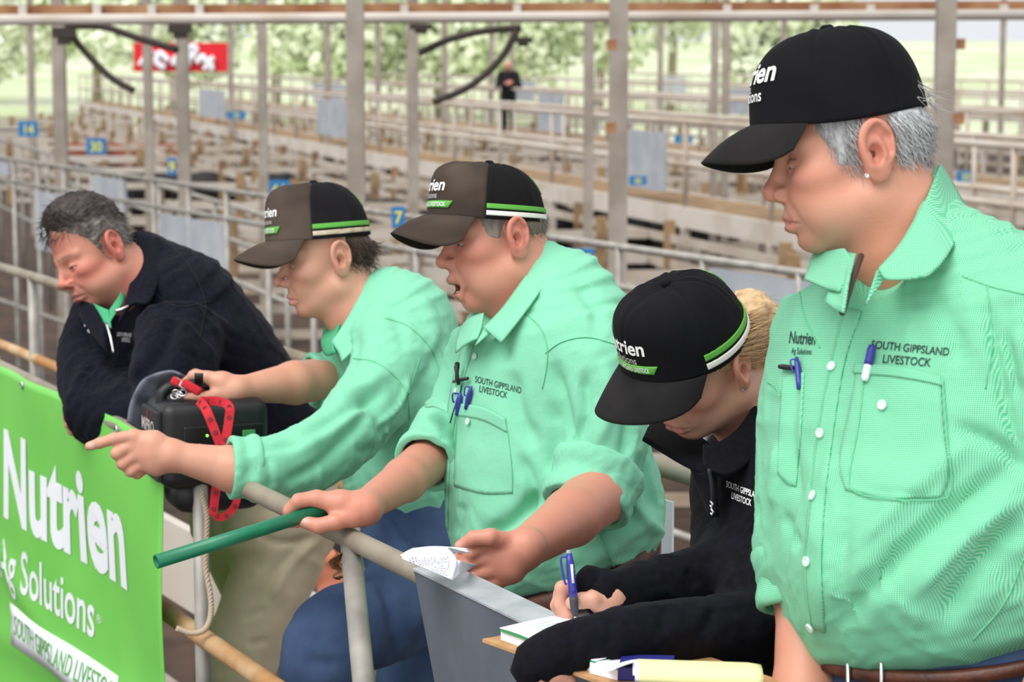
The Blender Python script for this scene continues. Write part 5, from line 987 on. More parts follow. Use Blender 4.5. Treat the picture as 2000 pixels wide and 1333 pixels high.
# ------------------------------------------------------------------ young man pointing, holding the amplifier by its handle
def pointing_man():
    d0 = 4.37; fwd = yawvec(84); root = empty('person', ground_pt(800, 1000, d0 + .05))
    tag(root, 'young man in faded cap and green shirt leaning over the rail and pointing left', 'person', 'stock agents at the rail')
    H = Head.at_ear(663, 508, d0 - .07, 80, 5, 0, .98, zs=.96, zt=.92, nose=.001, noser=.95, lid=.0018, width=.97)
    H.neck = ([H.to((-.012, 0, -.045)), H.to((-.026, 0, -.095)), C(712, 610, d0), C(745, 680, d0 + .01)], [.054, .053, .056, .062])
    hv = skinned_head(H, .0024); base = (.64, .34, .235)
    trunk = [(716, 575, 0, .058, .056), (738, 592, 0, .085, .086), (765, 630, 0, .155, .116), (783, 700, 0, .200, .116), (798, 790, 0, .195, .118), (806, 880, 0, .185, .115), (820, 950, 0, .175, .112), (832, 985, 0, .160, .100)]
    cp, cr = rows(d0, [(x, y, z, max(a - .032, .03), max(b - .032, .03)) for x, y, z, a, b in trunk] + [(850, 1110, 0, .13, .10)]); cv = skin(lambda p: loft(p, cp, cr, fwd, endr=.4), *bounds(cp, cr), .010)
    e = 3.86
    la = [C(640, 890, 3.98), C(560, 915, 3.92), C(455, 917, 3.88), C(334, 890, e)]
    fs = [(fpts(e, [(262, 852, -.004), (222, 858, -.010), (195, 866, -.006), (175, 872, .0)]), [.0112, .0098, .0090, .0076]),
          (fpts(e, [(262, 868, .0), (229, 886, -.012), (243, 897, .006), (258, 893, .014)]), [.0115, .0108, .0098, .0084]),
          (fpts(e, [(268, 888, .002), (240, 906, -.008), (254, 914, .008), (268, 908, .016)]), [.0112, .0104, .0096, .0082]),
          (fpts(e, [(278, 906, .006), (255, 921, -.002), (268, 926, .010), (280, 920, .016)]), [.0100, .0094, .0086, .0076]),
          (fpts(e, [(300, 862, .022), (268, 866, .030), (245, 876, .026), (232, 880, .018)]), [.0135, .0118, .0102, .0085])]
    pl = [(fpts(e, [(334, 889, .004), (300, y, .0), (264, y2, .0)]), [.024, .019, .0130]) for y, y2 in ((865, 855), (878, 870), (892, 888))] + [(fpts(e, [(330, 895, .006), (305, 908, .004), (278, 907, .006)]), [.022, .0175, .0120])]
    h1 = hand_mesh(fs, pl + [(np.array(la), np.array([.030, .036, .0385, .0225]))], .0019)
    e2 = 4.25
    ra = [C(660, 738, 4.42), C(575, 748, 4.34), C(462, 762, e2)]
    fs = [(fpts(e2, [(404, 738, -.004), (378, 734, -.002), (364, 748, .010), (372, 762, .022)]), [.0112, .0100, .0092, .0080]),
          (fpts(e2, [(408, 738, .018), (382, 732, .020), (367, 746, .030), (374, 760, .040)]), [.0112, .0100, .0092, .0080]),
          (fpts(e2, [(414, 742, .038), (390, 736, .042), (376, 748, .050), (382, 762, .056)]), [.0108, .0098, .0090, .0078]),
          (fpts(e2, [(422, 748, .054), (400, 744, .060), (388, 754, .064), (392, 766, .068)]), [.0098, .0088, .0082, .0072]),
          (fpts(e2, [(432, 770, -.010), (405, 778, -.022), (384, 780, -.022), (368, 777, -.016)]), [.0140, .0120, .0108, .0090])]
    pl = [(fpts(e2, [(464, 761, z * .4), (434, 748, z * .8), (406, 739, z)]), [.022, .0185, .0125]) for z in (-.004, .016, .036)] + [(fpts(e2, [(462, 766, .004), (445, 770, -.008), (425, 768, -.010)]), [.021, .017, .013])]
    h2 = hand_mesh(fs, pl + [(np.array(ra), np.array([.042, .040, .0225]))], .0019)
    V, Q = join([hv, cv, h1, h2]); nh = len(hv[0]); col = skin_cols(V, base, amt=.20, spots=[(178, 872, 7, (.85, .60, .52), .6), (400, 935, 50, (.55, .27, .18), .35)])
    col[:nh] = H.colours(hv[0], base, red=.35, stub=.10, brow=(.12, .08, .06), lip=(.62, .24, .24)); mesh('body', toW(V), Q, M['skin'], root, col=col); H.eyes(root, gaze=(1, 0, -.4))
    def reg(l):
        x, y, z = l.T; a = np.abs(y); ear = ell(np.stack([x, a, z], 1), (-.001, .08, .003), (.024, .03, .034)); side = np.maximum(np.maximum(x - .040, -(z - .012)), -(x - .010))
        back = np.maximum(x + .014, -(z + .050 - (x + .04) * .3)); return np.maximum(np.maximum(back, -ear), z - .050)
    br = lambda l: np.clip(np.array([.055, .034, .024]) * (1 + .8 * wnoise(l * V3(2.5, 1, .6), 150, 3))[:, None], .008, .3)
    hs = hair_shell('hair', H, reg, lambda l: .002 + .011 * np.clip((-.02 - l[:, 0]) / .05, 0, 1), M['hair'], root, br, grain=(-.3, 0, 1), gamp=.002, gs=260)
    R = scalp(900, lambda p: (reg(p) < -.001) & (p[:, 2] < .036) & (p[:, 0] < 0) & (p[:, 1] > -.06), seed=4); out = R - V3(.0145, 0, .042); out /= np.linalg.norm(out, axis=1)[:, None]; R = R + out * (.010 * np.clip((-.02 - R[:, 0]) / .05, 0, 1))[:, None]
    D = np.tile(V3(-.7, 0, -1), (len(R), 1)) + out * .5 + np.random.normal(size=R.shape) * .25; g = np.random.uniform(.02, .10, len(R)); strands('hair_strands', H, R, D, .018, M['hair'], hs, np.stack([g * 1.25, g * .8, g * .6], 1), curl=.007, seed=3, r=.0006)
    striped_cap(H, root, .95, bend=38, cx=.030, cz=.046, tilt=0, a=.101, b=.087, H_=.108, brim=.071, drop=24, curl=.070, tape=M['cream_tape'], cols=((.060, .046, .038), (.012, .011, .013)), brimcol=(.055, .043, .034),
                text=[('Nutrien', 9, .44, .0190, M['white_thread'], .018, .12, 1.15), ('Ag Solutions', 6, .315, .0095, M['grey_thread'], .002, 0, 1.1)])
    strokes = [([(690, 760), (740, 800), (760, 880)], 18, -12), ([(640, 780), (700, 760), (770, 720)], 16, 9), ([(600, 850), (680, 800), (760, 760)], 14, -10), ([(560, 890), (640, 850), (720, 790)], 14, 8), ([(540, 950), (620, 910), (680, 850), (740, 780)], 14, -10), ([(520, 890), (530, 960)], 8, -7),
               ([(870, 650), (840, 720), (800, 790)], 14, -8), ([(880, 700), (840, 790), (770, 850)], 16, 8), ([(885, 760), (820, 850), (730, 900)], 16, -10), ([(850, 850), (780, 920), (720, 930)], 16, 8), ([(860, 900), (800, 960)], 14, -9), ([(760, 580), (780, 640), (790, 690)], 16, -7),
               ([(700, 640), (690, 700), (700, 740)], 16, -8), ([(820, 570), (850, 640), (850, 700)], 14, 6), ([(800, 735), (780, 790), (740, 840)], 6, 9), ([(480, 880), (600, 870)], 10, -5), ([(690, 880), (740, 880), (790, 860)], 12, -9)]
    sl = [(775, 690, -.13, .080, .075), (740, 760, -.20, .072, .068), (680, 840, -.32, .064, .060), (610, 890, -.41, .060, .058), (540, 914, -.46, .054, .053), (490, 917, -.48, .050, .050)]
    sr = [(740, 665, .14, .07, .07), (690, 715, .12, .058, .058), (640, 742, .06, .047, .047)]
    bel = [(775, 860, -.03, .10, .10), (762, 920, -.04, .095, .095), (795, 965, -.04, .08, .08)]
    V, Q = garment(d0, trunk, fwd, [sl, sr, bel], h=.0058, strokes=strokes, seed=12, noise=(.0034, 22), k=.03)
    sh = mesh('shirt', toW(V), Q, M['shirt'], root); B = bvh_of(V, Q)
    cuff('cuff', C(505, 916, 3.90), C(448, 916, 3.885), .0515, .047, M['shirt'], sh, th=.011, noise=.003)
    cuff('cuff', C(652, 740, 4.42), C(608, 746, 4.40), .049, .047, M['shirt'], sh, th=.010, noise=.002)
    for pts in ([(752, 622), (800, 640), (846, 690), (862, 760)], [(690, 700), (740, 712), (790, 760), (800, 820)], [(820, 700), (800, 760), (790, 800)]): seam('stitching', B, pts, M['shirt_seam'], sh, .0009, .0010)
    sheet('collar', d0, [[(735, 522, .01), (705, 575, -.066), (675, 628, -.09), (648, 668, -.10)], [(746, 536, .015), (722, 598, -.09), (695, 650, -.115), (662, 690, -.125)], [(752, 552, .02), (735, 612, -.095), (712, 662, -.13), (668, 706, -.15)]], M['shirt'], sh, .003, 12, 22)
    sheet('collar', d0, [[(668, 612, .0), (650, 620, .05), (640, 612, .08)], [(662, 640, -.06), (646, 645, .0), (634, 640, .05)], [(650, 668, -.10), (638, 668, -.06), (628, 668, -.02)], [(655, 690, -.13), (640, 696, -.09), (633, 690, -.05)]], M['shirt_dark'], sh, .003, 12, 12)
    hip = [(828, 965, 0, .158, .122), (834, 1030, 0, .165, .128), (838, 1070, 0, .168, .130), (838, 1100, 0, .16, .125)]
    gx, gy = root.location.x, root.location.y; k0 = W(632, 1285, d0 - .30); k1 = W(815, 1420, d0 + .06)
    st = [([(760, 1010), (790, 1060), (850, 1080)], 5, -8), ([(735, 1110), (765, 1200), (775, 1320)], 12, -10), ([(690, 1250), (700, 1333)], 6, 6), ([(600, 1290), (660, 1300)], 10, -4), ([(660, 1190), (700, 1150), (740, 1120)], 10, -4)]
    legs(root, d0, hip, fwd, [(k0[0] + .03, k0[1] + .06), (gx + .12, gy + .16)], M['denim'], 'jeans', knee=[tuple(k0), tuple(k1)], strokes=st, thick=1.02, kr=.078)
    return root, B, d0
R2, B2, D2 = pointing_man()
# ------------------------------------------------------------------ bare-headed man leaning on the rail in a navy jumper
def leaning_man():
    d0 = 4.74; fwd = yawvec(56); root = empty('person', ground_pt(545, 950, d0 + .22))
    tag(root, 'bare-headed dark-haired man in navy jumper leaning folded arms on the rail at far left', 'person', 'stock agents at the rail')
    H = Head.at_ear(219, 484, d0 - .06, 56, 22, 10, .94, zs=.96, width=1.06, jowl=.007, nosew=1.1, noser=1.0, lid=.0020, nose=-.002, chin=.001)
    H.neck = ([H.to((-.012, 0, -.045)), H.to((-.03, 0, -.09)), C(262, 545, d0 + .06), C(285, 590, d0 + .10)], [.060, .062, .068, .075])
    hv = skinned_head(H, .0024); base = (.60, .265, .185)
    trunk = [(252, 505, .05, .072, .070), (280, 540, .08, .130, .100), (325, 605, .10, .200, .140), (372, 690, .14, .222, .160), (430, 780, .18, .215, .165), (490, 870, .22, .205, .160), (530, 930, .24, .19, .15)]
    cp, cr = rows(d0, [(x, y, z, max(a - .034, .03), max(b - .034, .03)) for x, y, z, a, b in trunk]); cv = skin(lambda p: loft(p, cp, cr, fwd, endr=.4), *bounds(cp, cr), .011)
    e = 4.66
    fs = [(fpts(e, [(152, 812, .0), (138, 828, -.006), (142, 842, .004), (152, 846, .012)]), [.0115, .0105, .0098, .0084]),
          (fpts(e, [(166, 818, .0), (152, 836, -.008), (158, 849, .004), (168, 850, .012)]), [.0115, .0105, .0098, .0084]),
          (fpts(e, [(180, 822, .002), (168, 840, -.006), (175, 851, .006), (184, 849, .012)]), [.011, .010, .0092, .008]),
          (fpts(e, [(192, 826, .004), (184, 842, -.002), (192, 850, .008), (200, 847, .014)]), [.010, .0092, .0085, .0075]),
          (fpts(e, [(146, 804, .012), (134, 814, .020), (136, 830, .022), (144, 840, .02)]), [.013, .0115, .010, .0085])]
    pl = [(fpts(e, [(176, 792, .01), (165, 806, .0), (x, y, 0)]), [.024, .020, .0125]) for x, y in ((152, 812), (166, 818), (180, 822))] + [(fpts(e, [(186, 796, .01), (190, 812, .004), (192, 826, .004)]), [.022, .018, .012])]
    la = [C(300, 800, e - .02), C(230, 796, e), C(176, 792, e + .01)]
    h1 = hand_mesh(fs, pl + [(np.array(la), np.array([.036, .033, .026]))], .0021)
    V, Q = join([hv, cv, h1]); nh = len(hv[0]); col = skin_cols(V, base, amt=.22); col[:nh] = H.colours(hv[0], base, red=1.0, stub=.16, brow=(.10, .07, .06), ruddy=(.62, .17, .13))
    mesh('body', toW(V), Q, M['skin'], root, col=col); H.eyes(root, gaze=(1, .05, -.25), iris=(.10, .09, .08))
    def reg(l):
        x, y, z = l.T; a = np.abs(y) / 1.06; ear = ell(np.stack([x, a, z], 1), (-.001, .08, .003), (.024, .03, .034))
        line = np.interp(x, [-.12, -.045, -.012, -.005, .012, .022, .045, .066, .085, .11], [-.055, -.050, -.045, .02, -.018, -.012, .034, .060, .074, .082]); line = line + .010 * np.clip((.03 - a) / .03, 0, 1) * np.clip((x - .06) / .02, 0, 1)
        return np.maximum((line - z) * .8, -ear)
    def thick(l): x, y, z = l.T; t = np.clip((z - .04) / .05, 0, 1); return .005 + .013 * t + .004 * np.clip((x - .02) / .05, 0, 1) * t + .004 * wnoise(l, 110, 6) * t
    def hcol(l): x, y, z = l.T; t = np.clip((z - .062 + .3 * np.clip(.02 - x, 0, .06)) / .02, 0, 1)[:, None]; n_ = wnoise(l * V3(1, 2, 2), 190, 3)[:, None]; return np.clip(np.array([.045, .034, .032]) * (1 + .7 * n_) * t + np.array([.20, .175, .16]) * (1 + .6 * n_) * (1 - t), .008, .5)
    hs = hair_shell('hair', H, reg, thick, M['hair'], root, hcol, grain=(1, .1, -.25), gs=330, gamp=.0022, h=.0026)
    R = scalp(2600, lambda p: (reg(p) < -.002), seed=4, width=1.06); out = R - V3(.0145, 0, .042); out /= np.linalg.norm(out, axis=1)[:, None]; th = thick(R); R2 = R + out * (th * .75)[:, None]
    t = np.clip((R[:, 2] - .06) / .03, 0, 1)[:, None]; D = np.array([1.0, .15, -.25]) * t + np.array([-.55, 0, -1.0]) * (1 - t) + out * .22 + np.random.normal(size=R.shape) * .2; c0 = hcol(R) * np.random.uniform(.5, 1.7, (len(R), 1))
    strands('hair_strands', H, R2, D, .016, M['hair'], hs, c0, curl=.006, seed=3, r=.0006)
    R = scalp(70, lambda p: (p[:, 2] > .060) & (p[:, 2] < .085) & (p[:, 0] > .072), seed=14, width=1.0); D = np.tile(V3(.9, .0, -.35), (len(R), 1)) + np.random.normal(size=R.shape) * .3
    strands('fringe_strands', H, R * 1.02, D, .024, M['hair'], hs, np.tile((.05, .04, .036), (len(R), 1)), curl=.008, seed=8, r=.0006, droop=.008)
    strokes = [([(300, 560), (330, 640), (310, 740)], 20, -10), ([(350, 600), (300, 700), (240, 760)], 16, -12), ([(290, 690), (250, 740), (190, 770)], 14, 10), ([(160, 700), (200, 745), (260, 770)], 14, -10), ([(150, 740), (190, 765)], 10, -8),
               ([(225, 640), (215, 700), (240, 750)], 12, -8), ([(330, 760), (280, 800), (230, 820)], 14, -8), ([(420, 560), (400, 650), (380, 740)], 22, -7), ([(170, 640), (180, 690)], 12, -6), ([(300, 820), (240, 835), (180, 830)], 10, -7)]
    sl = [(348, 640, -.10, .082, .080), (340, 730, -.18, .085, .080), (318, 806, -.19, .070, .066), (250, 806, -.13, .058, .055), (172, 797, -.08, .046, .046)]
    sr = [(215, 640, .12, .085, .08), (180, 700, .06, .072, .068), (178, 765, -.01, .062, .060), (225, 812, -.04, .056, .054), (285, 825, -.02, .050, .050)]
    V, Q = garment(d0, trunk, fwd, [sl, sr], h=.0062, strokes=strokes, seed=21, noise=(.0030, 20), k=.075, cut=lambda p, d: smax(d, -limb(p, [C(252, 505, d0 + .04), C(226, 580, d0 - .05), C(214, 640, d0 - .12)], [.066, .038, .006], .01), .006))
    sh = mesh('jumper', toW(V), Q, M['navy'], root); B = bvh_of(V, Q)
    cuff('cuff', C(198, 800, e - .01), C(150, 797, e + .02), .046, .042, M['navy'], sh, th=.008)
    # collar of the jumper, green shirt collar inside, zip
    sheet('collar', d0, [[(268, 452, .06), (262, 520, -.02), (248, 580, -.07), (233, 632, -.10)], [(290, 455, .06), (288, 530, -.04), (276, 582, -.085), (250, 600, -.11)], [(318, 470, .07), (310, 545, -.045), (290, 592, -.095), (262, 590, -.12)]], M['navy'], sh, .006, 12, 18)
    sheet('collar', d0, [[(165, 585, -.04), (182, 600, -.07), (205, 640, -.12)], [(158, 590, -.03), (172, 612, -.065), (208, 668, -.125)], [(155, 602, -.02), (165, 630, -.055), (212, 690, -.12)]], M['navy'], sh, .006, 10, 14)
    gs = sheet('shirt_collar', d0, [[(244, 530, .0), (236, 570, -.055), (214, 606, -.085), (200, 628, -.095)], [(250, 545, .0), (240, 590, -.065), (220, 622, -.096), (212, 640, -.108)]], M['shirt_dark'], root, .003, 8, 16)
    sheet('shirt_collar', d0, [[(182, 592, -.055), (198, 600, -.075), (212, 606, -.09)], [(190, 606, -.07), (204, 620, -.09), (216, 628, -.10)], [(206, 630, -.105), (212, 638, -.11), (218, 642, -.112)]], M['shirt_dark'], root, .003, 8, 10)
    v, f = tube_mesh(toW(spline([C(208, 632, d0 - .130), C(216, 660, d0 - .155), C(222, 690, d0 - .165)], 14)), .0028, 8); mesh('zip', v, f, M['steel_small'], sh)
    v, f = tube_mesh(toW(spline([C(250, 598, d0 - .125), C(238, 604, d0 - .13), C(224, 608, d0 - .128)], 8)), .0026, 8); mesh('zip', v, f, M['steel_small'], sh)
    embroider('lettering', B, 'Nutrien', 180, 640, 14, (.97, .16), (.05, -1), M['white_thread'], sh, .03, .15, sx=.52)
    embroider('lettering', B, 'Ag Solutions', 181, 650, 6, (.97, .16), (.05, -1), M['white_thread'], sh, .01, .1, sx=.52)
    embroider('lettering', B, 'SOUTH GIPPSLAND', 243, 658, 8, (.98, .08), (.02, -1), M['white_thread'], sh, .0, .1, sx=.30)
    embroider('lettering', B, 'LIVESTOCK', 246, 668, 8, (.98, .08), (.02, -1), M['white_thread'], sh, .0, .1, sx=.30)
    for pts in ([(318, 470), (370, 520), (400, 590), (390, 660)], [(300, 575), (350, 600), (410, 590)]): seam('stitching', B, pts, M['navy_seam'], sh, .0012, .0008)
    hip = [(515, 895, .22, .165, .135), (518, 950, .22, .178, .145), (516, 1010, .22, .190, .155), (512, 1050, .22, .180, .145)]
    gx, gy = root.location.x, root.location.y; k0 = W(456, 1330, d0 + .10); k1 = W(575, 1310, d0 + .34)
    st = [([(470, 1020), (540, 1060), (620, 1050)], 8, -7), ([(640, 1040), (560, 1110), (530, 1180)], 12, 8), ([(600, 1060), (540, 1120), (480, 1210)], 14, -7), ([(500, 1000), (570, 990), (640, 990)], 10, -6), ([(470, 1210), (520, 1190)], 8, -6), ([(480, 1260), (530, 1250)], 8, -6), ([(420, 960), (440, 1100)], 12, -5)]
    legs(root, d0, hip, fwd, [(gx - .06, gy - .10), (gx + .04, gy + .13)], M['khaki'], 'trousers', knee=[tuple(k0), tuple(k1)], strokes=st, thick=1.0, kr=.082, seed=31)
    return root, B, d0
R1, B1, D1 = leaning_man()
# ------------------------------------------------------------------ woman writing on a clipboard
def writing_woman():
    d0 = 3.02; kS = .944; fwd = yawvec(58); root = empty('person', ground_pt(1560, 1000, d0 + .18))
    tag(root, 'blonde woman in black cap and navy jacket bending over the rail, writing', 'person', 'stock agents at the rail')
    H = Head.at_ear(1441, 722, d0 - .06, 60, 30, -15, .868, zs=.94, zt=.95, fem=1, nose=-.004, noser=.85, nosew=.9, brow=-.002, lid=.0012, width=.98)
    H.neck = ([H.to((-.012, 0, -.045)), H.to((-.03, 0, -.09)), C(1478, 820, d0 + .08), C(1510, 880, d0 + .11)], [.049, .047, .051, .057])
    hv = skinned_head(H, .0022); base = (.68, .365, .265)
    trunk = [(1500, 790, .10, .062, .060), (1520, 850, .11, .130, .085), (1540, 920, .12, .175, .105), (1552, 1020, .14, .170, .115), (1562, 1130, .16, .155, .108), (1575, 1240, .18, .165, .115), (1585, 1330, .20, .175, .12)]
    trunk = [(x, y, z, a * kS, b * kS) for x, y, z, a, b in trunk]
    cp, cr = rows(d0, [(x, y, z, max(a - .032, .03), max(b - .032, .03)) for x, y, z, a, b in trunk]); cv = skin(lambda p: loft(p, cp, cr, fwd, endr=.4), *bounds(cp, cr), .010)
    e = 2.80
    ra = [C(1420, 1118, 2.93), C(1300, 1145, 2.87), C(1192, 1168, e)]
    fs = [(fpts(e, [(1133, 1142, .002), (1098, 1150, -.004), (1094, 1180, -.002), (1110, 1202, -.006)]), [.0095, .0088, .0080, .0070]),
          (fpts(e, [(1136, 1150, .016), (1096, 1160, .016), (1088, 1184, .010), (1104, 1206, .002)]), [.0095, .0088, .0080, .0070]),
          (fpts(e, [(1142, 1160, .030), (1106, 1172, .034), (1094, 1192, .026), (1108, 1210, .016)]), [.0090, .0084, .0076, .0066]),
          (fpts(e, [(1150, 1170, .042), (1118, 1184, .046), (1106, 1202, .040), (1116, 1214, .030)]), [.0082, .0076, .0070, .0060]),
          (fpts(e, [(1186, 1176, -.010), (1158, 1172, -.022), (1136, 1174, -.022), (1117, 1178, -.018)]), [.0120, .0105, .0096, .0080])]
    pl = [(fpts(e, [(1192, 1164, z * .3), (1162, 1154, z * .8), (1136, 1148, z)]), [.020, .0165, .0110]) for z in (.002, .016, .030)] + [(fpts(e, [(1194, 1172, .0), (1180, 1178, -.006), (1166, 1176, -.010)]), [.018, .014, .011])]
    h1 = hand_mesh(fs, pl + [(np.array(ra), np.array([.026, .0235, .0185]))], .0017)
    e2 = 2.635; la = [C(1200, 1250, 2.65), C(1110, 1268, 2.64), C(1058, 1290, e2)]
    fs = [(fpts(e2, [(1050, 1322, .0), (1052, 1348, .010), (1066, 1362, .022), (1082, 1364, .03)]), [.0095, .0088, .008, .007]), (fpts(e2, [(1068, 1332, .0), (1074, 1358, .010), (1090, 1370, .022), (1106, 1370, .03)]), [.0095, .0088, .008, .007]),
          (fpts(e2, [(1088, 1334, .0), (1096, 1360, .010), (1112, 1370, .022), (1128, 1368, .03)]), [.009, .0084, .0076, .0066]), (fpts(e2, [(1108, 1332, .0), (1116, 1354, .010), (1130, 1362, .020), (1144, 1360, .028)]), [.0082, .0076, .007, .006]),
          (fpts(e2, [(1046, 1298, .0), (1037, 1306, .004), (1036, 1318, .012), (1044, 1330, .022)]), [.0115, .010, .0092, .0078])]
    pl = [(fpts(e2, [(1060, 1288, 0), (1060 + k * 8, 1308, 0), (1050 + k * 19, 1324 + 4 * min(k, 2), 0)]), [.019, .016, .0105]) for k in range(4)]
    h2 = hand_mesh(fs, pl + [(np.array(la), np.array([.022, .022, .0195]))], .0018)
    V, Q = join([hv, cv, h1, h2]); nh = len(hv[0]); col = skin_cols(V, base, amt=.16, spots=[(1118, 1178, 7, (.85, .60, .52), .5)]); col[:nh] = H.colours(hv[0], base, red=.75, stub=0, brow=(.30, .20, .12), lip=(.58, .18, .17), ruddy=(.66, .24, .18))
    mesh('body', toW(V), Q, M['skin'], root, col=col); H.eyes(root, gaze=(1, 0, -.5))
    disc('earring', H.to((.006, .0765, -.027)), H.R[:, 1] + .3 * H.R[:, 0], .0036, .004, M['steel_small'], root)
    def reg(l):
        x, y, z = l.T; a = np.abs(y); ear = ell(np.stack([x, a, z], 1), (.003, .08, -.004), (.018, .03, .028))
        line = np.interp(x, [-.12, -.05, -.020, .0, .018, .040, .060, .075], [-.060, -.052, -.035, .010, .018, .022, .035, .05]); return np.maximum(np.maximum((line - z) * .8, -ear), z - .07)
    gold = lambda l: np.clip(np.array([.62, .42, .235]) * (1 + .55 * wnoise(l * V3(1, 3, 3), 120, 3))[:, None], .04, .8)
    hs = hair_shell('hair', H, reg, lambda l: .006 + .004 * np.clip((.01 - l[:, 0]) / .05, 0, 1), M['hair'], root, gold, grain=(1, 0, -.35), gs=340, gamp=.0018)
    R = scalp(1500, lambda p: (reg(p) < -.001) & (p[:, 2] < .05), seed=4); out = R - V3(.0145, 0, .042); out /= np.linalg.norm(out, axis=1)[:, None]; D = np.tile(V3(-1, 0, -.25), (len(R), 1)) + out * .12 + np.random.normal(size=R.shape) * .08
    strands('hair_strands', H, R + out * .006, D, .045, M['hair'], hs, gold(R) * np.random.uniform(.6, 1.5, (len(R), 1)), curl=.004, seed=3, r=.0005)
    tail = lambda p: limb(H.loc(p), [V3(-.066, 0, .030), V3(-.098, 0, .022), V3(-.118, 0, -.012), V3(-.116, 0, -.060), V3(-.104, 0, -.095)], [.026, .034, .034, .026, .012], .02) - .003 * wnoise(H.loc(p) * V3(2.5, 2.5, .5), 130, 2, 2)
    tc_ = H.to((-.095, 0, -.03)); V2, Q2 = skin(lambda p: tail(p) * .92, tc_ - .13, tc_ + .13, .003); mesh('ponytail', toW(V2), Q2, M['hair'], root, col=gold(H.loc(V2)))
    rs = np.random.RandomState(5); n = 520; q = rs.normal(size=(n, 3)); q /= np.linalg.norm(q, axis=1)[:, None]; R = V3(-.098, 0, .022) + q * .033; D = np.tile(V3(-.35, 0, -1), (n, 1)) + q * .35; g = gold(R)
    strands('hair_strands', H, R, D, .07, M['hair'], hs, g * rs.uniform(.6, 1.5, (n, 1)), curl=.012, seed=9, r=.0005)
    black = ((.0085, .0085, .010), (.0085, .0085, .010))
    striped_cap(H, root, .0, bend=29, cx=.030, cz=.044, tilt=0, a=.1045, b=.091, H_=.108, front=2.2, brim=.076, drop=24, curl=.050, cols=black, brimcol=(.018, .017, .018), sag=.010, st=(72, 288),
                text=[('Nutrien', -9, .42, .0235, M['white_thread'], .022, .08, 1.12), ('Ag Solutions', -13, .275, .0125, M['grey_thread'], .003, 0, 1.02)])
    strokes = [([(1420, 900), (1440, 1000), (1430, 1100)], 16, -7), ([(1480, 1000), (1450, 1090), (1470, 1160)], 16, -9), ([(1300, 1180), (1290, 1240)], 12, -6), ([(1400, 1180), (1370, 1250)], 14, -8), ([(1200, 1195), (1190, 1270)], 12, -5), ([(1440, 1150), (1400, 1140)], 10, -8), ([(1340, 1110), (1360, 1150)], 10, -6), ([(1120, 1215), (1118, 1310)], 8, -4)]
    sl = [(1500, 925, -.02, .070, .066), (1508, 1080, -.11, .066, .062), (1478, 1220, -.23, .055, .052), (1400, 1236, -.29, .043, .041), (1250, 1238, -.36, .0345, .033), (1120, 1264, -.38, .0325, .0315), (1072, 1284, -.385, .030, .029)]
    sr = [(1445, 940, .16, .066, .066), (1428, 1050, .03, .055, .053), (1412, 1113, -.08, .046, .045), (1300, 1143, -.15, .036, .034), (1200, 1161, -.21, .029, .028), (1165, 1150, -.215, .0255, .0245)]
    V, Q = garment(d0, trunk, fwd, [sl, sr], h=.0052, strokes=strokes, seed=33, noise=(.0026, 24), k=.022)
    sh = mesh('jacket', toW(V), Q, M['navy2'], root); B = bvh_of(V, Q)
    v, f = tube_mesh(toW(spline([C(1168, 1152, e + .01), C(1146, 1140, e + .004), C(1132, 1132, e + .0), C(1127, 1128, e)], 8)), [.026, .0235, .020, .0165], 20); mesh('cuff', v, f, M['navy2'], sh)
    v, f = tube_mesh(toW(spline([C(1092, 1275, e2 + .005), C(1060, 1290, e2), C(1043, 1303, e2 + .002), C(1052, 1316, e2 + .004)], 8)), [.0315, .030, .0285, .024], 20, False); mesh('cuff', v, f, M['navy2'], sh)
    sheet('collar', d0, [[(1494, 760, .02), (1440, 838, -.06), (1390, 872, -.09), (1376, 868, -.10)], [(1500, 800, .0), (1450, 872, -.075), (1405, 905, -.105), (1376, 905, -.12)], [(1502, 850, -.01), (1460, 905, -.085), (1420, 930, -.115), (1392, 925, -.13)]], M['navy2'], sh, .005, 12, 18)
    sheet('collar', d0, [[(1380, 866, .03), (1330, 830, .07), (1286, 806, .10)], [(1392, 890, -.04), (1330, 868, .0), (1268, 832, .05)], [(1396, 925, -.115), (1345, 912, -.09), (1255, 858, -.03)]], M['navy2'], sh, .005, 14, 18)
    sheet('collar', d0, [[(1396, 920, -.115), (1370, 920, -.10), (1350, 915, -.09)], [(1400, 960, -.115), (1380, 960, -.10), (1366, 955, -.08)], [(1402, 1010, -.11), (1390, 1010, -.10), (1384, 1005, -.08)]], M['navy2'], sh, .005, 10, 10)
    v, f = tube_mesh(toW(spline([C(1384, 916, d0 - .135), C(1390, 950, d0 - .135), C(1391, 990, d0 - .13), C(1392, 1010, d0 - .125)], 14)), .0022, 8); mesh('zip', v, f, M['black_plastic'], sh)
    for x, y in ((1390, 985), (1391, 1000)): v, f = tube_mesh(toW(np.array([C(x - 3, y - 6, d0 - .14), C(x + 2, y, d0 - .142), C(x, y + 8, d0 - .14), C(x - 3, y + 2, d0 - .14)])), .0014, 6); mesh('zip_pull', v, f, M['steel_small'], sh)
    embroider('lettering', B, 'SOUTH GIPPSLAND', 1452, 965, 13, (.93, .36), (.02, -1), M['white_thread'], sh, .012, .1, sx=.46)
    embroider('lettering', B, 'LIVESTOCK', 1448, 982, 13, (.93, .36), (.02, -1), M['white_thread'], sh, .012, .1, sx=.46)
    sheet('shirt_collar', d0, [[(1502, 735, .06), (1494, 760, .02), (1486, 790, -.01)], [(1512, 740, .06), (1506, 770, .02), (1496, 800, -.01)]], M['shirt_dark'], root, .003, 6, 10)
    hip = [(1580, 1300, .19, .156, .113), (1588, 1380, .20, .168, .123), (1592, 1460, .20, .17, .127), (1592, 1540, .20, .16, .123)]
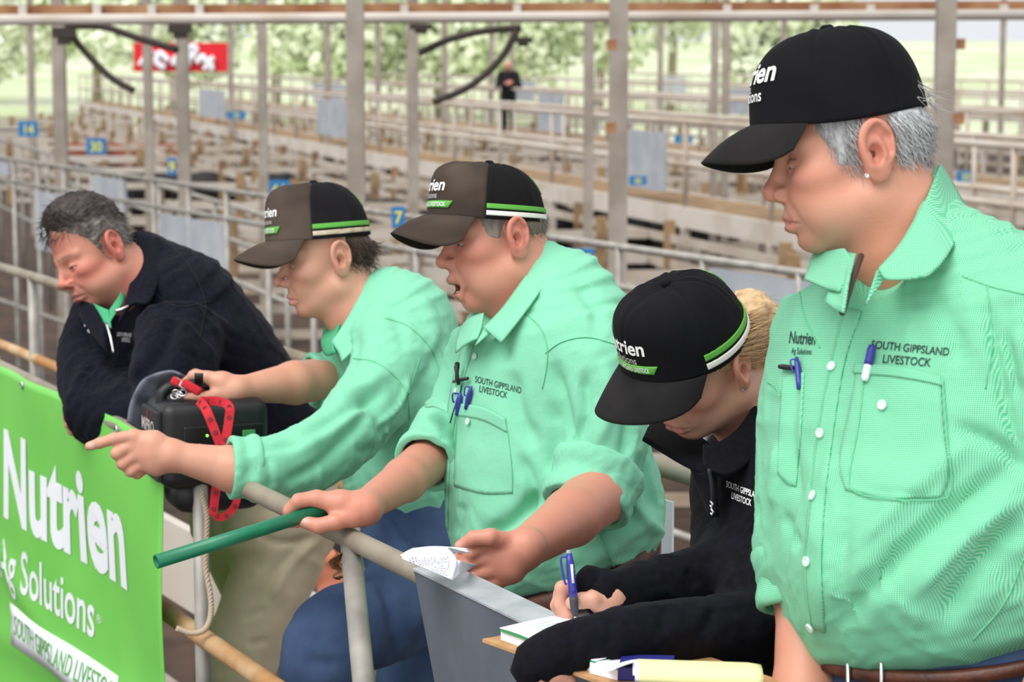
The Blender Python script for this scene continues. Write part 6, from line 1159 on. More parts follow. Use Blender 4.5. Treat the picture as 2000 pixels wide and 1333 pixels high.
    gx, gy = root.location.x, root.location.y; legs(root, d0, hip, fwd, [(gx + .05, gy - .1), (gx + .0, gy + .1)], M['denim_dark'], 'trousers')
    return root, B, d0
RW, BW, DW = writing_woman()
# ------------------------------------------------------------------ things held, hung and lying about
def rbox(L, D, H_, r, seg=4):      # a box with rounded edges, centred
    bm = bmesh.new(); bmesh.ops.create_cube(bm, size=1.0); bmesh.ops.scale(bm, vec=(L, D, H_), verts=bm.verts); bmesh.ops.bevel(bm, geom=list(bm.edges), offset=r, segments=seg, profile=.5, affect='EDGES')
    v = np.array([x.co[:] for x in bm.verts]); f = [[q.index for q in x.verts] for x in bm.faces]; bm.free(); return v, f
# portable amplifier held by its handle: axes u along its long side, w towards the viewer, Z up
ac = W(404, 858, 4.26); ya = math.radians(22); u = V3(math.cos(ya), math.sin(ya), 0); w_ = V3(math.sin(ya), -math.cos(ya), 0) * 1.0
amp = empty('amplifier', tuple(ac - Z * .09)); tag(amp, 'black portable amplifier held by its handle above the rail', 'amplifier')
def A(p): p = np.asarray(p, float); return ac + p[..., 0:1] * u + p[..., 1:2] * w_ + p[..., 2:3] * Z
v, f = rbox(.200, .150, .158, .022); mesh('case', A(v), f, M['black_plastic'], amp)
v, f = rbox(.012, .120, .130, .005); v[:, 0] -= .103; mesh('grille', A(v), f, mat('speaker_grille', srgb(34, 35, 39), .6, bump=.6, bscale=900), amp)
v, f = rbox(.15, .008, .085, .003); v += V3(.012, .076, -.005); panel = mesh('control_panel', A(v), f, mat('control_panel', srgb(14, 15, 17), .35), amp)
glow = lambda n, c, s: (lambda t: (t[2].inputs.__getitem__('Base Color').__setattr__('default_value', (.02, .04, .02, 1)), t[2].inputs.__getitem__('Emission Color').__setattr__('default_value', c), t[2].inputs.__getitem__('Emission Strength').__setattr__('default_value', s), t[0])[3])(newmat(n))
for x, z, r, c, n in ((-.020, .020, .0022, glow('green_led', (.3, 1, .1, 1), 2.5), 'green_light'), (-.034, .004, .0018, glow('red_led', (1, .05, .03, 1), 2.5), 'red_light')): disc(n, fromW(A(V3(x, .081, z))), fromW(V3(0, 0, CAMZ) + w_), r, .002, c, panel)
v, f = rbox(.024, .006, .020, .002); v += V3(.058, .080, .016); mesh('display', A(v), f, glow('green_display', (.05, .55, .15, 1), .35), panel)
for k in range(6): disc('knob', fromW(A(V3(-.045 + .018 * k, .082, -.030))), fromW(V3(0, 0, CAMZ) + w_), .0042, .006, M['steel_small'] if k % 2 else M['black_plastic'], panel)
v2, f2 = glyphs('MIPRO', 1.0, .01); k = .024 / .73; P = np.stack([np.full(len(v2), -.1105), v2[:, 0] * k * 1.0, v2[:, 1] * k + .022], 1); mesh('lettering', A(P), f2, M['grey_thread'], amp, smooth=False)
v2, f2 = glyphs('I', 1.0, .06); k = .016 / .73; P = np.stack([np.full(len(v2), -.1105), v2[:, 0] * k + .0, v2[:, 1] * k + .044], 1); mesh('logo_mark', A(P), f2, mat('red_mark', srgb(200, 30, 40), .5), amp, smooth=False)
v, f = tube_mesh(A(spline([V3(-.085, .0, .070), V3(-.080, 0, .092), V3(-.055, 0, .102), V3(.030, 0, .102), V3(.070, 0, .094), V3(.078, 0, .070)], 40)), .010, 12); mesh('handle', v, f, M['black_plastic'], amp)
g = np.zeros((6, 30, 3)); sp_ = spline([C(268, 838, 4.32), C(276, 796, 4.32), C(296, 758, 4.33), C(322, 744, 4.34), C(352, 738, 4.34), C(372, 744, 4.33)], 30)
for i in range(6):
    for j in range(30): g[i, j] = sp_[j] + V3(.010, -.008, -.012) * (i - 2.5) * .62
v, f = solid_grid(g, .005); mesh('shoulder_strap', toW(v), f, mat('grey_strap', srgb(72, 74, 88), .4, col2=srgb(112, 114, 128), scale=30), amp)
v, f = rbox(.17, .12, .07, .03); v += V3(.01, 0, -.095); mesh('base', A(v), f, M['black_plastic'], amp)
# wrist strap with red buckle, chain rings
sg = np.zeros((5, 18, 3)); cs_ = [C(390 + 15 * math.cos(t) * .7, 744 + 24 * math.sin(t) - 4, 4.30 + .034 * math.cos(t + .5)) for t in np.linspace(0, 2 * math.pi, 18)]
ws = empty('wrist_strap', tuple(W(388, 752, 4.29))); tag(ws, 'black strap with red clip round the young man\'s gripping hand', 'strap')
g = np.array([[C(380 + i * 4.2, 730 - 3 * math.sin(t * math.pi) + 30 * t, 4.205 + .03 * (t - .2) ** 2) for t in np.linspace(0, 1, 14)] for i in range(5)]); v, f = solid_grid(g, .004); mesh('webbing', toW(v), f, M['black_plastic'], ws)
M['red_webbing'] = mat('red_webbing', srgb(200, 26, 44), .75, bump=.3, bscale=600); M['red_print'] = mat('dark_red_print', srgb(128, 40, 44), .8)
v, f = rbox(.040, .016, .020, .005); R_ = np.array([[.85, .5, 0], [-.5, .85, 0], [0, 0, 1]]); v = v @ R_.T; mesh('clip', toW(C(374, 757, 4.19) + v), f, M['red_webbing'], ws)
v, f = rbox(.030, .014, .014, .004); v = v @ R_.T; mesh('buckle', toW(C(353, 750, 4.19) + v), f, M['steel_small'], ws)
v, f = rbox(.018, .015, .017, .004); v = v @ R_.T; mesh('clip', toW(C(344, 746, 4.19) + v), f, M['red_webbing'], ws)
for k, (x, y) in enumerate(((344, 768), (350, 772), (341, 774), (357, 768))):
    t = np.linspace(0, 2 * math.pi, 16); v, f = tube_mesh(toW(np.array([C(x, y, 4.19) + V3(.007 * math.cos(a), .007 * math.sin(a) * .8, .004 * math.sin(a + k)) for a in t])), .0014, 6); mesh('ring', v, f, M['steel_small'], ws)
# red lanyard
ly = empty('lanyard', tuple(W(430, 1010, 4.1))); tag(ly, 'red printed lanyard looped over the amplifier and hanging below the arm', 'lanyard')
def ribbon(pts, wd, d, n=30, name='ribbon'):
    s = spline([C(x, y, d + z) for x, y, z in pts], n); T = np.gradient(s, axis=0); T /= np.linalg.norm(T, axis=1)[:, None]; sd = np.cross(T, V3(0, 0, 1)); sd /= np.linalg.norm(sd, axis=1)[:, None]
    g = np.stack([s + sd * wd * k for k in (-.5, 0, .5)], 0); v, f = solid_grid(g, .0018); o = mesh(name, toW(v), f, M['red_webbing'], ly, smooth=False)
    for i in range(3, n - 2, 6): c = s[i] + V3(0, 0, .0016); disc('printed_motif', c, V3(0, 0, 1), wd * .27, .0008, M['red_print'], o, 12)
ribbon([(388, 782, .06), (402, 800, .0), (418, 838, -.01), (434, 880, -.01)], .0165, 4.09); ribbon([(396, 784, .06), (425, 784, .03), (447, 794, .0), (447, 820, -.005), (438, 875, -.012)], .0160, 4.09)
ribbon([(434, 876, -.01), (430, 915, .0), (422, 955, .01), (416, 1005, .01)], .0160, 4.09); ribbon([(416, 1002, .01), (430, 1012, .012), (450, 1000, .014), (462, 980, .016), (461, 960, .02), (452, 930, .02)], .0130, 4.09)
# rope hanging below the amplifier
rp = spline([C(388, 930, 4.2), C(396, 972, 4.2), C(404, 1010, 4.2), C(403, 1060, 4.2), C(402, 1110, 4.2), C(411, 1165, 4.19), C(411, 1206, 4.18), C(398, 1232, 4.17), C(372, 1237, 4.17), C(346, 1228, 4.17)], 160); rv, rf = [], []
mr = MB()
for k in range(3):
    ph = np.arange(160) * .75 + k * 2.094; T = np.gradient(rp, axis=0); T /= np.linalg.norm(T, axis=1)[:, None]; a_ = np.cross(T, V3(0, 0, 1)); a_ /= np.linalg.norm(a_, axis=1)[:, None]; b_ = np.cross(T, a_)
    mr.tube(toW(rp + .0028 * (np.cos(ph)[:, None] * a_ + np.sin(ph)[:, None] * b_)), .0030, 6)
tag(mr.build('rope', mat('sisal_rope', srgb(190, 172, 150), .9), None, True), 'pale twisted rope hanging from the amplifier beside the khaki trousers', 'rope')
# green pipe in the shouting man's hand
pa, pb = C(305, 1098, 3.32), C(668, 985, 3.475); T = (pb - pa) / np.linalg.norm(pb - pa); s1 = np.cross(T, V3(0, 0, 1)); s1 /= np.linalg.norm(s1); s2 = np.cross(T, s1); v = []; n = 28
for p, r in ((pa, .0078), (pa, .0105), (pb, .0105), (pb, .0078)):
    for j in range(n): q = 2 * math.pi * j / n; v.append(p + r * (s1 * math.cos(q) + s2 * math.sin(q)))
tag(mesh('green_pipe', toW(np.array(v)), grid_faces(4, n, True) + [(3 * n + j, 3 * n + (j + 1) % n, (j + 1) % n, j) for j in range(n)], mat('green_plastic', srgb(22, 118, 84), .35, col2=srgb(40, 138, 100), scale=30, lo=.5, hi=.8)), 'dark green plastic pipe held across the rail by the shouting man', 'pipe')
# folded notebook page
nb = empty('notebook', tuple(W(845, 1130, 3.10))); tag(nb, 'small folded white notebook with handwriting in the shouting man\'s hand', 'notebook')
def page(name, rows_, d=3.09, m=None, th=.0012): g = resample([[C(x, y, d + z) for x, y, z in r] for r in rows_], 14, 18); v, f = solid_grid(g, th); return mesh(name, toW(v), f, m or M['paper'], nb), g
pg, g = page('page', [[(782, 1084, -.02), (830, 1080, -.012), (874, 1070, .0)], [(785, 1089, -.03), (836, 1096, -.03), (892, 1095, -.025)], [(786, 1092, -.035), (838, 1114, -.045), (884, 1134, -.045)]])
page('page', [[(806, 1072, .03), (850, 1068, .05), (912, 1072, .10)], [(790, 1080, .0), (840, 1077, .02), (916, 1080, .08)], [(783, 1086, -.018), (836, 1083, -.010), (876, 1070, .0)]])
page('page', [[(892, 1094, -.022), (905, 1098, -.01), (930, 1104, .08)], [(888, 1114, -.034), (902, 1110, -.01), (924, 1108, .07)], [(884, 1133, -.044), (898, 1122, -.02), (918, 1112, .06)]])
rs = np.random.RandomState(4); mi = MB()
for i in range(5, 13):
    for j in range(2, 15): 
        if rs.rand() < .72:
            a_ = g[i, j] * .6 + g[i, j + 1] * .4 + V3(0, 0, .0018); b_ = g[i, j + 1] * .85 + g[i, j] * .15 + V3(0, .0008 * rs.uniform(-1, 1), .0018); mi.tube(toW(np.array([a_, (a_ + b_) / 2 + V3(0, .0012 * rs.uniform(-1, 1), 0), b_])), .00045, 4)
mi.build('handwriting', M['ink'], nb)
# clipboard with book and pads
zb = 1.055; P0 = on_z(951, 1249, zb); P1 = on_z(1184, 1333, zb); cu = (P1 - P0) / np.linalg.norm(P1 - P0); cv_ = V3(-cu[1], cu[0], 0); cv_ = cv_ if cv_[0] > 0 else -cv_
def K(a, b, c=0.0): return P0 + cu * a + cv_ * b + Z * c
def slab(name, a0, a1, b0_, b1_, z0, z1, m, parent, label=None, cat=None, group=None):
    vs = [K(a, b, z) for z in (z0, z1) for a, b in ((a0, b0_), (a1, b0_), (a1, b1_), (a0, b1_))]; o = mesh(name, vs, [(3, 2, 1, 0), (4, 5, 6, 7), (0, 1, 5, 4), (1, 2, 6, 5), (2, 3, 7, 6), (3, 0, 4, 7)], m, parent, smooth=False)
    if label: tag(o, label, cat, group)
    return o
cb = slab('clipboard', -.004, .42, -.004, .165, -.004, .0, mat('hardboard', srgb(196, 152, 104), .7, col2=srgb(170, 126, 82), scale=40), None, 'brown hardboard clipboard under the woman\'s forearm', 'clipboard')
bk = empty('receipt_book', tuple(K(.03, .05, .0))); tag(bk, 'open white receipt book with green edge on the corner of the clipboard', 'book')
slab('page_block', .012, .20, .012, .150, .0, .0135, M['paper'], bk); slab('green_edge', .014, .20, .0095, .012, .011, .0145, mat('green_edge', srgb(60, 150, 90), .7), bk); gq = np.array([[K(.012 + .188 * i / 9, .010 + .142 * j / 9, .0145 + .0035 * math.sin(j / 9 * 2.4) + .001 * math.sin(i)) for j in range(10)] for i in range(10)]); v, f = solid_grid(gq, .0008); mesh('top_page', v, f, M['paper'], bk)
mi = MB()
for i in range(9): mi.bar(K(.035 + .012 * i, .03, .0185), K(.035 + .012 * i, .115, .0195), .0006, .0004)
mi.build('ruled_lines', mat('ruled_line', srgb(150, 190, 170), .8), bk)
def block(name, c, e1, e2, z0, z1, m, parent):      # a flat block: corner, two edges, bottom and top
    c = np.array([c[0], c[1], 0.0]); vs = [c + d + Z * z for z in (z0, z1) for d in (V3(0, 0, 0), e1, e1 + e2, e2)]; return mesh(name, vs, [(3, 2, 1, 0), (4, 5, 6, 7), (0, 1, 5, 4), (1, 2, 6, 5), (2, 3, 7, 6), (3, 0, 4, 7)], m, parent, smooth=False)
mblue = mat('blue_cover', srgb(44, 42, 128), .5)
q0_ = on_z(1152, 1317, zb); q1_ = on_z(1206, 1331, zb); ed = (q1_ - q0_) * V3(1, 1, 0); ew = V3(.020, .055, 0)
tag(block('exercise_book', q0_, ed, ew, zb + .0006, zb + .0125, M['paper'], None), 'white exercise book beside the blue book at the clipboard\'s near end', 'book')
c_ = on_z(1208, 1331, zb); e1_ = V3(.06, -.006, 0); e2_ = V3(.006, .055, 0); bb = empty('blue_book', (c_[0], c_[1], zb)); tag(bb, 'thick book with dark blue cover inside the curled yellow pad', 'book')
block('page_block', c_ + e1_ * .01 + e2_ * .05, e1_ * .98, e2_ * .92, zb + .0016, zb + .0150, M['paper'], bb); block('cover', c_, e1_, e2_, zb + .0004, zb + .0016, mblue, bb); block('cover', c_, e1_, e2_, zb + .0150, zb + .0164, mblue, bb); block('spine', c_, e1_, e2_ * .04, zb + .0004, zb + .0164, mblue, bb)
# yellow pad, its top sheets rolled back
yp = empty('writing_pad', tuple(W(1365, 1325, 2.53))); tag(yp, 'pale yellow writing pad with its pages rolled back over the blue book', 'pad'); my = mat('yellow_paper', srgb(228, 230, 168), .8)
def roll(name, offs, m, x0=1246, x1=1486, d0_=2.525):
    g = np.zeros((16, 20, 3))
    for j in range(20):
        t = j / 19; x = x0 + (x1 - x0) * t; yc = 1316 + 8 * t; d = d0_ - .02 * t
        for i in range(16): a = math.radians(-115 + 230 * i / 15); R_ = (.0148 + offs) * (1 - 1.2 * max(0, t - .9)); c = C(x, yc, d); g[i, j] = c + V3(0, R_ * math.cos(a), -R_ * math.sin(a) * 1.9)
    v, f = solid_grid(g, .0012); return mesh(name, toW(v), f, m, yp)
roll('rolled_sheet', .0, my); roll('under_sheet', -.0022, M['paper'], 1238, 1478)
g = np.array([[C(1186 + 62 * t, 1307 - 16 * math.sin(t * 1.5) + 6 * (1 - s) * (1 - t), 2.555 + .04 * s) for t in np.linspace(0, 1, 12)] for s in (0, .5, 1)]); v, f = solid_grid(g, .003); mesh('folded_page', toW(v), f, M['paper'], yp)
# pens
def pen(name, a, b, r, label, cols, clip=True):
    a, b = np.asarray(a, float), np.asarray(b, float); o = empty(name, tuple(toW((a + b) / 2))); tag(o, label, 'pen'); T = (b - a) / np.linalg.norm(b - a); L = np.linalg.norm(b - a)
    for n_, t0, t1, rr, m in cols: v, f = tube_mesh(toW(np.array([a + T * L * t for t in np.linspace(t0, t1, 6)])), np.array(rr) * r, 14); mesh(n_, v, f, m, o)
    if clip: sd = np.cross(T, V3(0, 0, 1)); sd /= np.linalg.norm(sd); sd = sd if sd[0] < 0 else -sd; v, f = tube_mesh(toW(spline([a + T * L * .06 + sd * r * .5, a + T * L * .09 + sd * r * 2.0, a + T * L * .40 + sd * r * 1.7, a + T * L * .46 + sd * r * 1.2], 14)), r * .28, 6); mesh('clip', v, f, cols[0][4], o)
    return o
M['pen_tip'] = mat('grey_rubber', srgb(58, 60, 70), .6)
pn = pen('ballpoint_pen', C(1111, 1079, 2.768), C(1125, 1216, 2.760), .0052, 'blue ballpoint pen upright in the writing woman\'s hand', [('barrel', .02, .66, (.7, .95, 1, 1, 1, 1), M['pen_blue']), ('button', -.03, .03, (.5, .55, .6, .6, .6, .6), M['grey_board']), ('grip', .64, .92, (1, 1.02, 1, .95, .8, .5), M['pen_tip']), ('tip', .92, 1.0, (.45, .4, .3, .25, .2, .12), M['steel_small'])])
v, f = tube_mesh(toW(np.array([C(1116.5, 1103, 2.7615), C(1119.5, 1140, 2.7595)])), .0016, 8); mesh('printed_label', v, f, M['pen_white'], pn)
def onshirt(B, x, y, off): q = lay(B, x, y, off); return q
pen('marker', onshirt(B5, 1711, 677, .007), onshirt(B5, 1695, 748, .006), .0044, 'white marker with blue cap clipped to the chest pocket of the grey-haired man', [('cap', 0, .55, (.8, 1.1, 1.1, 1.1, 1.1, 1.1), M['pen_blue']), ('body', .5, 1.0, (1, 1, 1, 1, 1, .8), M['pen_white'])], False)
pen('ballpoint_pen', onshirt(B5, 1565, 701, .006), onshirt(B5, 1567, 760, .003), .0036, 'blue pen in the far chest pocket of the grey-haired man', [('barrel', 0, 1, (.6, .9, 1, 1, 1, 1), M['pen_blue'])])
pen('black_pen', onshirt(B5, 1531, 719, .006), onshirt(B5, 1560, 721, .006), .0032, 'short black pen lying across the far pocket of the grey-haired man', [('barrel', 0, 1, (.8, 1, 1, 1, 1, .8), M['black_plastic'])], False)
pen('ballpoint_pen', onshirt(B3, 906, 768, .006), onshirt(B3, 897, 812, .004), .0058, 'thick blue pen at the front of the shouting man\'s pocket', [('barrel', 0, 1, (.4, .8, 1, 1, .7, .6), M['pen_blue'])])
pen('ballpoint_pen', onshirt(B3, 927, 757, .006), onshirt(B3, 914, 800, .004), .0046, 'blue pen behind the thick one in the shouting man\'s pocket', [('barrel', 0, 1, (.4, .8, 1, 1, .8, .7), M['pen_blue'])])
# clip-on microphone and its lead
mc = empty('lapel_microphone', tuple(toW(onshirt(B3, 908, 750, .01)))); tag(mc, 'black clip-on microphone on the shouting man\'s shirt placket', 'microphone')
v, f = tube_mesh(toW(np.array([onshirt(B3, 909, 715, .014), onshirt(B3, 909, 722, .015), onshirt(B3, 908, 732, .014), onshirt(B3, 906, 742, .012), onshirt(B3, 905, 754, .008)])), [.0042, .0046, .0030, .0038, .0025], 12); mesh('capsule', v, f, M['black_plastic'], mc)
v, f = tube_mesh(toW(np.array([onshirt(B3, 893, 748, .006), onshirt(B3, 906, 745, .009), onshirt(B3, 922, 742, .008)])), .0028, 8); mesh('clip', v, f, M['black_plastic'], mc)
ln = [onshirt(B3, x, y, .003) for x, y in spline([(905, 754), (901, 770), (890, 800), (879, 840), (873, 890), (868, 950), (866, 1010), (865, 1050)], 40)]; v, f = tube_mesh(toW(np.array([q for q in ln if q is not None])), .0010, 6); mesh('lead', v, f, M['black_plastic'], mc)
# ------------------------------------------------------------------ people, cattle, trees farther off
def small_person(name, px, yfeet, d, hpx, label, top, legs_m, face, hair, bend=.12, arms='phone', base_z=None, up_only=False):
    """a whole figure about 1.75 m tall, facing the viewer, hands together before the chest"""
    ft = W(px, yfeet, d); ft = V3(ft[0], ft[1], base_z if base_z is not None else ft[2]); o = empty(name, tuple(ft)); tag(o, label, 'person'); hgt = hpx / F * d; s = hgt / 1.75; f_ = V3(0, -1, 0)
    def q(x, y, z): return ft + s * V3(x, -y, z)
    bd = lambda p: smin(smin(ell(p, q(0, .05 + bend * .3, 1.60), V3(.078, .095, .115) * s), cap(p, q(0, .0, 1.36), q(0, .03, 1.52), .06 * s, .055 * s), .03 * s), np.minimum(limb(p, [q(.19, .02, 1.38), q(.25, .10, 1.12), q(.07, .30, 1.20)], np.array([.05, .045, .035]) * s), limb(p, [q(-.19, .02, 1.38), q(-.25, .10, 1.12), q(-.05, .30, 1.17)], np.array([.05, .045, .035]) * s)), .02 * s)
    hd = lambda p: np.minimum(bd(p), np.minimum(limb(p, [q(.07, .30, 1.20), q(.0, .33, 1.21), q(-.03, .34, 1.19)], np.array([.04, .03, .018]) * s), limb(p, [q(-.05, .30, 1.17), q(.02, .34, 1.16), q(.05, .35, 1.18)], np.array([.04, .03, .018]) * s)))
    nose = lambda p: smin(hd(p), cap(p, q(0, .135, 1.60), q(0, .155, 1.575), .012 * s, .016 * s), .01 * s)
    V, Q = skin(nose, ft + s * V3(-.4, -.5, .9), ft + s * V3(.4, .3, 1.8), .012 * s); mesh('body', V, Q, face, o)
    jk = lambda p: smin(smin(smin(ell(p, q(0, 0, 1.20), V3(.20, .13, .30) * s), ell(p, q(0, 0, .98), V3(.18, .13, .14) * s), .05 * s), cap(p, q(-.15, 0, 1.40), q(.15, 0, 1.40), .075 * s, .075 * s), .05 * s), np.minimum(limb(p, [q(.20, .02, 1.39), q(.27, .10, 1.12), q(.13, .26, 1.18)], np.array([.075, .062, .052]) * s), limb(p, [q(-.20, .02, 1.39), q(-.27, .10, 1.12), q(-.11, .26, 1.16)], np.array([.075, .062, .052]) * s)), .03 * s)
    V, Q = skin(jk, ft + s * V3(-.45, -.45, .75), ft + s * V3(.45, .3, 1.6), .014 * s); mesh('jacket', V, Q, top, o)
    lg = lambda p: np.minimum(limb(p, [q(.09, 0, .92), q(.10, .02, .50), q(.10, 0, .08)], np.array([.105, .075, .06]) * s), limb(p, [q(-.09, 0, .92), q(-.10, .02, .50), q(-.10, 0, .08)], np.array([.105, .075, .06]) * s))
    V, Q = skin(lg, ft + s * V3(-.3, -.25, 0), ft + s * V3(.3, .3, 1.1), .014 * s); mesh('trousers', V, Q, legs_m, o)
    for x in (.10, -.10): V, Q = skin(lambda p: smax(cap(p, q(x, -.02, .045), q(x, .15, .035), .05 * s, .04 * s), ft[2] + .002 - p[:, 2], .004), ft + s * V3(-.3, -.3, 0), ft + s * V3(.3, .2, .2), .014 * s); mesh('boot', V, Q, M['boot'], o)
    hr = lambda p: smax(ell(p, q(0, .03 + bend * .3, 1.625), V3(.084, .098, .112) * s), -ell(p, q(0, .15 + bend * .3, 1.57), V3(.075, .085, .105) * s), .01)
    V, Q = skin(hr, ft + s * V3(-.2, -.25, 1.4), ft + s * V3(.2, .25, 1.85), .010 * s); mesh('hair', V, Q, hair, o); return o
M['far_skin'] = mat('far_skin', srgb(214, 150, 128), .6); M['far_black'] = mat('black_wool', srgb(22, 20, 26), .9); M['far_grey_hair'] = mat('pale_hair', srgb(200, 178, 168), .8)
small_person('person', 993, 257, 54, 140, 'distant person in black standing on the second catwalk looking at their hands', M['far_black'], M['far_black'], M['far_skin'], M['far_grey_hair'])
# a man standing down in the alley behind the rail, seen between the trouser legs
pd = empty('person', tuple(W(650, 1080, 8.0) * V3(1, 1, 0) + V3(0, 0, -1.7))); tag(pd, 'blurred dark-haired person in blue standing below, glimpsed under the rail beside the post', 'person'); c = W(640, 1074, 8.0); gx, gy = c[0], c[1]
hd = lambda p: smin(smin(ell(p, c + V3(-.01, 0, .0), V3(.088, .078, .115)), cap(p, c + V3(.02, 0, -.08), c + V3(.03, .0, -.22), .058, .065), .03), smin(ell(p, c + V3(.02, -.078, -.01), V3(.02, .012, .032)), cap(p, c + V3(-.095, 0, -.0), c + V3(-.108, 0, -.025), .012, .016), .008), .01)
V, Q = skin(hd, c - V3(.2, .2, .35), c + V3(.2, .2, .2), .006); mesh('body', V, Q, mat('sunburnt_skin', srgb(226, 140, 104), .6), pd)
hr = lambda p: smax(ell(p, c + V3(.012, 0, .022), V3(.092, .084, .108)), -ell(p, c + V3(-.075, -.0, -.05), V3(.085, .1, .1)), .01)
V, Q = skin(hr, c - V3(.2, .2, .2), c + V3(.2, .2, .2), .006); mesh('hair', V, Q, mat('dark_hair', srgb(52, 42, 42), .8), pd)
tr = lambda p: smin(smin(ell(p, V3(gx + .02, gy, c[2] - .50), V3(.17, .22, .32)), cap(p, V3(gx + .03, gy - .17, c[2] - .27), V3(gx + .03, gy + .17, c[2] - .27), .085, .085), .06), np.minimum(limb(p, [V3(gx + .03, gy - .20, c[2] - .28), V3(gx, gy - .26, c[2] - .58), V3(gx - .08, gy - .24, c[2] - .85)], [.07, .06, .05]), limb(p, [V3(gx + .03, gy + .20, c[2] - .28), V3(gx, gy + .26, c[2] - .58), V3(gx - .08, gy + .24, c[2] - .85)], [.07, .06, .05])), .03)
V, Q = skin(tr, c - V3(.4, .45, 1.0), c + V3(.4, .45, .0), .014); mesh('shirt', V, Q, mat('blue_cotton', srgb(70, 84, 160), .9), pd)
lg = lambda p: np.minimum(limb(p, [V3(gx + .02, gy - .09, c[2] - .75), V3(gx, gy - .10, -1.2), V3(gx + .02, gy - .10, -1.62)], [.11, .08, .065]), limb(p, [V3(gx + .02, gy + .09, c[2] - .75), V3(gx, gy + .10, -1.2), V3(gx + .02, gy + .10, -1.62)], [.11, .08, .065]))
V, Q = skin(lg, V3(gx - .3, gy - .3, -1.72), V3(gx + .3, gy + .3, c[2] - .6), .014); mesh('trousers', V, Q, M['denim_dark'], pd)
for s in (-.1, .1): V, Q = skin(lambda p: smax(cap(p, V3(gx + .03, gy + s, -1.65), V3(gx - .14, gy + s, -1.66), .05, .04), -1.699 - p[:, 2], .004), V3(gx - .3, gy - .3, -1.72), V3(gx + .3, gy + .3, -1.5), .014); mesh('boot', V, Q, M['boot'], pd)
# cattle in the pens: one beast, copied
def make_beast():
    o = empty('cow', (0, 0, 0)); q = lambda x, y, z: V3(x, y, z)
    def bd(p):
        d = smin(ell(p, q(.42, 0, .98), (.50, .29, .36)), ell(p, q(-.35, 0, 1.02), (.52, .31, .33)), .12); d = smin(d, cap(p, q(.75, 0, 1.10), q(1.15, 0, 1.16), .22, .14), .1); d = smin(d, cap(p, q(1.12, 0, 1.20), q(1.48, 0, .98), .125, .085), .06)
        for s in (-1, 1):
            d = smin(d, limb(p, [q(.62, s * .17, .90), q(.64, s * .17, .45), q(.62, s * .17, .06)], [.13, .068, .055]), .06); d = smin(d, limb(p, [q(-.62, s * .17, 1.0), q(-.50, s * .18, .66), q(-.72, s * .17, .42), q(-.66, s * .17, .06)], [.19, .12, .065, .055]), .06)
            d = smin(d, ell(p, q(1.10, s * .20, 1.24), (.05, .11, .045)), .03)
        return smin(d, limb(p, [q(-.86, 0, 1.18), q(-.95, 0, .9), q(-.94, 0, .5)], [.05, .03, .04]), .04)
    V, Q = skin(bd, V3(-1.1, -.45, 0), V3(1.65, .45, 1.5), .022); mesh('body', V, Q, M['far_black'], o); return o
cow = make_beast(); M['red_hide'] = mat('red_brown_hide', srgb(128, 56, 36), .8); M['black_hide'] = mat('black_hide', srgb(26, 22, 22), .75)
for k, (px, py, d, rot, hide, lb) in enumerate(((172, 284, 25, .3, 'red_hide', 'red-brown beast standing in the pen behind the number plate at left'), (300, 286, 27.5, 2.9, 'red_hide', 'red-brown beast between the two left columns'), (30, 250, 31, .2, 'black_hide', 'black beast at the far left edge of the pens'), (330, 335, 19, 3.0, 'black_hide', 'black beast in the pen above the bare-headed man'), (440, 342, 21, .1, 'black_hide', 'black beast right of the paired columns'), (1340, 405, 20, .3, 'black_hide', 'black beast below the pale beam right of the big column'), (1150, 415, 21, 2.8, 'black_hide', 'black beast behind the shouting man\'s collar'), (820, 395, 20, 3.3, 'black_hide', 'black beast left of the shouting man\'s cap'))):
    p = on_z(px, py, -.42)
    if k == 0: o = cow
    else:
        o = cow.copy(); COL.objects.link(o)
        for ch in cow.children: c2 = ch.copy(); COL.objects.link(c2); c2.parent = o
    o.location = (p[0], p[1], -1.7); o.rotation_euler = (0, 0, rot); o.scale = (1, 1, 1.0); tag(o, lb, 'cow', 'cattle in the pens')
    for ch in o.children: ch.data = ch.data if k == 0 else ch.data.copy(); ch.data.materials[0] = M[hide]
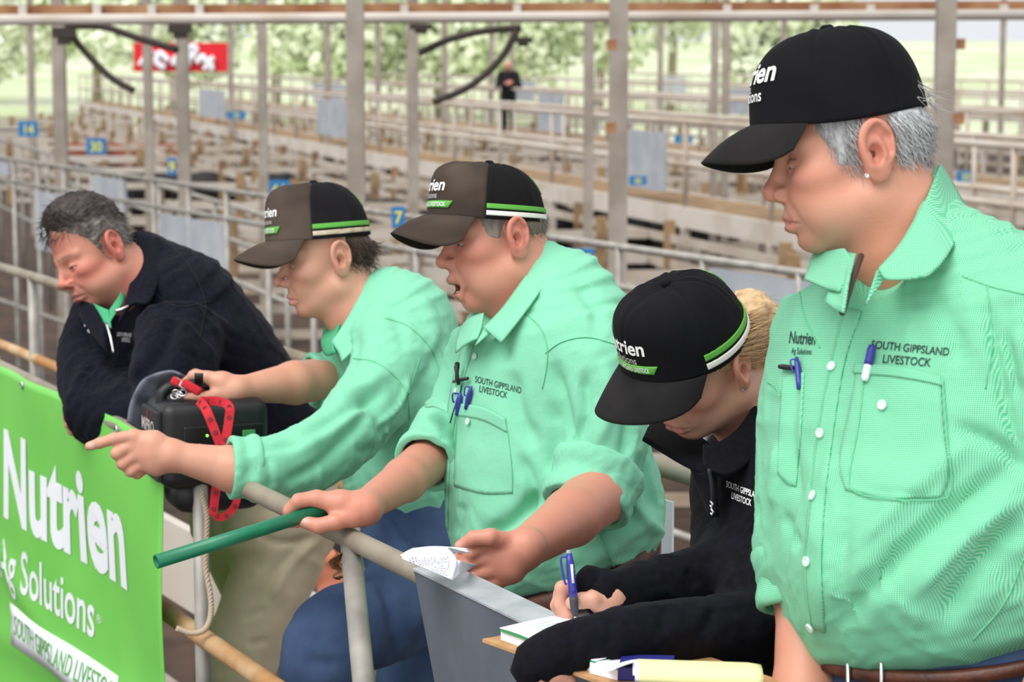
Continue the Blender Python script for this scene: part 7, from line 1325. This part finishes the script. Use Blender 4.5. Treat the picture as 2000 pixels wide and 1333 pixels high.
# trees along the paddock
M['leaf_haze_light'] = mat('hazed_light_leaves', srgb(226, 234, 200), .9, col2=srgb(244, 246, 232), scale=.9, lo=.35, hi=.65); M['leaf_haze_mid'] = mat('hazed_mid_leaves', srgb(206, 218, 176), .9, col2=srgb(236, 240, 216), scale=.8, lo=.35, hi=.65); M['bark'] = mat('pale_bark', srgb(178, 166, 150), .9)  # leaf colours whitened in place of haze in the air
def tree(x, y, h, r, kind, label, seed):
    rs = np.random.RandomState(seed); z0 = -1.7 + max(0, (y - 120)) * .028; o = empty('tree', (x, y, z0)); tag(o, label, 'tree', 'trees beyond the yard')
    MB().tube(np.array([V3(x, y, z0 - .1), V3(x + .2, y, z0 + h * .4), V3(x, y, z0 + h * .75)]), [.30, .22, .1], 8).build('trunk', M['bark'], o, True); vv, ff = [], []
    nl = 2600; u = rs.normal(size=(nl, 3)); u /= np.linalg.norm(u, axis=1)[:, None]; lob = rs.uniform(-1, 1, (9, 3)) * V3(r * .7, r * .5, h * .22) + V3(x, y, z0 + h * .62); c = lob[rs.randint(0, 9, nl)] + u * (r * .52) * rs.uniform(.55, 1, nl)[:, None] * V3(1, 1, .85)
    a = rs.normal(size=(nl, 3)); a /= np.linalg.norm(a, axis=1)[:, None]; b = np.cross(a, u); b /= np.linalg.norm(b, axis=1)[:, None] + 1e-9; sz = .26 * rs.uniform(.6, 1.4, nl)[:, None]
    V = np.stack([c - a * sz - b * sz * .6, c + a * sz - b * sz * .6, c + a * sz * .8 + b * sz * .6, c - a * sz * .8 + b * sz * .6], 1).reshape(-1, 3); mesh('foliage', V, np.arange(nl * 4).reshape(-1, 4), M[kind], o, smooth=False)
k = 0
for x, y, h, r, kd in ((-29, 118, 9, 5, 'leaf_haze_light'), (-23, 128, 12, 5.5, 'leaf_haze_mid'), (-17, 116, 8, 4, 'leaf_haze_light'), (-12.5, 122, 11, 5, 'leaf_haze_mid'), (-8, 115, 9, 4.4, 'leaf_haze_mid'), (-4, 124, 12, 5, 'leaf_haze_light'), (-.5, 114, 8.5, 4.2, 'leaf_haze_mid'), (4.5, 122, 10, 4.6, 'leaf_haze_mid'), (9, 132, 11, 5, 'leaf_haze_light'), (14, 120, 7, 4, 'leaf_haze_light'), (19, 150, 8, 5, 'leaf_haze_light'), (-34, 140, 13, 6, 'leaf_haze_mid')):
    tree(x, y, h, r, kd, ('pale green tree' if kd == 'leaf_haze_light' else 'darker green tree') + ' standing in the paddock beyond the farthest catwalk', 40 + k); k += 1
